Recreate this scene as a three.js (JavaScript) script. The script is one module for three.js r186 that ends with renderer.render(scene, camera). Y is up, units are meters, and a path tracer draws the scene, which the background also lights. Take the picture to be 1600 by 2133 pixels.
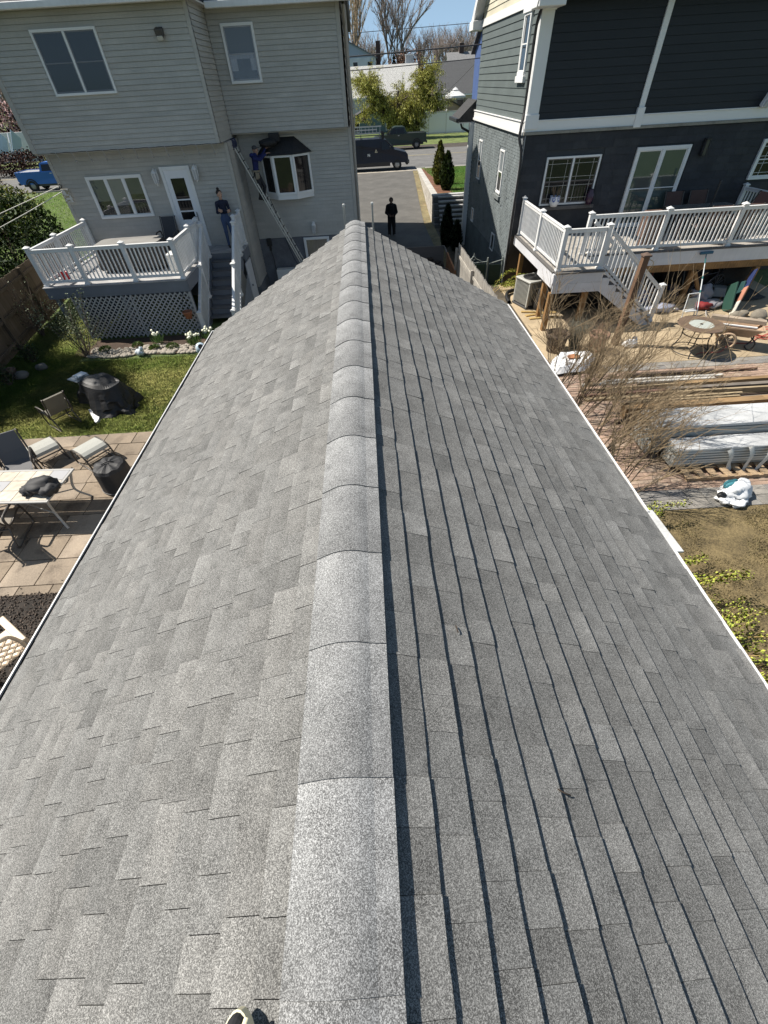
import * as THREE from 'three';
import { mergeGeometries, mergeVertices } from 'three/addons/utils/BufferGeometryUtils.js';
import { RoundedBoxGeometry } from 'three/addons/geometries/RoundedBoxGeometry.js';
import { MarchingCubes } from 'three/addons/objects/MarchingCubes.js';

// ---------------------------------------------------------------- camera, sky, sun, exposure
const scene = new THREE.Scene();
const camera = new THREE.PerspectiveCamera(101.36, 0.75, 0.05, 2500);
camera.position.set(0, 5.5, 0);
camera.rotation.order = 'YXZ';
camera.rotation.set(-0.7986, -0.0008, -0.0604);
scene.add(camera);
const renderer = new THREE.WebGLRenderer({ antialias: true });
renderer.toneMapping = THREE.LinearToneMapping;
renderer.toneMappingExposure = 1.5;
renderer.shadowMap.enabled = true;
const sunFrom = new THREE.Vector3(-0.78, 1, -0.22).normalize();
{ // clear spring sky: pale at the horizon, deeper blue overhead, a soft brightening round the sun
  const W = 512, H = 256, d = new Float32Array(W * H * 4);
  for (let j = 0; j < H; j++) for (let i = 0; i < W; i++) {
    const el = ((j + .5) / H - .5) * Math.PI, az = ((i + .5) / W - .5) * 2 * Math.PI, y = Math.sin(el), x = Math.cos(el) * Math.cos(az), z = Math.cos(el) * Math.sin(az);
    const t = Math.pow(Math.max(0, y), .38), c = [.37 - .325 * t, .55 - .475 * t, .73 - .59 * t];
    const cs = Math.max(0, x * sunFrom.x + y * sunFrom.y + z * sunFrom.z), g = .16 * Math.pow(cs, 8) + .5 * Math.pow(cs, 60), k = 4 * (j * W + i), lo = y < 0 ? .35 : 1;
    for (let q = 0; q < 3; q++) d[k + q] = (c[q] + g * [1, .97, .9][q]) * lo; d[k + 3] = 1;
  }
  const t = new THREE.DataTexture(d, W, H, THREE.RGBAFormat, THREE.FloatType); t.mapping = THREE.EquirectangularReflectionMapping; t.magFilter = THREE.LinearFilter; t.wrapS = THREE.RepeatWrapping; t.needsUpdate = true;
  scene.background = t; scene.environment = t;
}
const sun = new THREE.DirectionalLight(new THREE.Color(1, 0.94, 0.85), 5.2);
sun.target.position.set(0, 0, -20); sun.position.copy(sunFrom).multiplyScalar(90).add(sun.target.position);
sun.castShadow = true; sun.shadow.mapSize.set(4096, 4096);
Object.assign(sun.shadow.camera, { left: -60, right: 60, top: 60, bottom: -60, near: 1, far: 220 });
scene.add(sun, sun.target);

// ---------------------------------------------------------------- helpers
let seed = 12345;
function rnd() { seed |= 0; seed = seed + 0x6D2B79F5 | 0; let t = Math.imul(seed ^ seed >>> 15, 1 | seed); t = t + Math.imul(t ^ t >>> 7, 61 | t) ^ t; return ((t ^ t >>> 14) >>> 0) / 4294967296; }
const rr = (a, b) => a + (b - a) * rnd();
const V = (x, y, z) => new THREE.Vector3(x, y, z);
const PI = Math.PI;
const used = {};
function numbered(n) { used[n] = (used[n] ?? -1) + 1; return used[n] ? n + '_' + String(used[n]).padStart(3, '0') : n; }
function thing(name, label, category, pos = [0, 0, 0], turn = 0, group) {
  const o = new THREE.Group(); o.name = numbered(name); scene.add(o);
  o.position.set(...pos); o.rotation.y = turn; o.userData = { label, category };
  if (group) o.userData.group = group;
  return o;
}
function copyOf(o, label, pos, turn) {
  const c = o.clone(); c.name = numbered(o.name.replace(/_\d{3}$/, '')); c.userData = { ...o.userData, label };
  scene.add(c); if (pos) c.position.set(...pos); if (turn !== undefined) c.rotation.y = turn; return c;
}
// uv in metres from the dominant axis of the normal
function uvm(g, k = 1, ox = 0, oy = 0) {
  const p = g.attributes.position, n = g.attributes.normal, uv = new Float32Array(p.count * 2);
  for (let i = 0; i < p.count; i++) {
    const ax = Math.abs(n.getX(i)), ay = Math.abs(n.getY(i)), az = Math.abs(n.getZ(i)); let u, v;
    if (ay >= ax && ay >= az) { u = p.getX(i); v = p.getZ(i); } else if (ax >= az) { u = p.getZ(i); v = p.getY(i); } else { u = p.getX(i); v = p.getY(i); }
    uv[2 * i] = u * k + ox; uv[2 * i + 1] = v * k + oy;
  }
  g.setAttribute('uv', new THREE.BufferAttribute(uv, 2)); return g;
}
function join(list) {
  list = list.map(g => { if (g.index) g = g.toNonIndexed(); for (const k of Object.keys(g.attributes)) if (!['position', 'normal', 'uv', 'color'].includes(k)) g.deleteAttribute(k); return g; });
  if (list.length === 1) return list[0];
  const col = list.every(g => g.attributes.color); if (!col) list.forEach(g => g.deleteAttribute('color'));
  list.forEach(g => { if (!g.attributes.uv) uvm(g); });
  return mergeGeometries(list);
}
function mesh(name, geos, m, parent, label) {
  const o = new THREE.Mesh(Array.isArray(geos) ? join(geos) : geos, m); o.name = parent === scene ? numbered(name) : name;
  o.castShadow = o.receiveShadow = true; if (label) o.userData.label = label; parent.add(o); return o;
}
function struct(name, geos, m) { const o = mesh(name, geos, m, scene); o.userData.kind = 'structure'; return o; }
function single(name, geos, m, label, category, group) { const o = mesh(name, geos, m, scene); o.userData = { label, category }; if (group) o.userData.group = group; return o; }
// boxes: centre, size, optional bevel and rotation
function bx(cx, cy, cz, w, h, d, bev = 0, rot) {
  let g = bev ? new RoundedBoxGeometry(w, h, d, 1, Math.min(bev, w / 2.1, h / 2.1, d / 2.1)) : new THREE.BoxGeometry(w, h, d);
  g = g.index ? g.toNonIndexed() : g; uvm(g, 1, rnd() * 7, rnd() * 7);
  if (rot) { const m = new THREE.Matrix4().makeRotationFromEuler(new THREE.Euler(...rot)); g.applyMatrix4(m); }
  g.translate(cx, cy, cz); return g;
}
const b2 = (x0, x1, y0, y1, z0, z1, bev = 0) => bx((x0 + x1) / 2, (y0 + y1) / 2, (z0 + z1) / 2, Math.abs(x1 - x0), Math.abs(y1 - y0), Math.abs(z1 - z0), bev);
// beam from a to b, width w (across), height h (up-ish)
function beam(a, b, w, h, up = V(0, 1, 0), bev = 0) {
  const d = b.clone().sub(a), L = d.length(); d.normalize();
  let x = new THREE.Vector3().crossVectors(up, d); if (x.length() < 1e-4) x = V(1, 0, 0); x.normalize(); const y = new THREE.Vector3().crossVectors(d, x);
  const g = bx(0, 0, 0, w, h, L, bev);
  g.applyMatrix4(new THREE.Matrix4().makeBasis(x, y, d)); const c = a.clone().add(b).multiplyScalar(.5); g.translate(c.x, c.y, c.z); return g;
}
function rod(a, b, r0, r1 = r0, seg = 6) {
  const d = b.clone().sub(a), L = d.length(); const g = new THREE.CylinderGeometry(r1, r0, L, seg, 1).toNonIndexed();
  g.applyQuaternion(new THREE.Quaternion().setFromUnitVectors(V(0, 1, 0), d.normalize())); const c = a.clone().add(b).multiplyScalar(.5); g.translate(c.x, c.y, c.z); return g;
}
function tube(pts, r, n = 12, rs = 6, closed = false) { return new THREE.TubeGeometry(new THREE.CatmullRomCurve3(pts.map(p => Array.isArray(p) ? V(...p) : p), closed), n, r, rs, closed).toNonIndexed(); }
function lathe(prof, seg = 20, x = 0, y = 0, z = 0) { const g = new THREE.LatheGeometry(prof.map(p => new THREE.Vector2(p[0], p[1])), seg).toNonIndexed(); g.translate(x, y, z); return g; }
function at(g, x, y, z, rx = 0, ry = 0, rz = 0, s) { if (s) g.scale(...s); if (rx || ry || rz) g.applyMatrix4(new THREE.Matrix4().makeRotationFromEuler(new THREE.Euler(rx, ry, rz))); g.translate(x, y, z); return g; }
// free polygons: list of triangles/quads with flat normals
function faces(quads) {
  const P = []; for (const q of quads) { P.push(...q[0], ...q[1], ...q[2]); if (q.length > 3) P.push(...q[0], ...q[2], ...q[3]); }
  const g = new THREE.BufferGeometry(); g.setAttribute('position', new THREE.Float32BufferAttribute(P, 3)); g.computeVertexNormals(); return uvm(g);
}
// prism: polygon [[a,b]..] in a plane, extruded by depth
function prism(poly, d, bev = 0) {
  const s = new THREE.Shape(poly.map(p => new THREE.Vector2(p[0], p[1])));
  const g = new THREE.ExtrudeGeometry(s, { depth: d, bevelEnabled: bev > 0, bevelSize: bev, bevelThickness: bev, bevelSegments: 1, steps: 1, curveSegments: 8 });
  return uvm(g.index ? g.toNonIndexed() : g);
}
const dup = g => g.clone();
// smooth bumpy blob: sphere with noise, scaled
function blob(x, y, z, sx, sy, sz, amp = .15, fr = 2.2, det = 2, s = 0) {
  const g = new THREE.IcosahedronGeometry(1, det); const p = g.attributes.position;
  for (let i = 0; i < p.count; i++) { const a = V(p.getX(i), p.getY(i), p.getZ(i)); const k = 1 + amp * (noise3(a.x * fr + s, a.y * fr + 3.1 * s, a.z * fr + 7) * 2 - 1); p.setXYZ(i, a.x * k * sx, a.y * k * sy, a.z * k * sz); }
  const m = mergeVertices((g.deleteAttribute('normal'), g.deleteAttribute('uv'), g)); m.computeVertexNormals(); const o = uvm(m.toNonIndexed()); o.translate(x, y, z); return o;
}
// noise
function h2(x, y, s = 0) { let n = Math.imul(x | 0, 374761393) + Math.imul(y | 0, 668265263) + Math.imul(s | 0, 974634537); n = Math.imul(n ^ n >>> 13, 1274126177); return ((n ^ n >>> 16) >>> 0) / 4294967296; }
function vn(x, y, per, s = 0) {
  const xi = Math.floor(x), yi = Math.floor(y), fx = x - xi, fy = y - yi, w = (n) => per ? ((n % per) + per) % per : n;
  const u = fx * fx * (3 - 2 * fx), v = fy * fy * (3 - 2 * fy), a = h2(w(xi), w(yi), s), b = h2(w(xi + 1), w(yi), s), c = h2(w(xi), w(yi + 1), s), d = h2(w(xi + 1), w(yi + 1), s);
  return a + (b - a) * u + (c - a) * v + (a - b - c + d) * u * v;
}
function noise3(x, y, z) { const zi = Math.floor(z), f = z - zi; return vn(x, y, 0, zi) * (1 - f) + vn(x, y, 0, zi + 1) * f; }
function fbm(x, y, per, oct = 4, s = 0) { let a = 0, k = .5, n = 0; for (let i = 0; i < oct; i++) { a += k * vn(x, y, per, s + i); n += k; k *= .5; x *= 2; y *= 2; per *= 2; } return a / n; }
// linear-valued texture, one tile = `metres`
function tex(size, metres, fn) {
  const d = new Float32Array(size * size * 4);
  for (let j = 0; j < size; j++) for (let i = 0; i < size; i++) { const c = fn(i / size, j / size, i, j), k = 4 * (j * size + i); if (typeof c === 'number') { d[k] = d[k + 1] = d[k + 2] = c; } else { d[k] = c[0]; d[k + 1] = c[1]; d[k + 2] = c[2]; } d[k + 3] = 1; }
  const u8 = new Uint8Array(size * size * 4); for (let i = 0; i < u8.length; i++) u8[i] = Math.max(0, Math.min(255, Math.round(d[i] * 255)));
  const t = new THREE.DataTexture(u8, size, size); t.wrapS = t.wrapT = THREE.RepeatWrapping; t.magFilter = THREE.LinearFilter; t.minFilter = THREE.LinearMipmapLinearFilter; t.repeat.set(1 / metres, 1 / metres); t.needsUpdate = true; return t;
}
function M(c, rough = .8, o = {}) { const m = new THREE.MeshPhysicalMaterial({ color: new THREE.Color().setRGB(...c), roughness: rough, ...o }); m.side = THREE.DoubleSide; return m; }

// textures (values multiply the material colour)
const tSpeck = tex(1280, .78, (u, v, i, j) => { const g = vn(u * 360, v * 360, 360, 3), f = vn(u * 640, v * 640, 640, 9), b = fbm(u * 9, v * 9, 9, 3, 5); const w = Math.pow(Math.max(0, g * .6 + f * .6 - .42) / .6, 1.1); const k = Math.min(1, (.18 + .7 * w) + .2 * (b - .5)); return [k, k, k * 1.0]; });
const tBlotch = tex(512, 2.5, (u, v) => { const a = fbm(u * 5, v * 5, 5, 5, 21), f = vn(u * 180, v * 180, 180, 4); return .62 + .5 * (a - .5) + .16 * (f - .5) + .12; });
const tConc = tex(1024, 3, (u, v) => { const a = fbm(u * 6, v * 6, 6, 6, 31), f = vn(u * 300, v * 300, 300, 4), s = fbm(u * 30, v * 30, 30, 3, 8); const k = .72 + .55 * (a - .5) + .22 * (f - .5) + .2 * (s - .5); return [k, k * .985, k * .96]; });
const tWood = tex(512, 1, (u, v) => { const g = fbm(u * 48, v * 3, 48, 3, 2), a = fbm(u * 4, v * 2, 4, 3, 7); const k = .7 + .5 * (g - .5) + .35 * (a - .5); return [k, k * .98, k * .95]; });
const tWoodX = tex(512, 1, (u, v) => { const g = fbm(v * 48, u * 3, 48, 3, 2), a = fbm(v * 4, u * 2, 4, 3, 7); const k = .7 + .5 * (g - .5) + .35 * (a - .5); return [k, k * .98, k * .95]; });
const tGrass = tex(1024, 4, (u, v) => { const a = fbm(u * 9, v * 9, 9, 5, 41), f = vn(u * 260, v * 200, 100000, 6), d = fbm(u * 22, v * 22, 22, 3, 47); const k = .45 + .5 * (a - .5) + .45 * f * f, y = Math.max(0, d - .62) * 1.6; return [k * (1 + .5 * y) + y * .5, k + y * .25, k * (1 - .2 * y) + y * .25]; });
const tAsph = tex(1024, 3, (u, v) => { const a = fbm(u * 5, v * 5, 5, 5, 51), f = vn(u * 380, v * 380, 380, 5), g = vn(u * 170, v * 170, 170, 7); return .68 + .4 * (a - .5) + .35 * (f - .5) + .2 * (g - .5); });
const tSide = tex(256, 2, (u, v) => { const a = fbm(u * 4, v * 12, 4, 3, 61), f = vn(u * 60, v * 6, 60, 3); const d = fbm(u * 3, v * 3, 3, 4, 66); return .88 + .16 * (a - .5) + .06 * (f - .5) + .16 * (d - .5); });
const tSlab = tex(1024, 3.1, (u, v) => { const a = fbm(u * 5, v * 5, 5, 6, 131), f = vn(u * 300, v * 300, 300, 4), s = fbm(u * 14, v * 14, 14, 4, 18), st = Math.max(0, s - .55) * 1.9; const k = .68 + .7 * (a - .5) + .25 * (f - .5) - st * .55; return [k, k * (.97 - .05 * st), k * (.93 - .08 * st)]; });
const tDirt = tex(512, 2, (u, v) => { const a = fbm(u * 10, v * 10, 10, 5, 71), f = vn(u * 140, v * 140, 140, 5); const k = .6 + .7 * (a - .5) + .5 * (f - .5); return [k, k * .97, k * .93]; });
const tMesh = tex(128, .02, (u, v) => ((Math.floor(u * 8) + Math.floor(v * 8)) & 1 ? .75 : 1));

// materials
const white = M([.78, .78, .77], .45, { map: tSide });
const whiteTrim = M([.72, .72, .71], .5);
const glass = M([.01, .011, .013], .04, { ior: 1.45 });
const screenGlass = M([.016, .022, .027], .14, { ior: 1.6 });
const clearGlass = M([1, 1, 1], .02, { transmission: 1, thickness: 0, ior: 1.5 });
const black = M([.015, .015, .016], .5), blackCloth = M([.022, .022, .024], .8, { map: tBlotch }), darkMetal = M([.035, .033, .032], .45, { metalness: .3 });
const alu = M([.6, .6, .6], .4, { metalness: .7 }), steel = M([.3, .31, .32], .45, { metalness: .6 });
// ---------------------------------------------------------------- ground
const sm = (a, b, x) => { x = Math.min(1, Math.max(0, (x - a) / (b - a))); return x * x * (3 - 2 * x); };
function groundY(x, z) {
  let y = 0;
  // the driveway runs down from the street to the garage, lower than both yards
  const xr = z < -30.3 ? 4.06 + (-30.1 - z) / 15.8 * .68 : 3.65, inside = sm(-4.6, -4.15, x) * (1 - sm(xr, xr + (z < -30.3 ? .12 : .3), x));
  const low = -.66 * (1 - sm(-30, -46, z)) * sm(-7.2, -7.6, z);
  y += inside * low;
  // strip beside the driveway and along the dark house, still low
  const strip = sm(3.65, 3.95, x) * (1 - sm(6.6, 6.8, x)) * sm(-17.1, -17.5, z) * (1 - sm(-30.25, -30.4, z)); y += strip * -.62;
  // raised front lawn of the dark house
  const lx = 4.1 + Math.max(0, (-30.1 - z) / 15.8) * .68, lawn = sm(lx, lx + .14, x) * sm(-30.25, -30.55, z) * (1 - sm(-30.5, -46.5, z) * .86) * (1 - sm(-46.8, -47.3, z)); y += .66 * lawn;
  // land rises gently far away
  y += 3.4 * sm(-95, -170, z) * 1; return y;
}
{
  const xs = [], zs = []; const add = (L, a, b, st) => { for (let t = a; t < b - 1e-6; t += st) L.push(t); };
  add(xs, -900, -100, 100); add(xs, -100, -20, 5); add(xs, -20, -5, .75); add(xs, -5, 3.5, .15); add(xs, 3.5, 7, .07); add(xs, 7, 20, .75); add(xs, 20, 100, 5); add(xs, 100, 901, 100);
  add(zs, -1500, -200, 100); add(zs, -200, -60, 5); add(zs, -60, -32, .4); add(zs, -32, -7, .2); add(zs, -7, 10, .75); add(zs, 10, 60, 5); add(zs, 60, 461, 100);
  const P = [], I = [], nx = xs.length; for (const z of zs) for (const x of xs) P.push(x, groundY(x, z) - .012, z);
  for (let j = 0; j < zs.length - 1; j++) for (let i = 0; i < nx - 1; i++) { const a = j * nx + i; I.push(a, a + nx, a + 1, a + 1, a + nx, a + nx + 1); }
  const g = new THREE.BufferGeometry(); g.setAttribute('position', new THREE.Float32BufferAttribute(P, 3)); g.setIndex(I); g.computeVertexNormals();
  const uv = []; for (let i = 0; i < P.length; i += 3) uv.push(P[i], P[i + 2]); g.setAttribute('uv', new THREE.Float32BufferAttribute(uv, 2));
  struct('ground', g, M([.14, .2, .05], .95, { map: tGrass }));
}
// a sheet that follows the ground: outline [[x,z]..] as strip between two edges
function sheet(name, edgeA, edgeB, n, lift, m) {
  const P = [], uv = [], I = []; const pt = (E, t) => { const k = t * (E.length - 1), i = Math.min(E.length - 2, Math.floor(k)), f = k - i; return [E[i][0] + (E[i + 1][0] - E[i][0]) * f, E[i][1] + (E[i + 1][1] - E[i][1]) * f]; };
  const w = 10; for (let j = 0; j <= n; j++) { const a = pt(edgeA, j / n), b = pt(edgeB, j / n); for (let i = 0; i <= w; i++) { const f = i / w, x = a[0] + (b[0] - a[0]) * f, z = a[1] + (b[1] - a[1]) * f; P.push(x, groundY(x, z) + lift, z); uv.push(x, z); } }
  for (let j = 0; j < n; j++) for (let i = 0; i < w; i++) { const a = j * (w + 1) + i; I.push(a, a + w + 1, a + 1, a + 1, a + w + 1, a + w + 2); }
  const g = new THREE.BufferGeometry(); g.setAttribute('position', new THREE.Float32BufferAttribute(P, 3)); g.setAttribute('uv', new THREE.Float32BufferAttribute(uv, 2)); g.setIndex(I); g.computeVertexNormals();
  const o = struct(name, g, m); return o;
}
const mAsph = M([.2, .195, .185], .92, { map: tAsph }), mDrive = M([.15, .143, .13], .92, { map: tAsph }), mDirt = M([.11, .075, .05], .97, { map: tDirt });
sheet('street', [[-140, -61.6], [140, -61.6]], [[-140, -46.6], [140, -46.6]], 60, .012, mAsph);
sheet('road_line', [[-140, -56.4], [140, -56.4]], [[-140, -56.22], [140, -56.22]], 40, .02, M([.55, .45, .2], .8, { map: tAsph }));
sheet('driveway', [[-4.1, -7.7], [-2.5, -20], [-.7, -30], [-.7, -45.9]], [[3.45, -7.7], [3.45, -20], [3.5, -30], [4.25, -45.9]], 60, .03, mDrive);
{ // pale concrete kerb in pieces
  const k = struct('kerb', [b2(-140, -1, -.1, .09, -46.55, -46.3, .02), b2(5.4, 140, -.1, .12, -46.55, -46.3, .02)], M([.5, .47, .42], .9, { map: tConc }));
  struct('driveway_apron', [b2(-.9, 4.75, -.1, .03, -46.5, -45.9, .01)], M([.55, .5, .42], .9, { map: tConc }));
}
sheet('verge', [[-140, -69.4], [140, -69.4]], [[-140, -61.6], [140, -61.6]], 60, .01, M([.1, .085, .07], .97, { map: tDirt }));
sheet('far_lawn', [[-140, -79], [140, -79]], [[-140, -65.6], [140, -65.6]], 60, .016, M([.2, .26, .07], .95, { map: tGrass }));
sheet('side_path', [[3.75, -12.3], [4.0, -28.9]], [[4.93, -12.3], [4.93, -24], [6.5, -28.9]], 30, .004, M([.13, .11, .08], .97, { map: tDirt }));
sheet('dry_verge', [[3.48, -17.5], [3.5, -30], [4.24, -45.8]], [[3.95, -17.5], [3.98, -30], [4.62, -45.8]], 50, .014, M([.3, .25, .13], .97, { map: tGrass }));
sheet('mulch_bed', [[4.25, -30.4], [4.85, -46]], [[5.3, -30.4], [6.0, -46]], 20, .008, M([.24, .11, .06], .97, { map: tDirt }));
// ---------------------------------------------------------------- garage with the shingled roof in the foreground
const RX = -.163, RY = 4.02, SL = 28 * PI / 180, EX = .143, NC = 20, HALF = 2.6, ZB = 3.2;
const zEnd = (x) => -7.9 + (x < RX ? (RX - x) * .19 : (x - RX) * .02);
{
  const t = thing('garage', 'long garage with grey asphalt shingle roof running away from the viewer', 'garage');
  const wall = M([.5, .5, .48], .8, { map: tSide });
  mesh('wall', [b2(RX - 2.3, RX - 2.2, -.7, 2.62, -7.3, ZB - .4), b2(RX + 2.2, RX + 2.3, -.7, 2.62, -7.5, ZB - .4)], wall, t);
  const gp = prism([[RX - 2.2, -.7], [RX + 2.2, -.7], [RX + 2.2, 2.62], [RX, 3.78], [RX - 2.2, 2.62]], .1);
  mesh('gable_wall', [at(dup(gp), 0, 0, -7.45), at(dup(gp), 0, 0, ZB - .5)], wall, t);
  // deck boards under the shingles
  const cs = Math.cos(SL), sn = Math.sin(SL);
  const slopeP = (side, s, z, up = 0) => { // s metres down the slope
    return [RX + side * (s * cs + up * sn), RY - .045 - s * sn + up * cs, z];
  };
  const under = M([.3, .3, .3], .9);
  for (const sd of [-1, 1]) mesh('roof_deck', faces([[slopeP(sd, .06, zEnd(RX), -.012), slopeP(sd, 2.9, zEnd(RX + sd * 2.58), -.012), slopeP(sd, 2.9, ZB, -.012), slopeP(sd, .06, ZB, -.012)], [slopeP(sd, 0, zEnd(RX), -.1), slopeP(sd, 2.88, zEnd(RX + sd * 2.58), -.1), slopeP(sd, 2.88, ZB, -.1), slopeP(sd, 0, ZB, -.1)]]), under, t);
  // rake boards at the front gable
  for (const sd of [-1, 1]) { const a = slopeP(sd, 0, zEnd(RX) + .03, -.075), b = slopeP(sd, 2.9, zEnd(RX + sd * 2.58) + .03, -.075); mesh('rake_board', beam(V(...a), V(...b), .025, .13), whiteTrim, t); }
  // shingles: laminated tabs, some with an extra layer, each with its own tone
  const tones = []; for (let i = 0; i < 7; i++) { const k = [.8, .87, .94, 1, 1.06, 1.13, 1.2][i], w = (i % 3) * .006; tones.push(M([.40 * k + w * .6, .397 * k + w * .3, .382 * k], 0.93, { map: tSpeck, vertexColors: true })); }
  const tabs = [];
  for (const sd of [-1, 1]) for (let c = 0; c <= NC; c++) {
    const sTop0 = c === 0 ? .07 : c * EX - .025, sBot0 = (c + 1) * EX; let z = ZB - rr(0, .3), wob = rr(-.002, .002), layer = rnd() < .5;
    while (z > -8.2) {
      const w = rr(.11, .26) * (rnd() < .2 ? 1.6 : 1), z2 = z - w; layer = rnd() < .3 ? layer : !layer;
      const th = (sd < 0 ? (layer ? .0185 : .0158) : (layer ? .018 : .0152) * (.92 + .55 * c / NC)) + .009 * (noise3(z * 1.3 + c * 5.7, c * 3.3 + sd, 9) - .5), sBot = Math.min(sd < 0 ? 2.87 : 2.92, sBot0) + wob, sTop = sTop0;
      const xm = RX + sd * sBot * cs, ze = zEnd(xm) - .02; if (z <= ze + .03) break; const zb = Math.max(z2, ze), sk = 0, g1 = sd < 0 ? .0011 : .0006, wv = zz => .012 * (noise3(zz * 2.1 + c * 7.3 + sd * 31, c * 1.7, 3) - .5) + .006 * (noise3(zz * 9 + c * 3.1, c * 2.3, 5) - .5);
      const q = (s, zz, up) => slopeP(sd, s, zz, up); const upT = .0012, upB = th + .001;
      const A = q(sTop, z - g1, upT), B = q(sTop, zb + g1, upT), C = q(sBot + wv(zb), zb + g1 + sk, upB), D = q(sBot + wv(z), z - g1 - sk, upB), C0 = q(sBot + wv(zb), zb + g1 + sk, -.004), D0 = q(sBot + wv(z), z - g1 - sk, -.004), A0 = q(sTop, z - g1, -.004), B0 = q(sTop, zb + g1, -.004);
      const ml = (P, Q, up) => { const s = [0, 1, 2].map(k => (P[k] + Q[k]) / 2); return s; };
      const mm = ml(C, D), jm = wv((z + zb) / 2) + rr(-.001, .001) - (wv(z) + wv(zb)) / 2; mm[0] += sd * jm * cs; mm[1] -= jm * sn;
      const mm0 = ml(C0, D0); mm0[0] += sd * jm * cs; mm0[1] -= jm * sn; const mt = ml(A, B);
      const g = faces([[A, B, C, mm], [A, mm, D], [D, mm, mm0, D0], [mm, C, C0, mm0], [A, D, D0, A0], [B, B0, C0, C]]);
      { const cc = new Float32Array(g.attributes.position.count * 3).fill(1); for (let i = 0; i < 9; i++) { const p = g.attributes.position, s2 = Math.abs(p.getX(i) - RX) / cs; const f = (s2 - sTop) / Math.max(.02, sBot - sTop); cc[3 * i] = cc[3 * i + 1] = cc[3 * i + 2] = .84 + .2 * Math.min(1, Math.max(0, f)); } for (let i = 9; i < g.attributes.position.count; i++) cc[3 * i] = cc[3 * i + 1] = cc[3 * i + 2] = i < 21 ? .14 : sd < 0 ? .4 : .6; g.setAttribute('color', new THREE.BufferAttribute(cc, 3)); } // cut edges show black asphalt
      // uv along the slope in metres with an own offset
      const p = g.attributes.position, uv = g.attributes.uv, ou = rnd() * 5, ov = rnd() * 5;
      for (let i = 0; i < p.count; i++) uv.setXY(i, p.getZ(i) + ou, Math.abs(p.getX(i) - RX) / cs + ov + (p.getY(i)) * .3);
      const dz = (z + zb) / 2, cx = RX + sd * sBot * cs, dist = Math.hypot(cx, 5.5 - (RY - sBot * sn), dz); const inview = dz < .55;
      const tone = Math.min(6, Math.max(0, Math.round(3 + (layer ? 1.1 : -1.1) + rr(-1.6, 1.6))));
      tabs.push({ g, tone, k: inview ? dist : 99 + dist, sd }); z = z2;
    }
  }
  tabs.sort((a, b) => a.k - b.k);
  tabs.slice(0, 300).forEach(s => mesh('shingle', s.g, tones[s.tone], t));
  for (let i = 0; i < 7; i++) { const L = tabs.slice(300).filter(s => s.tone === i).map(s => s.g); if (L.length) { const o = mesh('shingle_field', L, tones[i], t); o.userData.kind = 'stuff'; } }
  // ridge caps: bent strips overlapping along the ridge
  const capT = [1.0, 1.12, 1.05, 1.16].map(k => M([.47 * k, .475 * k, .475 * k], .93, { map: tSpeck, vertexColors: true }));
  let z = .13 + .46 * 6; let ci = 0;
  while (z > -7.95) {
    const len = Math.min(.52, z + 7.96) + .06, z0 = z, z1 = z - len, N = 14, W = .168, sag = 0; const P = [], off = rr(-.002, .002);
    const prof = (u, zt) => { // u -1..1 across the ridge, zt 0 near .. 1 far
      const lift = .001 + .008 * (1 - zt) ; const a = u * W, r = .2, ang = Math.max(-SL, Math.min(SL, a / (r / 1) * 1)); const fl = Math.max(0, Math.abs(a) - r * SL);
      const x = Math.sign(u) * (r * Math.sin(Math.abs(ang)) + fl * cs) , y = -r * (1 - Math.cos(ang)) - fl * sn;
      const curl = u > .55 ? (u - .55) * .05 : 0; return [RX + x + off - .014, RY - .051 + y + lift * .9 + curl + sag * zt]; };
    const rows = 5; const at2 = (u, j) => { const zt = j / rows, [x, y] = prof(u, zt); return [x, y, z0 - len * zt]; };
    const Q = []; for (let j = 0; j < rows; j++) for (let i = 0; i < N; i++) { const u0 = -1 + 2 * i / N, u1 = -1 + 2 * (i + 1) / N; Q.push([at2(u0, j), at2(u1, j), at2(u1, j + 1), at2(u0, j + 1)]); }
    const edge = (u, jag) => { const E = []; const K = 10; for (let j = 0; j < K; j++) { const a = at2(u, rows * j / K), b = at2(u, rows * (j + 1) / K); const d = -.022; E.push([a, b, [b[0], b[1] + d, b[2]], [a[0], a[1] + d, a[2]]]); } return E; };
    Q.push(...edge(-1), ...edge(1)); for (let i = 0; i < N; i++) { const a = at2(-1 + 2 * i / N, 0), b = at2(-1 + 2 * (i + 1) / N, 0); Q.push([a, b, [b[0], b[1] - .004, b[2]], [a[0], a[1] - .004, a[2]]]); }
    let g = faces(Q); g.deleteAttribute('normal'); const uvk = g.attributes.uv; for (let i = 0; i < uvk.count; i++) uvk.setXY(i, g.attributes.position.getX(i) + ci * .37, g.attributes.position.getZ(i) + ci * 1.7); g.computeVertexNormals(); { const cc = new Float32Array(g.attributes.position.count * 3); for (let i = 0; i < cc.length / 3; i++) { const f = (z0 - g.attributes.position.getZ(i)) / len; cc[3 * i] = cc[3 * i + 1] = cc[3 * i + 2] = .82 + .36 * f + .12 * (noise3(f * 3, ci * 5.1, 2) - .5); } for (let i = N * rows * 6; i < cc.length / 3; i++) cc[3 * i] = cc[3 * i + 1] = cc[3 * i + 2] = .75; g.setAttribute('color', new THREE.BufferAttribute(cc, 3)); }
    mesh('ridge_cap', g, capT[(ci * 3 + 1) % 4], t); ci++; z -= .46;
  }
  // gutters: left one open with hangers, right one narrow
  const gy = 2.6;
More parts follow.
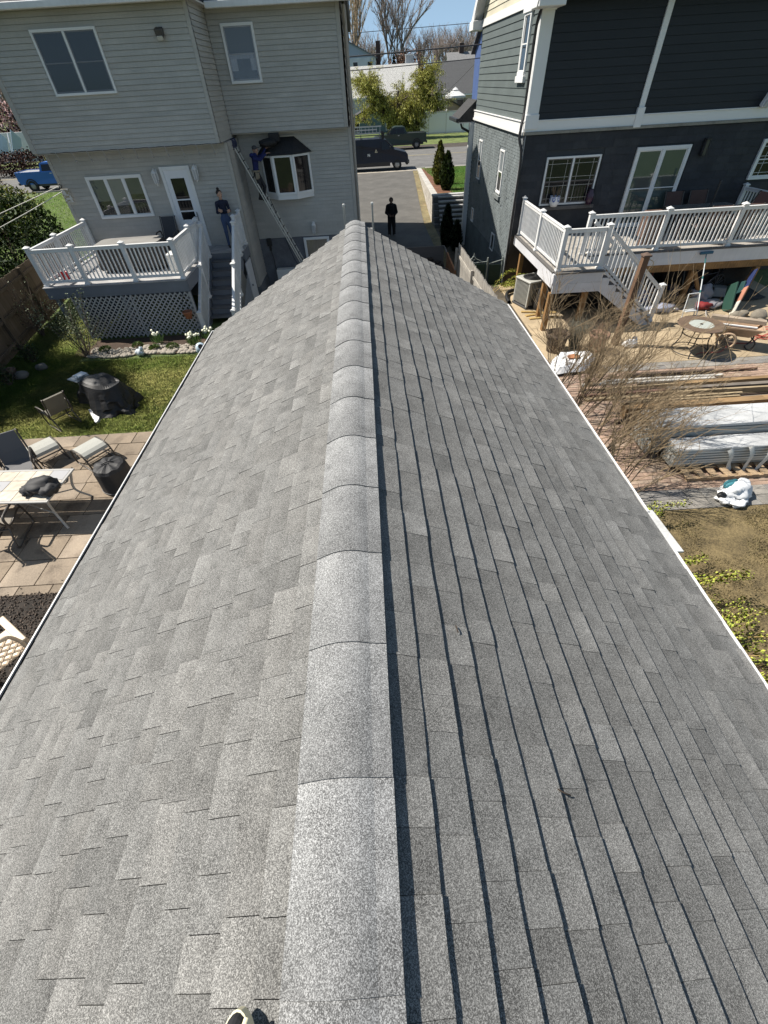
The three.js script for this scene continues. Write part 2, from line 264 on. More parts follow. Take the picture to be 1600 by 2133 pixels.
  const gutL = []; const xl = -2.775; gutL.push(b2(xl - .009, xl + .003, gy - .1, gy + .006, -7.45, ZB), b2(xl, xl + .115, gy - .105, gy - .095, -7.45, ZB), b2(xl + .11, xl + .12, gy - .1, gy - .02, -7.45, ZB), b2(xl - .012, xl + .12, gy - .1, gy, -7.47, -7.45));
  const gl = mesh('gutter', gutL, white, t); mesh('gutter_lining', [b2(xl + .003, xl + .11, gy - .094, gy - .088, -7.44, ZB), b2(xl + .0035, xl + .006, gy - .09, gy - .01, -7.44, ZB), b2(xl + .104, xl + .109, gy - .09, gy - .03, -7.44, ZB)], M([.05, .05, .05], .9, { map: tDirt }), gl); const hang = M([.75, .75, .75], .4);
  for (let zz = -7.2; zz < 1; zz += .62) mesh('hanger', b2(xl + .07, xl + .1, gy - .02, gy + .0, zz, zz + .02), hang, gl);
  const xr = 2.462; const gr = mesh('gutter', [b2(xr - .012, xr + .006, gy - .1, gy + .006, -7.85, -2.62), b2(xr - .09, xr, gy - .105, gy - .095, -7.85, ZB), b2(xr - .012, xr + .012, gy - .1, gy + .002, -2.16, ZB)], white, t);
  mesh('gutter_patch', [bx(xr + .025, gy - .02, -2.4, .1, .02, .5, .004, [0, .05, -.15])], M([.8, .8, .78], .6, { map: tBlotch }), gr, 'loose bright flashing piece at the gutter edge');
  mesh('fascia_board', [b2(RX - 2.5, RX - 2.47, 2.42, 2.58, -7.4, ZB), b2(RX + 2.47, RX + 2.5, 2.42, 2.58, -7.8, ZB)], whiteTrim, t);
}
// ---------------------------------------------------------------- builders shared by the houses
// lap siding: one mesh per board. axis 'x': wall facing sgn*z at z = plane; axis 'z': wall facing sgn*x at x = plane
function siding(parent, axis, a0, a1, y0, y1, plane, sgn, ex, m, th = .021) {
  const n = Math.round((y1 - y0) / ex), e = (y1 - y0) / n, mats = Array.isArray(m) ? m : [m]; const base = [];
  for (let i = 0; i < n; i++) {
    const y = y0 + i * e, o0 = plane + sgn * th, o1 = plane + sgn * .003; const P = (a, yy, o) => axis === 'x' ? [a, yy, o] : [o, yy, a];
    let s = rr(-.0008, .0008);
    const g = faces([[P(a0, y, o0 + s), P(a1, y, o0 + s), P(a1, y + e - .006, o1), P(a0, y + e - .006, o1)], [P(a0, y, o0 + s), P(a0, y + .004, plane - sgn * .014), P(a1, y + .004, plane - sgn * .014), P(a1, y, o0 + s)]]);
    const uv = g.attributes.uv, ou = rnd() * 9; for (let k = 0; k < uv.count; k++) uv.setX(k, uv.getX(k) + ou);
    mesh('siding_board', g, mats[Math.floor(rnd() * mats.length)], parent);
  }
}
// window as a part with panes and sashes as its own pieces; wall facing +z (axis 'x') or sgn*x (axis 'z')
function windowPart(parent, axis, a0, a1, y0, y1, plane, sgn, o = {}) {
  const f = o.frame ?? .06, d = o.depth ?? .065, m = o.m ?? whiteTrim, gm = o.glass ?? glass; const cols = o.cols ?? 1, dh = o.dh ?? true;
  const B = (p0, p1, q0, q1, d0, d1, bev = .004) => axis === 'x' ? b2(p0, p1, q0, q1, plane + sgn * d0, plane + sgn * d1, bev) : b2(plane + sgn * d0, plane + sgn * d1, q0, q1, p0, p1, bev);
  const win = new THREE.Mesh(); const win_ = () => win; win.name = 'window'; parent.add(win);
  const fr = [B(a0, a1, y1 - f, y1, -.01, d), B(a0, a1, y0, y0 + f, -.01, d + .012), B(a0, a0 + f, y0 + f, y1 - f, -.01, d), B(a1 - f, a1, y0 + f, y1 - f, -.01, d)];
  if (o.back) for (const q of o.back) mesh(q[5] ?? 'blind', B(a0 + (a1 - a0) * q[0], a0 + (a1 - a0) * q[1], y0 + (y1 - y0) * q[2], y0 + (y1 - y0) * q[3], .0235, .0255 + (q[6] ?? 0), 0), M(q[4], .8, q[5] === 'curtain' ? { map: tWood } : {}), win_());
  const w = (a1 - a0 - f) / cols; for (let i = 1; i < cols; i++) fr.push(B(a0 + f / 2 + i * w - f * .55, a0 + f / 2 + i * w + f * .55, y0 + f, y1 - f, -.01, d + .002));
  win.geometry = join(fr); win.material = m; win.castShadow = win.receiveShadow = true;
  for (let i = 0; i < cols; i++) {
    const p0 = a0 + f / 2 + i * w + f / 2, p1 = p0 + w - f; const ym = (y0 + y1) / 2;
    const s = o.sash ?? .035, dd = o.inset ?? .036;
    const pane = (q0, q1, dp) => { mesh('sash', [B(p0, p1, q0, q0 + s, dp - .01, dp + .012), B(p0, p1, q1 - s * .8, q1, dp - .01, dp + .012), B(p0, p0 + s, q0 + s, q1 - s * .8, dp - .01, dp + .012), B(p1 - s, p1, q0 + s, q1 - s * .8, dp - .01, dp + .012)], o.sashM ?? m, win); mesh('pane', B(p0 + s - .004, p1 - s + .004, q0 + s - .004, q1 - s * .8 + .004, dp - .004, dp + .003, 0), gm, win);
      if (o.grid) { const L = []; const gx = .16 * (p1 - p0), gyy = .16 * (q1 - q0); for (const k of [p0 + s + gx, p1 - s - gx]) L.push(B(k - .005, k + .005, q0 + s, q1 - s, dp + .004, dp + .01, 0)); for (const k of [q0 + s + gyy, q1 - s - gyy]) L.push(B(p0 + s, p1 - s, k - .005, k + .005, dp + .0045, dp + .0095, 0)); mesh('muntin', L, o.muntM ?? m, win); } };
    if (dh) { pane(ym - .02, y1 - f, dd - .006); pane(y0 + f, ym + .02, dd + .012); } else pane(y0 + f, y1 - f, dd);
  }
  return win;
}
// railing run with posts (each with a cap), rails and balusters; level or sloped. y = walking surface at both ends
function railing(parent, a, b, posts, o = {}) {
  const m = o.m ?? white, H = o.h ?? .96; const A = V(...a), B = V(...b), L = Math.hypot(b[0] - a[0], b[2] - a[2]); const P = t => A.clone().lerp(B, t);
  for (const t of posts) { if (o.skip && o.skip.includes(t)) continue; const p = P(t), hh = o.postH ?? H + .02; const po = mesh('railing_post', b2(p.x - .055, p.x + .055, p.y - .03, p.y + hh, p.z - .055, p.z + .055, .006), m, parent);
    mesh('post_cap', [b2(p.x - .078, p.x + .078, p.y + hh, p.y + hh + .03, p.z - .078, p.z + .078, .008), at(new THREE.ConeGeometry(.1, .045, 4, 1).toNonIndexed(), p.x, p.y + hh + .052, p.z, 0, PI / 4)], m, po); mesh('post_skirt', b2(p.x - .072, p.x + .072, p.y, p.y + .045, p.z - .072, p.z + .072, .006), m, po); }
  for (let i = 0; i < posts.length - 1; i++) {
    const p = P(posts[i]), q = P(posts[i + 1]), dir = q.clone().sub(p).normalize(); const e = .055 / Math.max(.5, Math.hypot(dir.x, dir.z)); const p2 = p.clone().addScaledVector(dir, e), q2 = q.clone().addScaledVector(dir, -e); const up = y => V(0, y, 0);
    mesh('top_rail', [beam(p2.clone().add(up(H - .07)), q2.clone().add(up(H - .07)), .06, .075, undefined, .006), beam(p2.clone().add(up(H - .022)), q2.clone().add(up(H - .022)), .088, .022, undefined, .005)], m, parent);
    mesh('bottom_rail', beam(p2.clone().add(up(.11)), q2.clone().add(up(.11)), .045, .07, undefined, .005), m, parent);
    const run = Math.hypot(q2.x - p2.x, q2.z - p2.z), n = Math.max(2, Math.round(run / (o.gap ?? .118)));
    for (let k = 1; k < n; k++) { const c = p2.clone().lerp(q2, k / n); mesh('baluster', bx(c.x, c.y + (.14 + H - .1) / 2, c.z, .034, H - .235, .034, .003), m, parent); }
  }
}
// ---------------------------------------------------------------- tan house on the left
const sidT = [[.475, .455, .415], [.49, .468, .425], [.46, .442, .405], [.48, .456, .412]].map(c => M(c, .6, { map: tSide })), tanTrim = M([.46, .44, .4], .6, { map: tSide });
const shingleDark = M([.2, .2, .2], .95, { map: tSpeck });
{
  const t = thing('tan_house', 'two-storey beige house with horizontal vinyl siding, overhanging upper floor and bay window', 'house');
  const body = M([.36, .34, .31], .8), found = M([.2, .21, .24], .85, { map: tConc });
  mesh('wall', [b2(-9.98, -4.27, -.7, 4.36, -31.4, -17.82), b2(-10.03, -4.35, 4.36, 7.25, -31.4, -17.32), b2(-4.27, -.37, -.9, 4.46, -31.4, -19.47), b2(-4.35, -.45, 4.46, 7.22, -31.4, -19.07)], body, t);
  siding(t, 'x', -9.94, -4.33, 1.56, 4.34, -17.8, 1, .112, sidT);
  siding(t, 'x', -9.97, -4.41, 4.38, 7.27, -17.3, 1, .112, sidT);
  siding(t, 'z', -17.36, -19.05, 4.38, 7.2, -4.33, 1, .112, sidT);
  siding(t, 'z', -17.86, -19.44, .15, 4.36, -4.25, 1, .112, sidT);
  siding(t, 'x', -4.22, -.41, 1.36, 4.44, -19.45, 1, .112, sidT);
  siding(t, 'x', -4.3, -.49, 4.48, 7.18, -19.05, 1, .112, sidT);
  siding(t, 'z', -19.54, -31.4, 1.36, 7.18, -.36, 1, .224, sidT);
  mesh('foundation', [b2(-4.25, -.36, -.9, 1.35, -19.47, -19.4), b2(-4.27, -4.2, -.9, .15, -19.4, -17.8), b2(-9.98, -4.27, -.2, 1.55, -17.82, -17.78)], found, t);
  mesh('soffit', [b2(-10.03, -4.33, 4.345, 4.37, -17.8, -17.28), b2(-4.33, -.43, 4.445, 4.47, -19.45, -19.03)], M([.33, .29, .23], .8), t);
  for (const c of [b2(-10.06, -9.93, 4.38, 7.26, -17.3, -17.265), b2(-10.02, -9.92, -.1, 4.34, -17.8, -17.765, .004), b2(-4.42, -4.32, 4.38, 7.26, -17.31, -17.265, .004), b2(-4.34, -4.235, .15, 4.34, -17.81, -17.765, .004), b2(-.52, -.4, 4.48, 7.18, -19.06, -19.02, .004), b2(-.43, -.32, -.7, 4.44, -19.46, -19.42, .004)]) mesh('corner_trim', c, tanTrim, t);
  // roofs, eaves
  const rp = (z0, z1, zr, yr) => [[-z0, 7.24], [-zr, yr], [-z1, 7.24]];
  const roof = mesh('roof', [at(prism([[16.85, 7.28], [25, 10.0], [32, 7.28]], 6.2), 0, 0, 0, 0, PI / 2).translate(-10.45, 0, 0), at(prism([[18.6, 7.26], [25, 9.98], [32, 7.26]], 4.1), 0, 0, 0, 0, PI / 2).translate(-4.27, 0, 0)].map(g => g), shingleDark, t);
  mesh('eave_gutter', [b2(-10.5, -4.16, 7.14, 7.27, -16.92, -16.78, .02), b2(-4.15, -.05, 7.12, 7.26, -18.66, -18.52, .02)], white, roof);
  mesh('eave_soffit', [b2(-10.45, -4.2, 7.2, 7.24, -17.3, -16.9), b2(-4.2, -.1, 7.18, 7.22, -19.05, -18.64), b2(-4.33, -4.14, 7.18, 7.22, -19.05, -16.9)], M([.5, .47, .42], .7), roof);
  mesh('downspout', [tube([[-.28, 7.1, -18.7], [-.3, 6.9, -19.2], [-.29, 6.6, -19.5], [-.29, 3, -19.55], [-.29, -.5, -19.55]], .045, 40, 6), bx(-.26, 3.7, -19.75, .06, 6.6, .03), bx(-.24, 3.7, -20.3, .05, 6.8, .03)], M([.3, .28, .25], .6), t);
  mesh('service_cable', [tube([[-.24, 7.1, -19.3], [-.22, 5.6, -19.4], [-.2, 5.05, -19.42], [-.16, 4.9, -19.42], [-.22, 4.2, -19.45], [-.22, .2, -19.5]], .016, 60, 5), bx(-.19, 4.95, -19.45, .09, .12, .1, .02)], M([.4, .39, .37], .6), t);
  // windows
  windowPart(t, 'x', -8.6, -6.86, 5.57, 6.83, -17.3, 1, { cols: 2, frame: .055, glass: screenGlass, sashM: M([.16, .17, .19], .5) });
  windowPart(t, 'x', -9.07, -7.26, 2.58, 3.72, -17.8, 1, { cols: 3, frame: .075, dh: false, sash: .02, glass: clearGlass, back: [[.02, .98, .03, .97, [.012, .012, .013], 'interior'], [.05, .33, .42, .96, [.1, .11, .11], 'blind', .003], [.36, .64, .3, .96, [.2, .2, .2], 'blind', .003], [.68, .95, .55, .96, [.07, .075, .075], 'blind', .003]] });
  windowPart(t, 'x', -3.93, -2.97, 5.62, 6.87, -19.05, 1, { frame: .065, sashM: M([.3, .31, .34], .5), glass: clearGlass, back: [[.03, .97, .03, .97, [.012, .012, .014], 'interior'], [.06, .94, .5, .96, [.1, .115, .13], 'blind', .002], [.08, .3, .22, .5, [.3, .3, .32], 'curtain', .003], [.72, .92, .22, .5, [.3, .3, .32], 'curtain', .003], [.08, .92, .42, .5, [.26, .26, .28], 'curtain', .0045]] });
  windowPart(t, 'x', -2.5, -1.5, .35, 1.33, -19.4, 1, { frame: .06, dh: false, glass: clearGlass, back: [[.03, .97, .03, .97, [.02, .02, .02], 'interior'], [.1, .9, .1, .9, [.22, .21, .18], 'curtain', .003]] });
  // white storm door with three stacked panes
  const z = -17.8, dr = mesh('door', [b2(-6.5, -5.73, 1.62, 3.76, z, z + .03, .004)], M([.72, .73, .75], .45), t);
  mesh('door_frame', [b2(-6.6, -6.5, 1.6, 3.86, z - .01, z + .06, .006), b2(-5.73, -5.63, 1.6, 3.86, z - .01, z + .06, .006), b2(-6.5, -5.73, 3.76, 3.86, z - .01, z + .06, .006)], whiteTrim, dr);
  for (const [q0, q1] of [[3.0, 3.55], [2.68, 2.96], [2.42, 2.64]]) mesh('pane', b2(-6.34, -5.89, q0, q1, z + .025, z + .036), glass, dr);
  mesh('door_panel', b2(-6.36, -5.87, 1.8, 2.3, z + .028, z + .04, .006), M([.7, .71, .73], .45), dr); mesh('handle', [b2(-5.83, -5.79, 2.36, 2.62, z + .03, z + .06, .008), tube([[-5.81, 2.5, z + .06], [-5.81, 2.5, z + .1], [-5.9, 2.5, z + .1]], .012, 8, 5)], steel, dr);
  // bay window: three glazed faces under a small hipped roof
  const bp = [[-3.56, -19.44], [-3.12, -19.0], [-2.42, -19.0], [-1.86, -19.44]]; const bay = mesh('bay_window', [prism(bp.map(p => [p[0], -p[1]]).concat([]), .14).rotateX(-PI / 2).scale(1, 1, 1)].map(g => { g.translate(0, 2.62, 0); return g; }), M([.7, .7, .69], .5), t);
  for (let i = 0; i < 3; i++) {
    const a = V(bp[i][0], 0, bp[i][1]), b = V(bp[i + 1][0], 0, bp[i + 1][1]), L = a.distanceTo(b), ang = Math.atan2(-(b.z - a.z), b.x - a.x); const pl = (g) => { g.rotateY(ang); g.translate(a.x, 0, a.z); return g; };
    mesh('window_frame', [pl(b2(0, .075, 2.76, 3.86, -.06, .03, .006)), pl(b2(L - .075, L, 2.76, 3.86, -.06, .028, .006)), pl(b2(.075, L - .075, 2.76, 2.83, -.06, .026, .006)), pl(b2(.075, L - .075, 3.8, 3.86, -.06, .026, .006))], whiteTrim, bay);
    mesh('pane', pl(b2(.075, L - .075, 2.83, 3.8, -.012, .0)), glass, bay);
  }
  const e = [[-3.68, 3.88, -19.43], [-3.16, 3.88, -18.9], [-2.37, 3.88, -18.9], [-1.74, 3.88, -19.43]], tp = [[-3.2, 4.3, -19.43], [-2.3, 4.3, -19.43]];
  mesh('bay_roof', [faces([[e[0], e[1], tp[0]], [e[1], e[2], tp[1], tp[0]], [e[2], e[3], tp[1]], [e[0], e[3], e[2], e[1]]])], M([.06, .06, .065], .9, { map: tSpeck }), bay);
  mesh('roof_flashing', [beam(V(-2.27, 4.33, -19.42), V(-1.68, 3.9, -19.42), .03, .02), b2(-3.2, -2.27, 4.31, 4.335, -19.44, -19.38)], M([.5, .47, .4], .6), bay);
}
// lamps on the tan house
{
  const fl = thing('wall_lamp', 'dark boxy floodlight high on the beige siding beside the twin window', 'lamp', [-5.19, 6.6, -17.28]);
  mesh('housing', [bx(0, .05, .09, .2, .16, .18, .02, [.3, 0, 0]), bx(0, 0, .02, .12, .12, .05, .01)], M([.06, .055, .05], .5), fl); mesh('lamp_glass', bx(0, -.05, .14, .15, .08, .07, .01, [.4, 0, 0]), M([.5, .48, .42], .2), fl);
  const lantern = (name, label, x, y, z, s = 1) => { const l = thing(name, label, 'lamp', [x, y, z]);
    mesh('back_plate', b2(-.05, .05, -.1, .12, 0, .02, .008), whiteTrim, l); mesh('arm', tube([[0, .08, .01], [0, .14, .08], [0, .1, .13]], .013, 10, 6), whiteTrim, l);
    mesh('cage', [lathe([[.02, .12], [.075, .06], [.07, .05]], 6, 0, 0, .13), lathe([[.05, -.16], [.02, -.19], [.01, -.21]], 6, 0, 0, .13), ...[0, 1, 2, 3, 4, 5].map(k => rod(V(.07 * Math.cos(k * PI / 3), .05, .13 + .07 * Math.sin(k * PI / 3)), V(.05 * Math.cos(k * PI / 3), -.16, .13 + .05 * Math.sin(k * PI / 3)), .007))], whiteTrim, l);
    mesh('lamp_glass', lathe([[.062, .05], [.044, -.155]], 6, 0, 0, .13), M([.45, .46, .47], .15), l); l.scale.setScalar(s); return l; };
  lantern('wall_lantern', 'white lantern on the siding left of the white storm door', -6.76, 3.66, -17.78, 1.25);
  lantern('wall_lantern', 'white lantern on the siding right of the white storm door', -5.44, 3.7, -17.78, 1.25);
  lantern('wall_lantern', 'white lantern low on the wall above the basement window', -2.03, 1.68, -19.42, 1.2);
  const bxm = single('meter_box', [b2(-3.95, -3.77, 1.12, 1.38, -19.4, -19.3, .015), b2(-3.9, -3.82, .95, 1.12, -19.4, -19.34, .01)], black, 'small black outlet box on the foundation left of the ladder', 'box');
  single('power_cable', [tube([[-3.86, .98, -19.33], [-3.8, .7, -19.3], [-3.78, .3, -19.28], [-3.6, .02, -19.2], [-3.4, -.1, -19.1]], .014, 30, 5)], black, 'black cable hanging from the outlet box down the foundation', 'cable');
  single('hanging_rope', [tube([[-3.4, 2.7, -18.75], [-3.2, 2.0, -18.9], [-3.1, 1.3, -18.95], [-2.85, .6, -18.9], [-2.5, .2, -18.8], [-2.3, -.3, -18.6]], .012, 30, 5)], black, 'thin black rope hanging beside the aluminium ladder', 'rope');
  const ac = thing('heat_pump', 'white outdoor heat pump unit at the foot of the beige house wall', 'air conditioner', [-3.3, -.62, -19.05]);
  mesh('case', b2(-.42, .42, .1, 1.0, -.15, .15, .02), M([.7, .69, .66], .5), ac); mesh('fan_grille', at(new THREE.TorusGeometry(.28, .015, 6, 24), 0, .52, .155).toNonIndexed(), black, ac); mesh('fan', at(new THREE.CircleGeometry(.27, 20).toNonIndexed(), 0, .52, .152), black, ac); mesh('foot', [b2(-.35, -.28, 0, .1, -.15, .15), b2(.28, .35, 0, .1, -.15, .15)], steel, ac);
  // string lights under the overhang
  const sl = thing('string_lights', 'black string of hanging bulbs along the upper floor overhang', 'string lights'); const pts = []; const N = 11; for (let i = 0; i <= N * 2; i++) { const f = i / (N * 2); pts.push([-9.5 + 5.25 * f, 4.385 - (i % 2 ? .012 : 0), -17.24]); }
  mesh('cord', tube(pts, .006, 90, 5), black, sl); for (let i = 0; i < N; i++) { const x = -9.5 + 5.25 * (i + .3) / N; mesh('bulb', [rod(V(x, 4.38, -17.24), V(x + .04, 4.22, -17.23), .011), ...[at(new THREE.SphereGeometry(.03, 8, 6).toNonIndexed(), x + .05, 4.16, -17.23, 0, 0, 0, [1, 1.35, 1])]], [0, 1].map(() => 0) && M([.3, .28, .25], .3), sl); }
}
// ---------------------------------------------------------------- left deck with lattice skirt and steps
{
  const t = thing('left_deck', 'raised deck with white vinyl railing, lattice skirt and steps behind the beige house', 'deck'); const fy = 1.6;
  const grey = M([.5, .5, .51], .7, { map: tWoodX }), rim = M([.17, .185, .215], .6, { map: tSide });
  for (let z = -14.0; z > -17.7; z -= .145) mesh('floor_board', b2(-9.8, -5.5, fy - .025, fy + rr(-.001, .001), z - .139, z, .003), grey, t);
  for (let z = -16.8; z > -17.7; z -= .145) mesh('floor_board', b2(-5.495, -4.3, fy - .025, fy + rr(-.001, .001), z - .139, z, .003), grey, t);
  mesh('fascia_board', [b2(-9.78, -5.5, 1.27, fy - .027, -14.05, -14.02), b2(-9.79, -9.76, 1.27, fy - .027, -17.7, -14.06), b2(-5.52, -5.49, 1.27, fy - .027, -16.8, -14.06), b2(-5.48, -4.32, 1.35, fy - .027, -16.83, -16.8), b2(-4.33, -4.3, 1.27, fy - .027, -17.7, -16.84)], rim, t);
  for (const x of [-9.7, -7.7, -5.68]) mesh('support_post', b2(x, x + .12, 0, 1.27, -14.25, -14.13), rim, t);
  railing(t, [-9.7, fy, -14.14], [-5.6, fy, -14.14], [0, .3, .655, 1], { h: .97 });
  railing(t, [-9.7, fy, -14.14], [-9.7, fy, -17.66], [0, .43, 1], { h: .97, skip: [0] });
  railing(t, [-5.6, fy, -14.14], [-5.6, fy, -16.76], [0, .63, 1], { h: .97, skip: [0] });
  railing(t, [-4.38, fy, -16.86], [-4.38, fy, -17.68], [0, 1], { h: .97 });
  railing(t, [-5.46, fy - .05, -16.7], [-5.46, -.33, -14.05], [.02, .49, 1], { h: .93 });
  railing(t, [-4.38, fy - .05, -16.7], [-4.38, -.33, -14.05], [.02, .49, 1], { h: .93 });
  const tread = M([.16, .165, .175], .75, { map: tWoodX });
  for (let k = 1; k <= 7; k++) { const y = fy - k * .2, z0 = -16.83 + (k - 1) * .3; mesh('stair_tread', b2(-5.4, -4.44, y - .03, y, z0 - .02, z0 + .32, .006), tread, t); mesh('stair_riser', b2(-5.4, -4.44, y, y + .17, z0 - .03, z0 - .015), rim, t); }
  for (const x of [-5.44, -4.4]) mesh('stringer', beam(V(x, fy - .22, -16.78), V(x, -.08, -14.5), .035, .26), rim, t);
  // lattice: crossing laths inside a frame
  const lm = M([.36, .36, .36], .6), x0 = -9.1, x1 = -5.55, y1 = 1.26, h = y1 - .02;
  for (const x of [x0 - .04, -7.36, x1]) mesh('lattice_stile', b2(x, x + .04, 0, y1, -14.04, -14.0), lm, t);
  mesh('added_sun_block_panel', b2(-9.14, -9.11, 0, 1.26, -17.7, -14.06), rim, t);  // side panel added to keep sunlight off the ground behind the lattice
  for (let s = 0; s < 2; s++) for (let c = x0 - h; c < x1 + h; c += .15) { let a = V(c, .02, 0), b = V(c + h, y1, 0); if (s) { a.x = c + h; b.x = c; }
      const cl = (p, q) => { if (p.x < x0) { const k = (x0 - p.x) / (q.x - p.x); p.lerp(q, k); } if (p.x > x1) { const k = (x1 - p.x) / (q.x - p.x); p.lerp(q, k); } };
      if (Math.max(a.x, b.x) < x0 + .03 || Math.min(a.x, b.x) > x1 - .03) continue; const a2 = a.clone(), c2 = b.clone(); cl(a, c2); cl(b, a2); a.z = b.z = -14.012 - s * .009; mesh('lath', beam(a, b, .04, .008, V(0, 0, 1)), lm, t); }
  for (let s = 0; s < 2; s++) for (let c = -16.9; c < -14.6; c += .12) { const a = V(-4.35 - s * .01, .02, c), b = V(-4.35 - s * .01, 1.25, c); const k = Math.min(1.2, Math.max(.12, (-14.6 - c) * .55)); b.y = k; b.z = a.z + (s ? 1 : -1) * k * .6; if (b.z < -17.3 || b.z > -14.4) continue; mesh('lath', beam(a, b, .008, .036, V(1, 0, 0)), lm, t); }
  const dd = mesh('under_stair_door', b2(-4.345, -4.3, -.3, 1.22, -17.55, -16.75, .006), M([.6, .6, .62], .5), t); mesh('door_knob', at(new THREE.SphereGeometry(.035, 10, 8).toNonIndexed(), -4.26, .5, -16.85), steel, dd);
}
// ---------------------------------------------------------------- dark house on the right
const darkS = [[.013, .0155, .02], [.0145, .017, .0215], [.012, .0145, .019]].map(c => M(c, .62, { map: tSide })), greenS = [[.115, .138, .135], [.122, .145, .141], [.11, .132, .129]].map(c => M(c, .62, { map: tSide }));
{
  const t = thing('dark_house', 'dark charcoal house with white trim, painted brick side and shingled lower storey', 'house');
  const body = M([.04, .045, .05], .9), wz = -16.8, wx = 4.95;
  mesh('wall', b2(wx + .02, 15, -.8, 4.3, -24.45, wz - .02), body, t); mesh('upper_wall', b2(wx + .02, 15, 4.3, 9.2, -24.45, wz - .02), body, t);
  siding(t, 'x', 5.27, 8.2, 4.48, 8.6, wz, 1, .175, darkS); siding(t, 'x', 8.36, 15, 4.48, 8.6, wz, 1, .175, darkS);
  siding(t, 'z', wz - .03, -24.4, 4.46, 6.76, wx, -1, .178, greenS);
  const cream = [[.62, .58, .45], [.6, .56, .43]].map(c => M(c, .6, { map: tSide })); siding(t, 'z', wz - .03, -24.4, 6.97, 9.2, wx, -1, .15, cream);
  // trim
  mesh('band_board', [b2(wx - .06, 15, 4.24, 4.47, wz - .001, wz + .055, .006), b2(wx - .08, 15, 4.47, 4.495, wz, wz + .085, .006)], whiteTrim, t);
  mesh('band_board', [b2(wx - .055, wx + .001, 4.24, 4.45, -24.5, wz - .002, .006), b2(wx - .085, wx, 4.45, 4.475, -24.5, wz, .006), b2(wx - .09, wx, 4.17, 4.238, -24.5, wz + .02)], whiteTrim, t);
  mesh('band_ledge', b2(wx - .06, 15, 4.17, 4.238, wz, wz + .09, .004), M([.35, .34, .3], .8, { map: tConc }), t);
  mesh('corner_board', [b2(wx - .045, wx + .3, 4.5, 6.6, wz + .002, wz + .06, .006), b2(wx - .052, wx + .008, 4.5, 6.6, wz - .12, wz + .002, .006), b2(wx - .08, wx + .33, 6.6, 6.9, wz - .1, wz + .1, .008), b2(wx - .07, wx + .32, 4.3, 4.62, wz - .05, wz + .09, .008)], whiteTrim, t);
  mesh('mullion_board', [b2(8.2, 8.36, 4.62, 8.6, wz + .002, wz + .06, .006), b2(8.17, 8.39, 4.2, 4.64, wz + .003, wz + .1, .008)], whiteTrim, t);
  mesh('frieze_board', [b2(wx - .05, wx, 6.76, 6.96, -24.5, wz, .006)], whiteTrim, t);
  const roof = mesh('roof', at(prism([[16.2, 6.95], [20.65, 10.4], [25.1, 6.95], [25.1, 6.8], [20.65, 10.2], [16.2, 6.8]], 10.6), 0, 0, 0, 0, PI / 2).translate(4.6, 0, 0), M([.08, .08, .085], .9, { map: tSpeck }), t);
  mesh('rake_board', [beam(V(4.62, 6.72, -25.15), V(4.62, 10.2, -20.65), .05, .26), beam(V(4.62, 6.72, -16.15), V(4.62, 10.2, -20.65), .05, .26), beam(V(4.78, 6.72, -25.1), V(4.78, 10.14, -20.65), .34, .03)], whiteTrim, roof);
  mesh('eave_return', [b2(4.55, 5.3, 6.7, 6.95, -25.15, -24.4, .02), b2(4.62, 5.3, 6.62, 6.95, wz, -16.1, .02)], whiteTrim, roof);
  mesh('eave_gutter', b2(5.3, 15, 6.85, 7.0, -16.25, -16.12, .02), black, roof);
  // downspouts
  mesh('downspout', tube([[4.83, 6.9, -16.5], [4.86, 6.7, -16.62], [4.88, 6.4, -16.95], [4.885, 5, -16.98], [4.885, 4.7, -16.97], [4.82, 4.4, -16.85], [4.8, 4.1, -16.8], [4.89, 3.8, -16.72], [4.91, 2, -16.7], [4.91, -.4, -16.7]], .042, 70, 6), black, t);
  mesh('downspout', [tube([[4.4, 4.15, -24.75], [4.42, 3.95, -24.75], [4.78, 3.75, -24.65], [4.85, 3.5, -24.6], [4.87, 1, -24.6], [4.87, -.5, -24.6]], .045, 40, 6)], black, t);
  mesh('conduit', [rod(V(4.93, 4.15, -16.86), V(4.93, -.4, -16.86), .02), rod(V(4.96, 4.15, wz + .04), V(4.96, 1, wz + .04), .018)], M([.3, .3, .31], .5), t);
  // pent roof beyond the far corner
  const pr = mesh('porch_roof', [faces([[[4.25, 4.2, -26.6], [4.98, 4.78, -26.6], [4.98, 4.78, -24.6], [4.25, 4.2, -24.6]]]), faces([[[4.25, 4.2, -24.6], [4.98, 4.78, -24.6], [4.98, 4.1, -24.6], [4.3, 4.1, -24.6]]])], M([.1, .1, .1], .9, { map: tSpeck }), t);
  mesh('porch_gutter', b2(4.15, 4.27, 4.1, 4.22, -26.6, -24.58, .01), black, pr); mesh('porch_soffit', [b2(4.28, 4.98, 4.06, 4.12, -26.6, -24.62), b2(4.75, 4.95, -.5, 4.06, -24.75, -24.5)], whiteTrim, pr);
  // painted brick side wall: real bricks, joined because there are thousands
  const bk = []; const bl = .2, bh = .068; let row = 0;
  const holes = [[-19.45, -18.72, 2.36, 3.68], [-23.15, -22.4, 2.28, 3.68], [-19.35, -18.75, .55, 1.2], [-23.5, -22.95, .7, 1.3]];
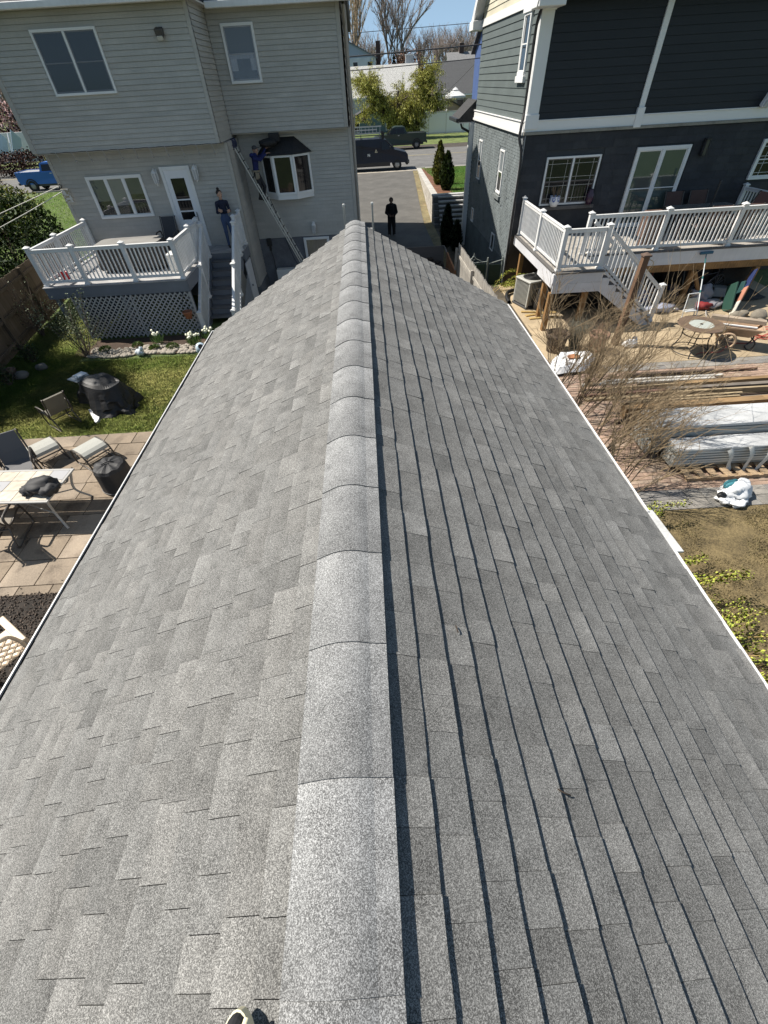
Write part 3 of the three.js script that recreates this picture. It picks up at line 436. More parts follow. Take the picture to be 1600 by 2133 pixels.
  for (let y = .72; y < 4.15; y += bh + .009, row++) for (let z = wz - .02 - (row % 2) * .1; z > -24.4; z -= bl + .009) {
    const zc = z - bl / 2, yc = y + bh / 2; if (holes.some(h => zc > h[0] - .1 && zc < h[1] + .1 && yc > h[2] - .03 && yc < h[3] + .03)) continue; if (rnd() < .006) continue;
    const o = rr(-.004, .006) + (rnd() < .06 ? .006 : 0); bk.push(faces([[[wx - .018 - o, y, z], [wx - .018 - o, y + bh, z], [wx - .018 - o, y + bh, z - bl], [wx - .018 - o, y, z - bl]], [[wx - .018 - o, y + bh, z], [wx, y + bh, z], [wx, y + bh, z - bl], [wx - .018 - o, y + bh, z - bl]], [[wx - .018 - o, y, z], [wx, y, z], [wx, y + bh, z], [wx - .018 - o, y + bh, z]], [[wx - .018 - o, y, z - bl], [wx, y, z - bl], [wx, y + bh, z - bl], [wx - .018 - o, y + bh, z - bl]], [[wx - .018 - o, y, z], [wx, y, z], [wx, y, z - bl], [wx - .018 - o, y, z - bl]]]));
  }
  const brickM = M([.215, .25, .262], .7, { map: tConc }); const bo = mesh('brick', bk, brickM, t); bo.userData.kind = 'stuff';
  mesh('mortar', b2(wx - .004, wx + .015, .7, 4.16, -24.44, wz - .01), M([.13, .15, .16], .9), t); mesh('foundation', b2(wx - .02, wx + .02, -.8, .7, -24.44, wz), M([.14, .17, .18], .9, { map: tConc }), t);
  mesh('foundation', [b2(wx, 15, -.2, 1.55, wz - .02, wz - .001)], M([.1, .08, .065], .95, { map: tConc }), t);
  // rear lower storey: courses of broad painted shingles, laid one by one
  const blM = [[.034, .037, .047], [.039, .043, .053], [.03, .034, .043], [.043, .047, .055]].map(c => M(c, .75, { map: tConc })); row = 0; const rh = [[5.7, 7.53, 2.3, 3.68], [8.48, 10.28, 1.5, 3.79], [12.4, 13.7, 2.7, 3.8]];
  for (let y = 1.56; y < 4.14; y += .185, row++) { let x = wx + .02 + (row % 2) * -.2; while (x < 13.4) { const w = rr(.34, .46); let x0 = Math.max(x, wx), x1 = Math.min(x + w, 13.4); x += w; const yc = y + .09; const h = rh.find(h => x1 > h[0] && x0 < h[1] && y + .18 > h[2] + .01 && y < h[3] - .01); let segs = [[x0, x1]]; if (h) segs = [[x0, Math.min(x1, h[0])], [Math.max(x0, h[1]), x1]].filter(s => s[1] - s[0] > .04);
      for (const s of segs) { const o = rr(0, .004); mesh('wall_shingle', faces([[[s[0] + .003, y, wz + .016 + o], [s[1] - .003, y, wz + .016 + o], [s[1] - .003, y + .183, wz + .004], [s[0] + .003, y + .183, wz + .004]], [[s[0] + .003, y, wz + .016 + o], [s[0] + .003, y, wz], [s[1] - .003, y, wz], [s[1] - .003, y, wz + .016 + o]]]), blM[Math.floor(rnd() * 4)], t); } } }
  // windows
  const W = windowPart;
  W(t, 'x', 5.76, 7.47, 2.38, 3.62, wz - .03, 1, { cols: 2, frame: .05, grid: true, sashM: M([.1, .09, .085], .6), muntM: M([.4, .38, .35], .6) });
  mesh('sill', b2(5.66, 7.57, 2.26, 2.36, wz - .02, wz + .12, .01), M([.14, .135, .135], .85, { map: tConc }), t);
  W(t, 'x', 8.54, 10.22, 1.63, 3.73, wz, 1, { cols: 2, frame: .09, dh: true, sash: .03, glass: M([.05, .075, .075], .05, { ior: 1.8 }) });
  W(t, 'x', 12.46, 13.7, 2.75, 3.75, wz, 1, { frame: .07, grid: true });
  W(t, 'z', -19.4, -18.78, 2.42, 3.64, wx + .03, -1, { frame: .05, grid: false }); W(t, 'z', -23.08, -22.46, 2.34, 3.64, wx + .03, -1, { frame: .05 });
  for (const zz of [-19.09, -22.77]) mesh('sill', b2(wx - .1, wx + .02, 2.26, 2.38, zz - .42, zz + .42, .01), M([.2, .225, .23], .8, { map: tConc }), t);
  W(t, 'z', -18.32, -17.62, 5.42, 6.7, wx, -1, { frame: .09, depth: .07 }); mesh('window_head', [b2(wx - .1, wx, 6.66, 6.86, -18.4, -17.54, .008), b2(wx - .1, wx, 5.28, 5.42, -18.4, -17.54, .008)], whiteTrim, t);
  W(t, 'z', -19.3, -18.8, .6, 1.16, wx + .03, -1, { frame: .03, dh: false }); W(t, 'z', -23.45, -23, .75, 1.25, wx + .03, -1, { frame: .03, dh: false });
}
{
  const l = thing('porch_lantern', 'dark lantern on the charcoal wall right of the sliding door', 'lamp', [10.6, 3.62, -16.77]);
  mesh('bracket', b2(-.06, .06, -.15, .2, 0, .03, .006), black, l); mesh('cage', [b2(-.075, .075, .2, .24, .04, .2), b2(-.06, .06, -.18, -.15, .05, .18), ...[[-.06, .05], [.06, .05], [-.06, .18], [.06, .18]].map(p => b2(p[0] - .008, p[0] + .008, -.15, .2, p[1] - .008, p[1] + .008))], black, l); mesh('lamp_glass', b2(-.05, .05, -.15, .2, .06, .17), M([.06, .06, .065], .1), l);
  const f = thing('security_light', 'pale security lamp on the white band at the right edge', 'lamp', [11.88, 4.55, -16.7]); mesh('housing', [bx(0, .1, .12, .22, .34, .16, .03, [.35, 0, -.1])], M([.6, .62, .65], .4), f); mesh('base', b2(-.06, .06, -.08, .06, 0, .08, .01), whiteTrim, f); mesh('lamp_glass', bx(0, .02, .2, .18, .16, .02, .004, [.35, 0, -.1]), M([.4, .42, .45], .1), f);
  const p = thing('flower_pot', 'white and blue glazed pot with dry stems on the window sill', 'flower pot', [6.2, 2.37, -16.63]);
  const pt = tex(128, 1, (u, v) => { const b = (v > .78 && v < .84) || v < .08 || v > .94, d = Math.hypot((u * 6 % 1) - .5, (v - .45) * 2.2), r = (d < .36 && d > .24) || d < .12; return b || r ? [.06, .12, .4] : [.85, .86, .88]; });
  const pg = new THREE.LatheGeometry([[.001, 0], [.1, 0], [.15, .1], [.165, .2], [.15, .26], [.165, .28], [.15, .28], [.14, .24], [.001, .23]].map(q => new THREE.Vector2(...q)), 24);
  mesh('pot', pg, M([.85, .85, .85], .25, { map: pt }), p); const st = []; for (let i = 0; i < 14; i++) { const a = rr(0, 6.28); st.push(rod(V(.05 * Math.cos(a), .22, .05 * Math.sin(a)), V(.13 * Math.cos(a), rr(.4, .55), .13 * Math.sin(a)), .006)); } mesh('stem', st, M([.2, .13, .08], .9), p).userData.kind = 'stuff';
  const v = thing('vase', 'dark purple vase at the right end of the window sill', 'vase', [7.36, 2.37, -16.66]); mesh('body', lathe([[.001, 0], [.08, 0], [.12, .12], [.12, .26], [.07, .36], [.085, .4], [.06, .4]], 20), M([.045, .02, .04], .25), v);
}
// ---------------------------------------------------------------- right deck
{
  const t = thing('right_deck', 'raised deck with white railing and side steps behind the dark house', 'deck'); const fy = 1.6;
  const grey = M([.52, .49, .45], .75, { map: tWoodX }), rimM = M([.68, .68, .7], .55, { map: tSide }), wood = M([.36, .2, .075], .8, { map: tWood }), edge = M([.1, .095, .09], .7);
  for (let z = -14.05; z > -16.75; z -= .145) mesh('floor_board', b2(5.2, 12.9, fy - .025, fy + rr(-.001, .001), z - .139, z, .003), grey, t);
  for (let z = -12.66; z > -14.0; z -= .145) mesh('floor_board', b2(5.2, 6.44, fy - .025, fy + rr(-.001, .001), Math.max(z - .139, -14.045), z, .003), grey, t);
  mesh('edge_board', [b2(5.13, 6.5, fy - .03, fy + .002, -12.66, -12.52, .004), b2(5.08, 5.195, fy - .03, fy + .002, -16.75, -12.67, .004), b2(6.51, 12.9, fy - .03, fy + .002, -14.045, -13.93, .004)], edge, t);
  for (const g of [b2(5.13, 6.48, 1.32, fy - .035, -12.58, -12.55, .003), b2(5.13, 6.48, 1.07, 1.317, -12.583, -12.553, .003), b2(5.1, 5.13, 1.32, fy - .035, -16.75, -12.56, .003), b2(5.1, 5.13, 1.2, 1.317, -13.9, -12.59, .003), b2(6.48, 12.9, 1.22, fy - .035, -13.98, -13.95, .003)]) mesh('fascia_board', g, rimM, t);
  mesh('beam', b2(6.5, 12.9, 1.02, 1.218, -14.06, -13.96, .006), wood, t);
  for (const [x, z, h] of [[5.32, -13.65, 1.2], [5.17, -12.66, 1.07], [6.42, -13.2, 1.07], [10.02, -14.0, 1.02], [12.0, -14.0, 1.02], [5.32, -16.3, 1.2]]) mesh('support_post', b2(x - .07, x + .07, 0, h, z - .07, z + .07, .006), wood, t);
  for (const [a, b] of [[[10.06, .98, -13.95], [10.62, .02, -13.8]], [[11.96, .98, -13.95], [11.5, .02, -13.75]]]) mesh('brace', beam(V(...a), V(...b), .09, .09, V(0, 0, 1), .004), wood, t);
  railing(t, [5.24, fy, -12.74], [5.24, fy, -16.72], [0, .51, 1], { h: 1.0 });
  railing(t, [5.24, fy, -12.74], [6.38, fy, -12.74], [0, 1], { h: 1.0, skip: [0] });
  railing(t, [6.42, fy, -14.1], [12.85, fy, -14.1], [0, .345, .68, 1], { h: 1.0 });
  railing(t, [12.5, fy, -16.7], [12.85, fy, -14.1], [0, 1], { h: 1.0, skip: [1] });
  railing(t, [6.46, fy + .03, -12.74], [8.42, .06, -12.74], [0, .6, 1], { h: .93, skip: [0], postH: 1.0 });
  railing(t, [6.46, fy + .03, -13.96], [8.42, .06, -13.96], [0, 1], { h: .93, skip: [0], postH: 1.0 });
  const n = 7, rs = fy / (n + 1), rn = .265; const poly = [[6.46, fy - .06]]; for (let k = 1; k <= n; k++) { poly.push([6.46 + (k - 1) * rn, fy - k * rs], [6.46 + k * rn, fy - k * rs]); } poly.push([6.46 + n * rn, 0], [6.46 + n * rn - .25, 0], [6.46, fy - .52]);
  for (const z of [-12.62, -14.02]) mesh('stringer', at(prism(poly, .035), 0, 0, z), rimM, t);
  mesh('skirt_rail', beam(V(6.5, fy - .03, -12.6), V(8.42, -.0, -12.6), .03, .05), rimM, t);
  for (let k = 1; k <= n; k++) mesh('stair_tread', b2(6.45 + (k - 1) * rn, 6.47 + k * rn, fy - k * rs, fy - k * rs + .025, -13.98, -12.6, .004), edge, t);
}
// ---------------------------------------------------------------- right yard
{
  const slab = M([.5, .4, .265], .9, { map: tConc });
  sheet('patio_slab', [[2.9, -16.78], [2.9, -10.25]].map(p => [p[0] + .9, p[1]]), [[13.6, -16.78], [13.6, -10.25]], 10, .012, slab);
  sheet('bare_soil', [[2.4, -12], [2.4, 3]], [[4.6, -12], [5.9, 3]], 20, .004, M([.2, .13, .085], .98, { map: tDirt }));
  sheet('worn_turf', [[4.5, -4.96], [5.2, 2]], [[11, -4.96], [11, 2]], 10, .007, M([.23, .18, .09], .97, { map: tDirt }));
  const base = sheet('paver_bed', [[4.2, -10.25], [4.2, -4.96]], [[13.6, -10.25], [13.6, -4.96]], 10, .0, M([.2, .15, .11], .98, { map: tDirt }));
  const gp = [[.30, .29, .27], [.34, .32, .29], [.27, .26, .25]].map(c => M(c, .9, { map: tConc })), rp = [[.42, .3, .23], [.45, .32, .25], [.39, .28, .215], [.44, .34, .265]].map(c => M(c, .9, { map: tConc }));
  const pv = []; const put = (x0, x1, z0, z1, m) => pv.push({ g: b2(x0 + .004, x1 - .004, -.05, .02 + rr(-.003, .003), z0 + .004, z1 - .004, .006), m, k: Math.hypot((x0 + x1) / 2 - 8.2, 0) + Math.abs((z0 + z1) / 2 + 7) * .3 });
  for (let x = 6; x < 12; x += .22) for (const z of [-10.23, -10.05]) put(x, x + .22, z, z + .18, gp[Math.floor(rnd() * 3)]);
  for (let x = 4.3; x < 8.6; x += .3) for (const z of [-5.46, -5.21]) put(x, x + .3, z, z + .25, gp[Math.floor(rnd() * 3)]);
  let r = 0; for (let z = -9.86; z < -5.5; z += .105, r++) for (let x = 4.3 + (r % 2) * .1; x < 10.8; x += .21) put(x, x + .21, z, z + .105, rp[Math.floor(rnd() * 4)]);
  const vis = pv.filter(p => { p.g.computeBoundingBox(); const c = p.g.boundingBox; return (c.min.z > -6 && c.min.x > 5.2) || (c.min.z < -9.2 && c.min.x > 7.6); }), rest = pv.filter(p => !vis.includes(p));
  vis.slice(0, 300).forEach(p => mesh('paver', p.g, p.m, base)); for (const m of [...gp, ...rp]) { const L = [...vis.slice(300), ...rest].filter(p => p.m === m).map(p => p.g); if (L.length) mesh('paver_field', L, m, base).userData.kind = 'stuff'; }
}
{ // air conditioner
  const t = thing('air_conditioner', 'grey louvred air conditioner condenser on the slab by the dark house corner', 'air conditioner', [5.33, .012, -14.78], .35);
  const g = M([.36, .36, .33], .5); mesh('base', b2(-.4, .4, 0, .06, -.4, .4, .02), M([.05, .05, .05], .8), t);
  for (let i = 0; i < 4; i++) { const L = []; for (let k = 0; k < 11; k++) L.push(b2(-.3 + k * .06, -.275 + k * .06, .1, .75, .35, .372)); mesh('louvre', L.map(q => q.rotateY(i * PI / 2)), M([.34, .34, .31], .5), t).userData.kind = 'stuff'; }
  mesh('case', [b2(-.345, .345, .06, .76, -.345, .345)], M([.03, .03, .03], .8), t); mesh('corner_post', [-1, 1].flatMap(a => [-1, 1].map(b => bx(a * .35, .42, b * .35, .07, .72, .07, .015))), g, t);
  mesh('lid', [b2(-.4, .4, .76, .83, -.4, .4, .03)], M([.4, .4, .37], .5), t); mesh('fan_grille', [.1, .18, .26, .32].map(q => at(new THREE.TorusGeometry(q, .008, 5, 28).toNonIndexed(), 0, .85, 0, PI / 2)), black, t); mesh('fan', at(new THREE.CircleGeometry(.31, 24).toNonIndexed(), 0, .843, 0, -PI / 2), black, t);
  single('drain_hose', [tube([[4.7, .06, -14.9], [4.72, .08, -15.3], [4.85, .1, -15.7], [5.1, .12, -15.85], [5.3, .2, -15.6], [5.2, .35, -15.2]], .06, 40, 8)], black, 'thick black corrugated hose curving round behind the grey condenser', 'hose');
  const pm = M([.6, .42, .16], .8, { map: tWoodX }); [[[4.9, .03, -14.1], [5.95, .03, -13.85]], [[4.95, .03, -13.75], [6.0, .03, -13.95]], [[5.0, .03, -13.5], [5.95, .03, -13.55]]].forEach((p, i) => single('timber_plank', [beam(V(...p[0]), V(...p[1]), .1, .035, undefined, .004)], pm, ['long yellow plank on the slab nearest the grey condenser', 'middle yellow plank crossing the slab beside the deck post', 'yellow plank on the slab nearest the garage roof edge'][i], 'plank'));
  const p = thing('timber_post', 'tall weathered brown post with a cap in front of the right steps', 'post', [6.83, 0, -11.42]); mesh('post', bx(0, 1.1, 0, .15, 2.25, .15, .01), M([.2, .115, .07], .85, { map: tWood }), p); mesh('cap', [b2(-.1, .1, 2.22, 2.26, -.1, .1, .006), at(new THREE.ConeGeometry(.12, .05, 4).toNonIndexed(), 0, 2.285, 0, 0, PI / 4)], M([.12, .08, .06], .8), p); mesh('wire', tube([[.08, 2.15, 0], [.2, 2.1, .05], [.22, 1.95, .05], [.1, 1.9, .08]], .008, 16, 4), M([.4, .3, .15], .7), p);
}
{ // round patio table: dark rim, frosted middle, curved legs with two rings
  const t = thing('round_patio_table', 'round brown patio table with pale frosted centre on the sunny slab', 'table', [8.53, .012, -10.72]);
  mesh('tabletop', [lathe([[.29, .715], [.53, .715], [.55, .725], [.55, .74], [.53, .745], [.29, .742]], 48)], M([.2, .14, .1], .35, { map: tConc }), t); mesh('glass_centre', [lathe([[.02, .728], [.295, .728], [.295, .738], [.02, .738]], 40)], M([.42, .45, .41], .25), t); mesh('umbrella_ring', [at(new THREE.TorusGeometry(.03, .01, 6, 16).toNonIndexed(), 0, .742, 0, PI / 2)], black, t);
  for (let k = 0; k < 4; k++) { const a = k * PI / 2 + .5, c = Math.cos(a), s = Math.sin(a); mesh('leg', tube([[.4 * c, .71, .4 * s], [.34 * c, .55, .34 * s], [.33 * c, .35, .33 * s], [.42 * c, .1, .42 * s], [.47 * c, .01, .47 * s]], .016, 20, 6), darkMetal, t); }
  mesh('ring', at(new THREE.TorusGeometry(.335, .014, 6, 36).toNonIndexed(), 0, .5, 0, PI / 2), darkMetal, t); mesh('ring', at(new THREE.TorusGeometry(.44, .012, 6, 40).toNonIndexed(), 0, .07, 0, PI / 2), darkMetal, t);
}
{ // garden cart
  const t = thing('garden_cart', 'beige two-wheeled garden cart with a timber across its tray', 'cart', [9.75, .012, -11.0], -.52); const tan = M([.5, .36, .25], .7, { map: tConc });
  const tr = (y, w, l) => [[-l, y, -w], [l, y, -w], [l, y, w], [-l, y, w]]; const A = tr(.32, .2, .36), B = tr(.56, .32, .58);
  mesh('tray', [faces([[A[0], A[1], A[2], A[3]], ...[0, 1, 2, 3].map(i => [A[i], A[(i + 1) % 4], B[(i + 1) % 4], B[i]])]), ...[0, 1, 2, 3].map(i => beam(V(...B[i]), V(...B[(i + 1) % 4]), .04, .03))], tan, t);
  for (const s of [-1, 1]) { const w = mesh('wheel', at(new THREE.TorusGeometry(.2, .03, 8, 28).toNonIndexed(), -.12, .22, s * .37), M([.42, .3, .2], .8), t); mesh('spoke', [...Array(8).keys()].map(k => rod(V(-.12, .22, s * .37), V(-.12 + .19 * Math.cos(k * PI / 4), .22 + .19 * Math.sin(k * PI / 4), s * .37), .014)), M([.2, .15, .11], .7), w); }
  mesh('handle', tube([[-.5, .45, -.26], [-.72, .62, -.24], [-.8, .72, -.2], [-.8, .72, .2], [-.72, .62, .24], [-.5, .45, .26]], .015, 30, 6), M([.35, .33, .3], .5), t);
  mesh('stand', [tube([[.4, .34, -.2], [.55, .2, -.22], [.5, .01, -.22], [.42, .01, 0], [.5, .01, .22], [.55, .2, .22], [.4, .34, .2]], .02, 30, 6)], darkMetal, t); mesh('axle', rod(V(-.12, .22, -.37), V(-.12, .22, .37), .015), steel, t);
  single('timber_block', [at(bx(0, 0, 0, 1.25, .1, .16, .008), 9.8, .64, -11.12, 0, -.52, 0)], M([.5, .41, .32], .85, { map: tWoodX }), 'grey weathered timber lying across the beige cart', 'timber'); single('white_batten', [at(bx(0, 0, 0, .85, .03, .05, .004), 9.68, .58, -10.87, 0, -.5, 0)], whiteTrim, 'thin white strip lying in the beige cart tray', 'batten');
}
{ // push broom, frame, stones, hose, things stored under the deck
  const b = thing('push_broom', 'blue-headed broom with white pole leaning on the deck rim', 'broom', [0, 0, 0]); const p0 = V(10.02, .02, -12.95), p1 = V(10.12, 1.5, -13.88); const P = f => p0.clone().lerp(p1, f);
  mesh('pole', [rod(P(0), P(.6), .016, .016, 8), rod(P(.6), P(.88), .014, .014, 8)], M([.7, .72, .72], .4), b); mesh('grip', [rod(P(.38), P(.42), .021, .021, 8), rod(P(.6), P(.64), .02, .02, 8), rod(P(.84), P(.92), .018, .018, 8)], M([.03, .15, .15], .5), b); mesh('head', [beam(P(1).add(V(-.19, 0, 0)), P(1).add(V(.19, .01, 0)), .06, .07, undefined, .012), rod(P(.92), P(1), .014)], M([.02, .1, .17], .6), b);
  const f = thing('folding_frame', 'pale metal folding frame with a framed panel standing under the deck edge', 'step stool', [9.75, .012, -13.1], .12);
  mesh('rail', [rod(V(-.2, 0, .12), V(-.16, .62, -.03), .016), rod(V(.2, 0, .12), V(.16, .62, -.03), .016), rod(V(-.16, .62, -.03), V(.16, .62, -.03), .016)], M([.6, .62, .62], .4), f); mesh('panel', bx(0, .36, .035, .28, .3, .02, .004, [-.24, 0, 0]), M([.55, .54, .45], .5, { map: tBlotch }), f); mesh('step', bx(0, .17, .09, .36, .03, .16, .006), M([.55, .57, .58], .5), f);
  const stM = M([.3, .27, .22], .9, { map: tConc }); [[11.0, -12.6, .16], [11.3, -12.75, .13], [11.15, -12.3, .11], [11.55, -12.45, .19], [10.75, -12.45, .1], [11.75, -12.7, .15], [11.4, -12.15, .12]].forEach((s, i) => single('stone', [blob(s[0], s[2] * .7, s[1], s[2] * 1.25, s[2] * .8, s[2], .18, 1.6, 2, i)], stM, ['stone in the cart heap nearest the folding frame', 'second stone from the back of the heap by the red hose', 'low stone in the middle front of the cart heap', 'largest round stone in the heap behind the cart', 'smallest stone at the left end of the cart heap', 'stone at the far right end of the cart heap', 'stone nearest the red hose in the cart heap'][i], 'stone', 'stones heaped behind the cart'));
  const red = M([.42, .1, .07], .5); const h = [], n = 90; for (let i = 0; i < n; i++) { const a = i * .23; h.push([11.1 + .42 * Math.cos(a) + .1 * Math.cos(a * .31), .03 + .012 * (i % 7), -11.55 + .3 * Math.sin(a) + .12 * Math.sin(a * .23)]); } for (let i = 0; i < 14; i++) h.push([10.7 - i * .16, .03, -11.2 + .1 * Math.sin(i * .9) + i * .06]);
  single('garden_hose', tube(h, .014, 500, 5), red, 'red garden hose lying in coils right of the cart', 'hose');
  // stored goods in the shade below the deck
  const ls = thing('flagstone_pile', 'low stack of flat stones in the shade below the right deck', 'stone stack', [8.9, .012, -15.6]); for (let k = 0; k < 9; k++) for (let c = 0; c < 2; c++) mesh('flagstone', bx(c * .85 - .4 + rr(-.06, .06), .05 + k * .085, rr(-.06, .06), rr(.6, .85), .07, rr(.4, .55), .015, [0, rr(-.15, .15), 0]), M([.2 + .05 * rnd(), .17, .13], .95, { map: tConc }), ls);
  single('blue_sack', [blob(8.75, .22, -14.1, .3, .24, .26, .3, 2, 2, 3)], M([.02, .035, .12], .35), 'glossy dark blue plastic sack beside the deck stairs', 'sack');
  single('clear_sheeting', [blob(9.15, .1, -13.55, .5, .13, .28, .6, 2.6, 3, 5)], M([.3, .32, .4], .3), 'crumpled translucent plastic sheeting on the slab under the deck', 'sheeting');
  single('paint_bucket', [lathe([[.001, .0], [.13, 0], [.15, .32], [.155, .33], [.145, .33], [.125, .02]], 20, 8.35, .012, -13.9), tube([[8.2, .34, -13.9], [8.3, .5, -13.88], [8.42, .5, -13.88], [8.5, .34, -13.9]], .01, 16, 5)], M([.5, .5, .5], .5), 'white bucket with a wire handle beside the stair foot', 'bucket');
  const bi = thing('bicycle', 'old bicycle parked in the shade under the right deck', 'bicycle', [10.85, .012, -14.35], .25); const bm = M([.06, .06, .075], .4, { metalness: .4 }), ty = M([.03, .03, .03], .8);
  for (const x of [-.5, .5]) { const w = mesh('wheel', at(new THREE.TorusGeometry(.32, .02, 6, 30).toNonIndexed(), x, .34, 0), ty, bi); mesh('spoke', [...Array(12).keys()].map(k => rod(V(x, .34, 0), V(x + .31 * Math.cos(k * PI / 6), .34 + .31 * Math.sin(k * PI / 6), 0), .004, .004, 4)), steel, w); }
  mesh('frame', [rod(V(-.5, .34, 0), V(-.05, .3, 0), .015), rod(V(-.05, .3, 0), V(-.2, .78, 0), .016), rod(V(-.2, .72, 0), V(.35, .75, 0), .016), rod(V(-.05, .3, 0), V(.37, .68, 0), .017), rod(V(-.5, .34, 0), V(-.2, .72, 0), .012), rod(V(.5, .34, 0), V(.33, .88, 0), .015)], bm, bi); mesh('handlebar', tube([[.2, .92, -.26], [.34, .95, -.1], [.34, .95, .1], [.2, .92, .26]], .013, 14, 5), steel, bi); mesh('saddle', bx(-.22, .82, 0, .25, .06, .13, .025), ty, bi);
  single('grey_bundle', [blob(10.55, .25, -13.85, .28, .3, .24, .5, 2.4, 3, 8), blob(10.75, .1, -13.6, .4, .14, .2, .5, 2.4, 3, 9)], M([.24, .23, .25], .7), 'pale crumpled cloth bundle against the bicycle', 'bundle');
  single('red_bundle', [blob(10.4, .12, -13.5, .3, .12, .2, .4, 2.4, 3, 18)], M([.2, .02, .02], .6), 'dark red cloth heap on the slab below the deck', 'bundle');
  for (let i = 0; i < 2; i++) single('folded_lounger', [beam(V(11.05 + i * .35, .03, -13.15 - i * .2), V(11.2 + i * .3, .68, -13.6 - i * .1), .4, .06, V(1, 0, 0), .02)], i ? M([.015, .06, .06], .7) : M([.01, .05, .035], .8), i ? 'teal folded lounger leaning second under the right deck' : 'green folded lounger leaning nearest the bicycle', 'folding lounger');
  const sb = thing('long_board', 'long leaning board striped white, red and blue under the right deck', 'board', [0, 0, 0]); const q0 = V(11.05, .02, -12.9), q1 = V(11.75, 1.0, -13.7), Q = f => q0.clone().lerp(q1, f); [[0, .3, [.7, .68, .6]], [.3, .62, [.55, .25, .17]], [.62, 1, [.03, .05, .16]]].forEach(s => mesh('board', beam(Q(s[0]), Q(s[1]), .2, .03, V(1, 0, 0), .004), M(s[2], .5, { map: tBlotch }), sb)); mesh('stripe', beam(Q(0).add(V(.03, 0, .03)), Q(.6).add(V(.03, 0, .03)), .04, .012, V(1, 0, 0)), M([.7, .68, .6], .5), sb);
}
{ // dark tarp and heaps added to deepen the shade under the right deck
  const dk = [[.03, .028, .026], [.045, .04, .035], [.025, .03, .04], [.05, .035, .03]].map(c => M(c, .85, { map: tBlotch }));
  single('added_shade_tarp', (() => { const q = [], f = (i, j) => { const x = 5.55 + i * .35, z = -16.7 + j * .34; return [x, .03 + .05 * noise3(x * 2.1, z * 2.1, 3), z + (j === 8 ? .12 * Math.sin(x * 2.7) : 0)]; }; for (let i = 0; i < 21; i++) for (let j = 0; j < 8; j++) q.push([f(i, j), f(i + 1, j), f(i + 1, j + 1), f(i, j + 1)]); return faces(q); })(), dk[0], 'large dark tarpaulin added to darken the slab under the right deck', 'tarpaulin');
  [['dark heap added as shade under the stair landing', 5.9, -14.4, .55, .55, .5], ['brown heap added as shade behind the stair stringer', 6.9, -14.9, .7, .6, .55], ['dark heap added as shade against the wall behind the flat stones', 8.0, -15.9, .6, .75, .4], ['black bulk added as shade behind the bicycle', 10.9, -15.5, .75, .8, .6], ['dark bulk added as shade behind the folded loungers', 12.0, -15.0, .7, .8, .6], ['dark lumps added as shade behind the paint bucket', 8.2, -14.9, .5, .45, .4]].forEach((p, i) => single('added_shade_heap', blob(p[1], p[4] * .75, p[2], p[3], p[4], p[5], .4, 2, 3, 70 + i), dk[i % 4], p[0], 'heap'));
}
{ // small goods in the clutter under the deck
  const it = [['small cardboard box on the added tarp by the deck brace', 9.55, -14.3, .34, .26, .3, [.3, .2, .11]], ['red plastic crate behind the clear sheeting', 9.2, -14.5, .4, .28, .3, [.14, .03, .03]], ['blue lidded tub beside the cardboard box', 9.95, -14.55, .42, .3, .34, [.03, .04, .09]], ['white foam box behind the green lounger', 11.5, -14.4, .4, .24, .3, [.5, .5, .48]], ['grey tool case in front of the flat stones', 8.7, -14.85, .45, .2, .24, [.12, .12, .12]], ['orange box deep under the deck right of the post', 11.9, -14.3, .3, .3, .28, [.22, .1, .04]]];
  for (const p of it) { const t = thing('storage_tub', p[0], 'box', [p[1], .05, p[2]], rr(-.4, .4)); mesh('tub', b2(-p[3] / 2, p[3] / 2, 0, p[4], -p[5] / 2, p[5] / 2, .02), M(p[6], .6, { map: tBlotch }), t); mesh('lid', b2(-p[3] / 2 - .015, p[3] / 2 + .015, p[4], p[4] + .03, -p[5] / 2 - .015, p[5] / 2 + .015, .01), M(p[6].map(v => v * .8), .6), t); }
  for (let i = 0; i < 5; i++) single('leaning_pole', rod(V(7.2 + i * 1.05, .03, -14.6 + .1 * (i % 2)), V(7.5 + i * 1.0, 1.4, -15.4), .018, .018), M([[.3, .2, .1], [.35, .35, .36], [.25, .05, .04], [.3, .28, .25], [.12, .2, .12]][i], .6), ['wooden pole leaning leftmost under the right deck', 'grey metal pole leaning behind the clear sheeting', 'red handled pole leaning beside the bicycle', 'pale pole leaning behind the bicycle wheel', 'green pole leaning by the folded loungers'][i], 'pole');
}
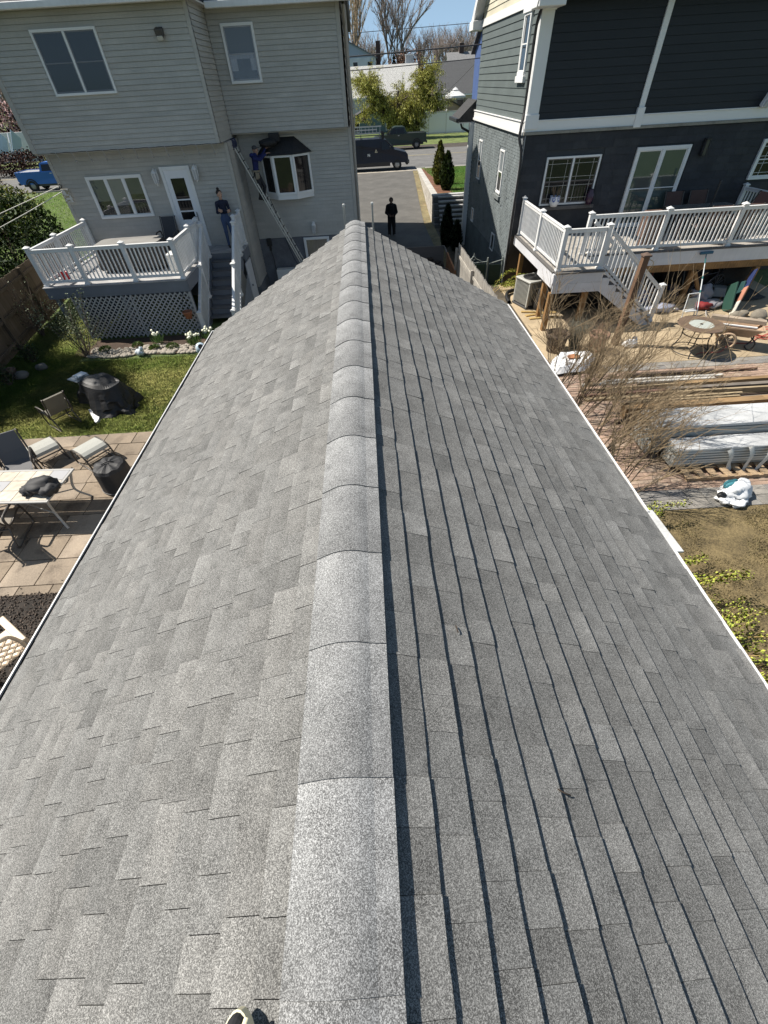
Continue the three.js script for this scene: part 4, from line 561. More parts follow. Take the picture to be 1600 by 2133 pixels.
{ // potted plants, white sheet and gnome-sized lump by the post
  const pot = (label, x, z, r, h, m) => { const t = thing('planter', label, 'planter', [x, .012, z]); mesh('pot', lathe([[.001, 0], [r * .72, 0], [r * .95, h * .85], [r * 1.06, h * .86], [r * 1.06, h], [r * .93, h], [r * .9, h * .8], [.001, h * .78]], 28), m, t); mesh('soil', lathe([[.001, h * .84], [r * .9, h * .82]], 20), mDirt, t); return t; };
  const A = pot('large dark brown planter with dry twigs nearest the garage', 5.06, -11.27, .3, .5, M([.12, .085, .06], .8, { map: tConc })), B = pot('terracotta planter with a thick rim beside the brown post', 6.15, -11.12, .25, .48, M([.42, .25, .18], .8, { map: tConc }));
  const twigs = (t, y, n, r, h, m, name = 'twig') => { const L = []; for (let i = 0; i < n; i++) { const a = rr(0, 6.28), b = V(rr(-.1, .1), y, rr(-.1, .1)), k = rr(.4, 1), e = V(b.x + r * k * Math.cos(a), y + h * rr(.6, 1), b.z + r * k * Math.sin(a)), mid = b.clone().lerp(e, .5).add(V(rr(-.05, .05), .05, rr(-.05, .05))); L.push(rod(b, mid, .006, .005, 4), rod(mid, e, .005, .003, 4)); for (let j = 0; j < 3; j++) { const s = mid.clone().lerp(e, rnd()); L.push(rod(s, s.clone().add(V(rr(-.15, .15), rr(.05, .2), rr(-.15, .15))), .003, .002, 3)); } } mesh(name, L, m, t).userData.kind = 'stuff'; };
  const twM = M([.16, .12, .08], .9); twigs(A, .42, 26, .3, .5, twM); twigs(B, .4, 12, .25, .35, M([.25, .14, .09], .9));
  const d = thing('dead_shrub', 'grey dry shrub standing between the two planters', 'shrub', [5.62, 0, -11.35]); twigs(d, .02, 150, .34, .75, M([.17, .16, .12], .95), 'twig');
  const ws = thing('plastic_sheet', 'white plastic sheet with a rusty middle on the ground beside the garage', 'sheet', [5.15, .25, -10.3], .5); { const N = 14, q = []; const f = (i, j) => { const a = i / 28 * 2 * PI, k = j / 5; const rx = .75 * k * (1 + .1 * Math.sin(a * 3)), rz = .42 * k * (1 + .12 * Math.cos(a * 4)); return [rx * Math.cos(a), .06 * (noise3(rx * 6 * Math.cos(a) + 5, rz * 6 * Math.sin(a) + 4, 2) - .5) - (j === 5 ? .16 : 0), rz * Math.sin(a)]; }; for (let i = 0; i < 28; i++) for (let j = 0; j < 5; j++) q.push([f(i, j), f(i + 1, j), f(i + 1, j + 1), f(i, j + 1)]); mesh('sheet', faces(q), M([.78, .79, .8], .4), ws); mesh('rust_patch', blob(.05, .03, 0, .16, .02, .12, .4, 3, 2), M([.35, .15, .07], .9), ws); mesh('stand', bx(0, -.13, 0, .9, .22, .5, .04), M([.2, .19, .18], .9), ws); }
  single('plastic_bag', [blob(7.15, .1, -11.25, .2, .12, .13, .5, 2.8, 3, 11), blob(7.28, .17, -11.3, .08, .09, .07, .5, 2.8, 2, 12)], M([.75, .75, .74], .5), 'small white crumpled bag at the foot of the brown post', 'bag');
  const fb = thing('empty_sack', 'white woven sack with green and blue print slumped on the pavers', 'sack', [6.25, .02, -5.2], .3); mesh('sack', [blob(.05, .14, 0, .3, .17, .2, .35, 2.6, 3, 21), blob(-.22, .07, .05, .16, .08, .14, .5, 2.6, 3, 22), blob(-.08, .05, .2, .2, .06, .1, .5, 2.6, 3, 24)], M([.74, .75, .76], .55), fb); mesh('print', [blob(-.02, .22, -.09, .16, .08, .09, .25, 2.6, 3, 21)], M([.05, .2, .24], .5), fb); mesh('opening', blob(-.26, .13, .0, .11, .06, .07, .2, 2, 2, 25), black, fb);
}
{ // lumber pile
  const t = thing('lumber_pile', 'pile of used brown and white boards lying across the pavers', 'lumber'); const C = { o: [.4, .26, .13], y: [.48, .38, .24], d: [.1, .07, .055], w: [.6, .59, .56], g: [.26, .23, .2], r: [.2, .11, .085] }; const ms = Object.fromEntries(Object.entries(C).map(([k, c]) => [k, M(c, .8, { map: tWoodX })]));
  const L = [['d', 6.2, 8.4, -9.42, .16, .09, .1], ['r', 7.2, 9.6, -9.55, .06, .05, .04], ['w', 5.6, 8.55, -9.28, .1, .08, .06], ['w', 5.0, 8.2, -9.08, .15, .09, .05], ['y', 5.3, 9.0, -8.98, .1, .05, .06], ['d', 6.4, 9.2, -9.16, .06, .05, .05], ['o', 7.2, 11, -8.86, .2, .12, .14], ['g', 6.9, 11, -8.72, .14, .12, .1], ['d', 6.2, 10.8, -8.58, .1, .1, .12], ['d', 5.6, 10.5, -8.4, .08, .14, .08], ['y', 6.3, 11, -8.42, .22, .06, .18], ['y', 5.8, 8.3, -8.22, .22, .05, .16], ['g', 5.6, 10.2, -8.2, .08, .16, .08], ['y', 5.5, 8.1, -8.05, .26, .05, .2], ['d', 5.6, 10.4, -8.02, .08, .12, .07], ['o', 5.4, 9.1, -7.82, .3, .18, .26], ['o', 5.6, 10.6, -7.78, .18, .2, .12], ['o', 9.2, 11, -7.8, .28, .16, .22], ['d', 5.2, 10, -7.66, .08, .1, .08], ['y', 4.9, 7.4, -8.6, .05, .1, .05], ['r', 4.8, 7.6, -8.78, .06, .08, .06]];
  for (const [k, x0, x1, z, top, w, h] of L) mesh('plank', bx((x0 + x1) / 2, top - h / 2 + .02, z, x1 - x0, h, w, .004, [0, rr(-.012, .025), rr(-.006, .006)]), ms[k], t);
}
{ // stacks of white panels on pallets, with torn wrapping
  const t = thing('panel_stack', 'two stacks of white siding panels in torn plastic on pallets', 'panel stack'); const ws = M([.6, .61, .61], .55, { map: tBlotch }), gs = [[.4, .41, .39], [.3, .31, .29], [.46, .47, .45]].map(c => M(c, .4, { map: tSide }));
  for (let k = 0; k < 9; k++) mesh('panel', bx(7.85 + rr(-.03, .03), .17 + k * .066, -6.72 + rr(-.01, .01), 5.2, .058, .62, .006), k < 8 ? gs[k % 3] : ws, t);
  for (let k = 0; k < 5; k++) mesh('panel', bx(7.9 + rr(-.03, .03), .16 + k * .08, -6.16 + rr(-.012, .012), 4.8, .07, .38, .006), k < 4 ? gs[(k + 1) % 3] : ws, t);
  for (let k = 0; k < 6; k++) mesh('wrap_strip', bx(7.9, .2 + k * .06, -5.962, 4.7, .03, .004), M([.6, .62, .6], .25), t);
  const wm = M([.6, .58, .52], .4); for (const [x, r] of [[6.5, .5], [6.85, .2], [7.15, -.2]]) { const g = new THREE.PlaneGeometry(.12, .52, 3, 8); const p = g.attributes.position; for (let i = 0; i < p.count; i++) p.setZ(i, .05 * Math.sin(p.getY(i) * 9 + x) + .03 * Math.cos(p.getX(i) * 20)); g.computeVertexNormals(); mesh('torn_wrap', at(g.toNonIndexed(), x, .3, -5.88, -.4, .3, r), wm, t); }
  const p = thing('timber_pallet', 'wooden pallet under the near end of the white panels', 'pallet'); const pm = M([.52, .38, .24], .85, { map: tWood }); for (let x = 5.75; x < 9.8; x += .24) mesh('slat', bx(x, .1, -6.0, .13, .022, .74, .003, [0, rr(-.1, .1), 0]), pm, p); for (const z of [-5.68, -6.0, -6.3]) mesh('bearer', b2(5.7, 9.8, .02, .088, z - .04, z + .04, .004), pm, p);
  const p2 = copyOf(p, 'wooden pallet under the far stack of white panels', [.2, 0, -.72]);
}
// ---------------------------------------------------------------- foliage builders
// thin 3-sided twig strips pushed straight into arrays (cheap enough for thousands)
class Twigs {
  constructor() { this.p = []; this.n = []; }
  seg(a, b, r0, r1) {
    const d = b.clone().sub(a).normalize(); let u = new THREE.Vector3().crossVectors(d, Math.abs(d.y) < .9 ? V(0, 1, 0) : V(1, 0, 0)).normalize(); const v = new THREE.Vector3().crossVectors(d, u); const c = [];
    for (let k = 0; k < 3; k++) { const q = k * 2.0944, w = u.clone().multiplyScalar(Math.cos(q)).addScaledVector(v, Math.sin(q)); c.push(w); }
    for (let k = 0; k < 3; k++) { const w0 = c[k], w1 = c[(k + 1) % 3]; const A = a.clone().addScaledVector(w0, r0), B = a.clone().addScaledVector(w1, r0), C = b.clone().addScaledVector(w1, r1), D = b.clone().addScaledVector(w0, r1); for (const [P, w] of [[A, w0], [B, w1], [C, w1], [A, w0], [C, w1], [D, w0]]) { this.p.push(P.x, P.y, P.z); this.n.push(w.x, w.y, w.z); } }
  }
  path(pts, r0, r1) { for (let i = 0; i < pts.length - 1; i++) { const f = i / (pts.length - 1), g = (i + 1) / (pts.length - 1); this.seg(pts[i], pts[i + 1], r0 + (r1 - r0) * f, r0 + (r1 - r0) * g); } }
  geo() { const g = new THREE.BufferGeometry(); g.setAttribute('position', new THREE.Float32BufferAttribute(this.p, 3)); g.setAttribute('normal', new THREE.Float32BufferAttribute(this.n, 3)); g.setAttribute('uv', new THREE.Float32BufferAttribute(new Float32Array(this.p.length / 3 * 2), 2)); return g; }
}
// many small leaves: diamond quads, random turn, colour per leaf
class Leaves {
  constructor() { this.p = []; this.n = []; this.c = []; }
  leaf(c, s, col, dir, asp = .5) {
    let d = dir ? dir.clone().add(V(rr(-.6, .6), rr(-.6, .6), rr(-.6, .6))) : V(rr(-1, 1), rr(-1, 1), rr(-1, 1)); d.normalize(); let u = new THREE.Vector3().crossVectors(d, V(rr(-1, 1), rr(-1, 1), rr(-1, 1))).normalize(); const n = new THREE.Vector3().crossVectors(d, u); if (n.y < 0) n.negate();
    const A = c.clone(), B = c.clone().addScaledVector(d, s * .5).addScaledVector(u, s * asp * .5), C = c.clone().addScaledVector(d, s), D = c.clone().addScaledVector(d, s * .5).addScaledVector(u, -s * asp * .5);
    for (const P of [A, B, C, A, C, D]) { this.p.push(P.x, P.y, P.z); this.n.push(n.x, n.y, n.z); this.c.push(...col); }
  }
  geo() { const g = new THREE.BufferGeometry(); g.setAttribute('position', new THREE.Float32BufferAttribute(this.p, 3)); g.setAttribute('normal', new THREE.Float32BufferAttribute(this.n, 3)); g.setAttribute('color', new THREE.Float32BufferAttribute(this.c, 3)); return g; }
}
const leafM = new THREE.MeshPhysicalMaterial({ vertexColors: true, roughness: .65, side: THREE.DoubleSide, transmission: .25, thickness: 0 });
const evergreenM = new THREE.MeshPhysicalMaterial({ vertexColors: true, roughness: .75, side: THREE.DoubleSide });
const barkM = M([.13, .1, .075], .95), paleBark = M([.2, .165, .125], .95), twigM = M([.25, .185, .11], .85);
const mixc = (a, b, f) => a.map((x, i) => x + (b[i] - x) * f);
// ---------------------------------------------------------------- big bare shrub by the garage
function bareShrub(label, x, z, n, h, lean, spread, opt = {}) {
  const t = thing('bare_shrub', label, 'shrub', [x, 0, z]); const stems = new Twigs(), tw = new Twigs();
  const grow = (a, dir, len, r, lev) => { const pts = [a.clone()]; const d = dir.clone(); let p = a.clone(); const k = 5; for (let i = 0; i < k; i++) { d.add(V(rr(-.13, .13) + lean * .03, rr(-.05, .1) - .02 * lev, rr(-.13, .13))).normalize(); p = p.clone().addScaledVector(d, len / k); pts.push(p); } (lev < 1 ? stems : tw).path(pts, r, r * .45); if (lev < (opt.lev ?? 3)) { const m = lev === 0 ? 7 : lev === 1 ? 4 : 2; for (let i = 0; i < m; i++) { const f = rr(.25, 1), q = Math.min(k - 1, Math.floor(f * k)); const b = pts[q].clone().lerp(pts[q + 1], f * k - q > 1 ? 1 : Math.max(0, f * k - q)); const nd = d.clone().add(V(rr(-.8, .8), rr(-.25, .6), rr(-.8, .8))).normalize(); grow(b, nd, len * rr(.38, .65), Math.max(.0028, r * .55), lev + 1); } } };
  for (let i = 0; i < n; i++) { const a = rr(0, 6.28), o = rr(.05, .5) * spread; const dir = V(Math.cos(a) * o + lean * rr(.2, .9) * .6, 1, Math.sin(a) * o * 1.1).normalize(); grow(V(Math.cos(a) * rr(0, .25), 0, Math.sin(a) * rr(0, .35)), dir, h * rr(.6, 1), .014, 0); }
  mesh('stem', stems.geo(), M([.1, .075, .05], .9), t).userData.kind = 'stuff'; mesh('twig', tw.geo(), twigM, t).userData.kind = 'stuff'; return t;
}
bareShrub('big bare brown shrub against the garage beside the white plastic sheet', 4.35, -9.1, 9, 2.0, .7, 1.0);
bareShrub('dense bare shrub between the garage and the lumber pile', 4.3, -7.8, 13, 2.2, .9, 1.1);
bareShrub('broad bare shrub arching toward the white panel stacks', 4.3, -6.5, 12, 2.1, 1.0, 1.1);
bareShrub('low bare shrub at the edge of the bare soil by the garage', 4.15, -5.3, 8, 1.6, 1.0, 1.2);
// yellow-green sprigs along the right eave
function sprig(label, x, z, n, L) {
  const t = thing('budding_shrub', label, 'shrub', [x, 0, z]); const tw = new Twigs(), lv = new Leaves();
  for (let i = 0; i < n; i++) { let p = V(rr(-.2, .2), 0, rr(-.3, .3)), d = V(rr(.0, .7), 1, rr(-.7, .5)).normalize(); const pts = [p]; const k = 9, len = L * rr(.6, 1.1); for (let j = 0; j < k; j++) { d.add(V(rr(0, .2), -.14, rr(-.18, .18))).normalize(); p = p.clone().addScaledVector(d, len / k); pts.push(p); if (j > 1) for (let q = 0; q < 38; q++) { const c = [p.x, p.y, p.z]; const b = pts[j].clone().lerp(p, rnd()); lv.leaf(b.add(V(rr(-.06, .06), rr(-.04, .06), rr(-.06, .06))), rr(.022, .05), mixc([.34, .44, .05], [.62, .64, .1], rnd()), d, .55); } } tw.path(pts, .007, .003); }
  mesh('stem', tw.geo(), M([.45, .32, .12], .85), t).userData.kind = 'stuff'; mesh('leaf', lv.geo(), leafM, t).userData.kind = 'stuff'; return t;
}
sprig('sparse yellow-green sprig highest along the right eave', 3.95, -4.4, 3, 1.2);
sprig('yellow-green budding shrub beside the bright gutter patch', 3.8, -3.3, 5, 1.4);
sprig('leafy yellow-green shrub below the gutter patch', 3.75, -2.45, 10, 1.5);
sprig('lowest and leafiest yellow-green shrub at the right edge', 3.75, -1.75, 12, 1.4);
// ---------------------------------------------------------------- left yard
{
  const pm = [[.34, .275, .205], [.37, .305, .235], [.3, .245, .185], [.39, .325, .255]].map(c => M(c, .85, { map: tSlab }));
  const base = sheet('patio', [[-14, -8.45], [-14, -3.95]], [[-2.4, -8.45], [-2.4, -3.95]], 6, -.002, M([.2, .16, .12], .95, { map: tDirt })); let q = 0;
  for (let z = -8.43; z < -4.1; ) { const d = rr(.42, .56), z1 = Math.min(z + d, -3.97); let x = -9.2 - rr(0, .4); while (x < -2.5) { const w = rr(.5, .78), sk = .0; mesh('paving_slab', b2(x + .006, Math.min(x + w, -2.45) - .006, -.05, .022 + rr(-.003, .003), z + .006, z1 - .006, .008), pm[Math.floor(rnd() * 4)], base); x += w; } z = z1; }
  sheet('mulch', [[-14, -3.97], [-14, 3]], [[-2.4, -3.97], [-2.4, 3]], 6, .01, M([.05, .042, .036], .98, { map: tDirt }));
  // wood chips
  const chip = new THREE.InstancedMesh(new THREE.BoxGeometry(.032, .01, .012), M([.07, .055, .045], .9), 9000); const mt = new THREE.Matrix4(), qn = new THREE.Quaternion(), col = new THREE.Color();
  for (let i = 0; i < 9000; i++) { qn.setFromEuler(new THREE.Euler(rr(-.6, .6), rr(0, 6.3), rr(-.6, .6))); mt.compose(V(rr(-7.5, -3.2), rr(.012, .03), rr(-4.0, -1.2) - (rnd() < .1 ? rr(0, .25) : 0)), qn, V(rr(.5, 1.3), 1, rr(.6, 1.5))); chip.setMatrixAt(i, mt); const k = rr(.4, 1.6); col.setRGB(k, k * .95, k * .9); chip.setColorAt(i, col); }
  chip.name = 'wood_chips'; chip.userData = { label: 'dark wood chip mulch beside the stone patio', category: 'mulch', kind: 'stuff' }; scene.add(chip);
}
// grass tufts where the lawn is near enough to show blades
function grassField(name, label, n, pick, h0, h1, cols) {
  const P = []; for (let k = 0; k < 5; k++) { const a = k * 1.26, x = .02 * Math.cos(a), z = .02 * Math.sin(a); P.push(x - .004 * Math.sin(a), 0, z + .004 * Math.cos(a), x + .004 * Math.sin(a), 0, z - .004 * Math.cos(a), x * 2.6, 1, z * 2.6); } const g = new THREE.BufferGeometry(); g.setAttribute('position', new THREE.Float32BufferAttribute(P, 3)); g.computeVertexNormals(); const N = g.attributes.normal; for (let i = 0; i < N.count; i++) N.setXYZ(i, N.getX(i) * .4, .9, N.getZ(i) * .4);
  const o = new THREE.InstancedMesh(g, M([1, 1, 1], .8), n); const mt = new THREE.Matrix4(), qn = new THREE.Quaternion(), c = new THREE.Color(); for (let i = 0; i < n; i++) { const [x, z] = pick(); qn.setFromEuler(new THREE.Euler(rr(-.3, .3), rr(0, 6.3), rr(-.3, .3))); const pch = fbm(x * .9 + 40, z * .9 + 40, 4000, 3, 5), s = rr(.8, 1.5); mt.compose(V(x, groundY(x, z) - .012, z), qn, V(s, rr(h0, h1), s)); o.setMatrixAt(i, mt); const f = Math.min(1, Math.max(0, pch * 1.7 - .35 + rr(-.25, .25))), k = rr(.8, 1.25); const cc = mixc(cols[0], cols[1], f).map(v => v * k); c.setRGB(...cc); o.setColorAt(i, c); }
  o.name = numbered(name); o.userData = { label, category: 'grass', kind: 'stuff' }; scene.add(o); return o;
}
grassField('grass', 'sunny patchy lawn between the left deck and the stone patio', 52000, () => [rr(-11, -3), rr(-12.4, -8.47)], .03, .065, [[.12, .2, .03], [.4, .38, .13]]);
grassField('grass', 'green lawn beside the fence below the left deck corner', 14000, () => [rr(-11.5, -8.9), rr(-16.5, -12.3)], .03, .07, [[.12, .2, .03], [.3, .32, .1]]);
grassField('grass', 'worn brownish lawn at the right edge beyond the pavers', 15000, () => { for (;;) { const x = rr(4.7, 9), z = rr(-4.92, 0); if (fbm(x * 1.6 + 11, z * 1.6 + 30, 5000, 3, 77) + .09 * (x - 5.6) > .5 + rr(-.1, .12)) return [x, z]; } }, .025, .05, [[.16, .18, .05], [.42, .33, .18]]);
grassField('grass', 'bright sunny lawn past the far corner of the beige house', 30000, () => [rr(-27, -12.5), rr(-45.8, -21)], .05, .1, [[.09, .2, .02], [.16, .26, .04]]);
grassField('grass', 'front lawn of the dark house above the block wall', 22000, () => [rr(5.2, 9.5), rr(-46, -30.6)], .04, .09, [[.06, .17, .02], [.13, .22, .04]]);
{ // wooden board fence
  const t = thing('board_fence', 'weathered brown wooden fence with pointed boards left of the deck', 'fence'); const ms = [[.15, .11, .07], [.17, .125, .085], [.13, .095, .062], [.19, .14, .1]].map(c => M(c, .9, { map: tWood })); const X = z => -11.75 + (z + 16.8) * .16;
  let i = 0; for (let z = -20.8; z < -6; z += .125, i++) { const x = X(z) + rr(-.006, .006), h = 1.72 + rr(-.015, .015); mesh('board', at(prism([[-.058, .04], [.058, .04], [.058, h - .07], [.035, h], [-.035, h], [-.058, h - .07]], .018), x, 0, z, 0, PI / 2), ms[Math.floor(rnd() * 4)], t); }
  for (let k = 0; k < 6; k++) { const z0 = -20.8 + k * 2.45, z1 = z0 + 2.4; for (const y of [.28, .9, 1.5]) mesh('rail', beam(V(X(z0) + .065, y, z0), V(X(z1) + .065, y, z1), .04, .085), ms[k % 4], t); mesh('post', bx(X(z0) + .07, .86, z0 - .02, .1, 1.72, .1, .006), ms[(k + 2) % 4], t); }
}
{ // leafy shrub, garden bed
  const shrub = (label, x, z, h, w, n, cA, cB, ls = .05) => { const t = thing('leafy_shrub', label, 'shrub', [x, 0, z]); const tw = new Twigs(), lv = new Leaves(); const tips = []; for (let i = 0; i < 26; i++) { let p = V(rr(-.05, .05), 0, rr(-.05, .05)), d = V(rr(-.5, .5), 1, rr(-.5, .5)).normalize(); const pts = [p]; const L = h * rr(.55, 1.05); for (let j = 0; j < 6; j++) { d.add(V(rr(-.22, .22) * w, rr(-.06, .1), rr(-.22, .22) * w)).normalize(); p = p.clone().addScaledVector(d, L / 6); pts.push(p); if (j > 1) tips.push(p); } tw.path(pts, .012, .004); } for (let i = 0; i < n; i++) { const b = tips[Math.floor(rnd() * tips.length)].clone().add(V(rr(-.13, .13), rr(-.13, .13), rr(-.13, .13))); lv.leaf(b, ls * rr(.6, 1.3), mixc(cA, cB, rnd()), null, .5); } mesh('stem', tw.geo(), barkM, t).userData.kind = 'stuff'; mesh('leaf', lv.geo(), leafM, t).userData.kind = 'stuff'; return t; };
  shrub('pale green leafy shrub at the left end of the lattice skirt', -8.75, -12.75, 1.75, 1.1, 2600, [.12, .17, .06], [.3, .34, .2]);
  const rose = shrub('thin climbing shrub rising in front of the board fence', -11.05, -14.6, 1.7, .5, 260, [.14, .2, .07], [.35, .38, .25]);
  shrub('dark low evergreen at the foot of the board fence', -10.3, -12.6, .6, 1.3, 900, [.03, .07, .015], [.08, .13, .03]);
  shrub('dark leafy clump in the shade by the fence', -10.2, -11.2, .55, 1.4, 800, [.03, .07, .015], [.07, .12, .03]);
  const bed = sheet('garden_bed', [[-9.4, -13.9], [-9.2, -12.75], [-9.0, -12.7]].slice(0, 2), [[-3.2, -13.98], [-3.2, -12.45]], 6, .008, M([.1, .065, .045], .97, { map: tDirt }));
  const cob = []; const cm = [[.5, .45, .38], [.42, .36, .3], [.56, .5, .44]]; for (let i = 0; i < 420; i++) { const x = rr(-8.7, -4.9), z = -12.62 - Math.pow(rnd(), 1.5) * .55 + .06 * Math.sin(x * 3), s = rr(.03, .075); cob.push(blob(x, s * .4, z, s * 1.2, s * .7, s, .25, 1.8, 1, i)); } single('cobble_edging', cob, M([.5, .45, .38], .85, { map: tConc }), 'band of pale rounded cobbles along the front of the garden bed', 'cobbles').userData.kind = 'stuff';
  const clump = (label, x, z, r, n, cA, cB, cat = 'plant') => { const t = thing('garden_plant', label, cat, [x, 0, z]); const lv = new Leaves(); for (let i = 0; i < n; i++) { const a = rr(0, 6.28), k = Math.sqrt(rnd()) * r, e = Math.sqrt(Math.max(0, 1 - (k / r) ** 2)); lv.leaf(V(k * Math.cos(a), .02 + e * r * .8 * rr(.6, 1), k * Math.sin(a)), .05 * rr(.7, 1.3), mixc(cA, cB, rnd()), V(Math.cos(a), 1, Math.sin(a)), .5); } mesh('foliage', lv.geo(), leafM, t).userData.kind = 'stuff'; return t; };
  const G0 = [.09, .16, .03], G1 = [.22, .3, .08]; [[-8.3, -13.05, .16, 'round green garden plant nearest the pale shrub'], [-7.35, -13.2, .15, 'second round green plant from the left in the garden bed'], [-6.75, -12.95, .14, 'small green plant in the middle of the cobble edge'], [-6.2, -12.95, .17, 'bushy green plant right of the middle of the garden bed']].forEach(p => clump(p[3], p[0], p[1], p[2], 420, G0, G1));
  const daff = (label, x, z, n) => { const t = thing('daffodil_clump', label, 'flowers', [x, 0, z]); const lv = new Leaves(), fl = []; for (let i = 0; i < n * 7; i++) { const a = rr(0, 6.28), k = rr(0, .16); lv.leaf(V(k * Math.cos(a), 0, k * Math.sin(a)), rr(.2, .36), mixc([.08, .17, .04], [.16, .27, .08], rnd()), V(Math.cos(a) * .6, 2.2, Math.sin(a) * .6), .09); } for (let i = 0; i < n; i++) { const a = rr(0, 6.28), k = rr(.03, .2), y = rr(.28, .4); fl.push(at(new THREE.ConeGeometry(.045, .05, 6).toNonIndexed(), k * Math.cos(a), y, k * Math.sin(a), rr(.8, 1.6), rr(0, 6), 0)); } mesh('leaf', lv.geo(), leafM, t).userData.kind = 'stuff'; mesh('flower', fl, M([.8, .8, .62], .6), t).userData.kind = 'stuff'; };
  daff('white daffodils blooming in the middle of the bed before the lattice', -6.75, -13.35, 7); daff('white daffodils by the stair end of the garden bed', -5.55, -13.1, 12); daff('white daffodils at the foot of the deck steps', -5.2, -13.45, 8);
  single('garden_ornament', [blob(-7.05, .1, -12.6, .12, .1, .1, .4, 2, 2, 31), blob(-6.97, .2, -12.6, .06, .07, .06, .3, 2, 2, 32)], M([.5, .55, .6], .6), 'small pale grey garden ornament on the cobble edge', 'ornament');
  const wc = thing('watering_can', 'pale blue plastic can lying beside the left gutter corner', 'watering can', [-5.12, .02, -12.35], .5); mesh('body', at(lathe([[.001, 0], [.12, 0], [.14, .03], [.14, .26], [.1, .31], [.06, .31]], 18), 0, .14, 0, .9), M([.5, .62, .7], .4), wc); mesh('opening', at(new THREE.CircleGeometry(.07, 16).toNonIndexed(), 0, .34, .25, -.67), black, wc);
  const hp = thing('hanging_pot', 'terracotta pot hanging at the corner of the lattice skirt', 'flower pot', [-5.74, .55, -13.85]); mesh('pot', lathe([[.001, 0], [.09, 0], [.135, .17], [.15, .17], [.15, .21], [.13, .21], [.12, .15], [.001, .15]], 22), M([.36, .14, .07], .8, { map: tConc }), hp); mesh('hanger', [rod(V(-.13, .2, 0), V(0, .68, -.15), .005), rod(V(.13, .2, 0), V(0, .68, -.15), .005)], darkMetal, hp);
  // shaded bed rocks by the fence
  [[-10.1, -11.6, .2, 'mossy stone nearest the dark low evergreen'], [-9.75, -12.05, .16, 'grey stone beside the lawn edge by the fence'], [-10.6, -11.9, .18, 'reddish stone against the fence foot']].forEach((s, i) => single('garden_stone', blob(s[0], .08, s[1], s[2], s[2] * .6, s[2] * .8, .25, 1.6, 2, 40 + i), M(i === 2 ? [.2, .13, .1] : [.18, .17, .15], .95, { map: tConc }), s[3], 'stone'));
}
// ---------------------------------------------------------------- yard furniture
{ // covered barbecue: draped cover over a hood with side shelf
  const t = thing('covered_grill', 'barbecue under a black fabric cover on the sunny lawn', 'grill', [-6.72, 0, -9.7], -.5); const N = 40, R = 16, q = []; const f = (i, j) => { const a = i / N * 2 * PI, k = j / R; const se = (c, e) => Math.sign(c) * Math.pow(Math.abs(c), e); const fold = .035 * Math.sin(a * 9) + .05 * Math.sin(a * 5 + 1) + .06 * noise3(i * .6, j * .7, 5); const bx0 = .64, bz0 = .36; const top = k < .3; let rx, rz, y; if (top) { const m = k / .3; rx = bx0 * .84 * m; rz = bz0 * .85 * m; y = .7 - .05 * m * m + .14 * noise3(Math.cos(a) * k * 5 + 9, Math.sin(a) * k * 5 + 9, 3); } else { const m = (k - .3) / .7; rx = bx0 * (.84 + .3 * m); rz = bz0 * (.85 + .4 * m); y = .65 * (1 - m) + .05 + (m > .95 ? .02 * Math.sin(a * 7) : 0); rx += fold * m * 1.6; rz += fold * m * 1.6; if (Math.cos(a) < -.3) y += m * .25 * (1 - Math.abs(m - .6)); } return [se(Math.cos(a), .75) * rx, y + .025 * Math.sin(a * 3 + k * 6) * k, se(Math.sin(a), .75) * rz]; };
  for (let i = 0; i < N; i++) for (let j = 0; j < R; j++) q.push([f(i, j), f(i + 1, j), f(i + 1, j + 1), f(i, j + 1)]); mesh('cover', faces(q), M([.007, .007, .008], .55, { map: tBlotch }), t);
  mesh('side_shelf', [b2(-1.0, -.6, .62, .65, -.2, .2, .01), rod(V(-.65, .6, -.15), V(-.65, .1, -.15), .02), rod(V(-.65, .6, .15), V(-.65, .1, .15), .02)], M([.35, .36, .36], .35, { metalness: .5 }), t); mesh('shelf_bracket', [b2(-.86, -.62, .7, .72, -.16, .1, .004), rod(V(-.7, .72, .1), V(-.55, .78, .18), .02)], alu, t);
  const p = single('grill_lid', [at(new THREE.CylinderGeometry(.17, .17, .06, 20, 1, false, 0, PI).toNonIndexed(), 0, 0, 0, 0, 0, 0, [1, 1, 1.7])].map(g => at(g, -6.98, .06, -9.15, .2, .6, .1)), M([.5, .5, .5], .45), 'white curved plastic lid on the grass at the foot of the covered grill', 'lid');
}
const fabric = M([.42, .42, .38], .75, { map: tMesh }), fabricDark = M([.13, .13, .135], .75, { map: tMesh }), frameB = M([.07, .062, .055], .45, { metalness: .3 });
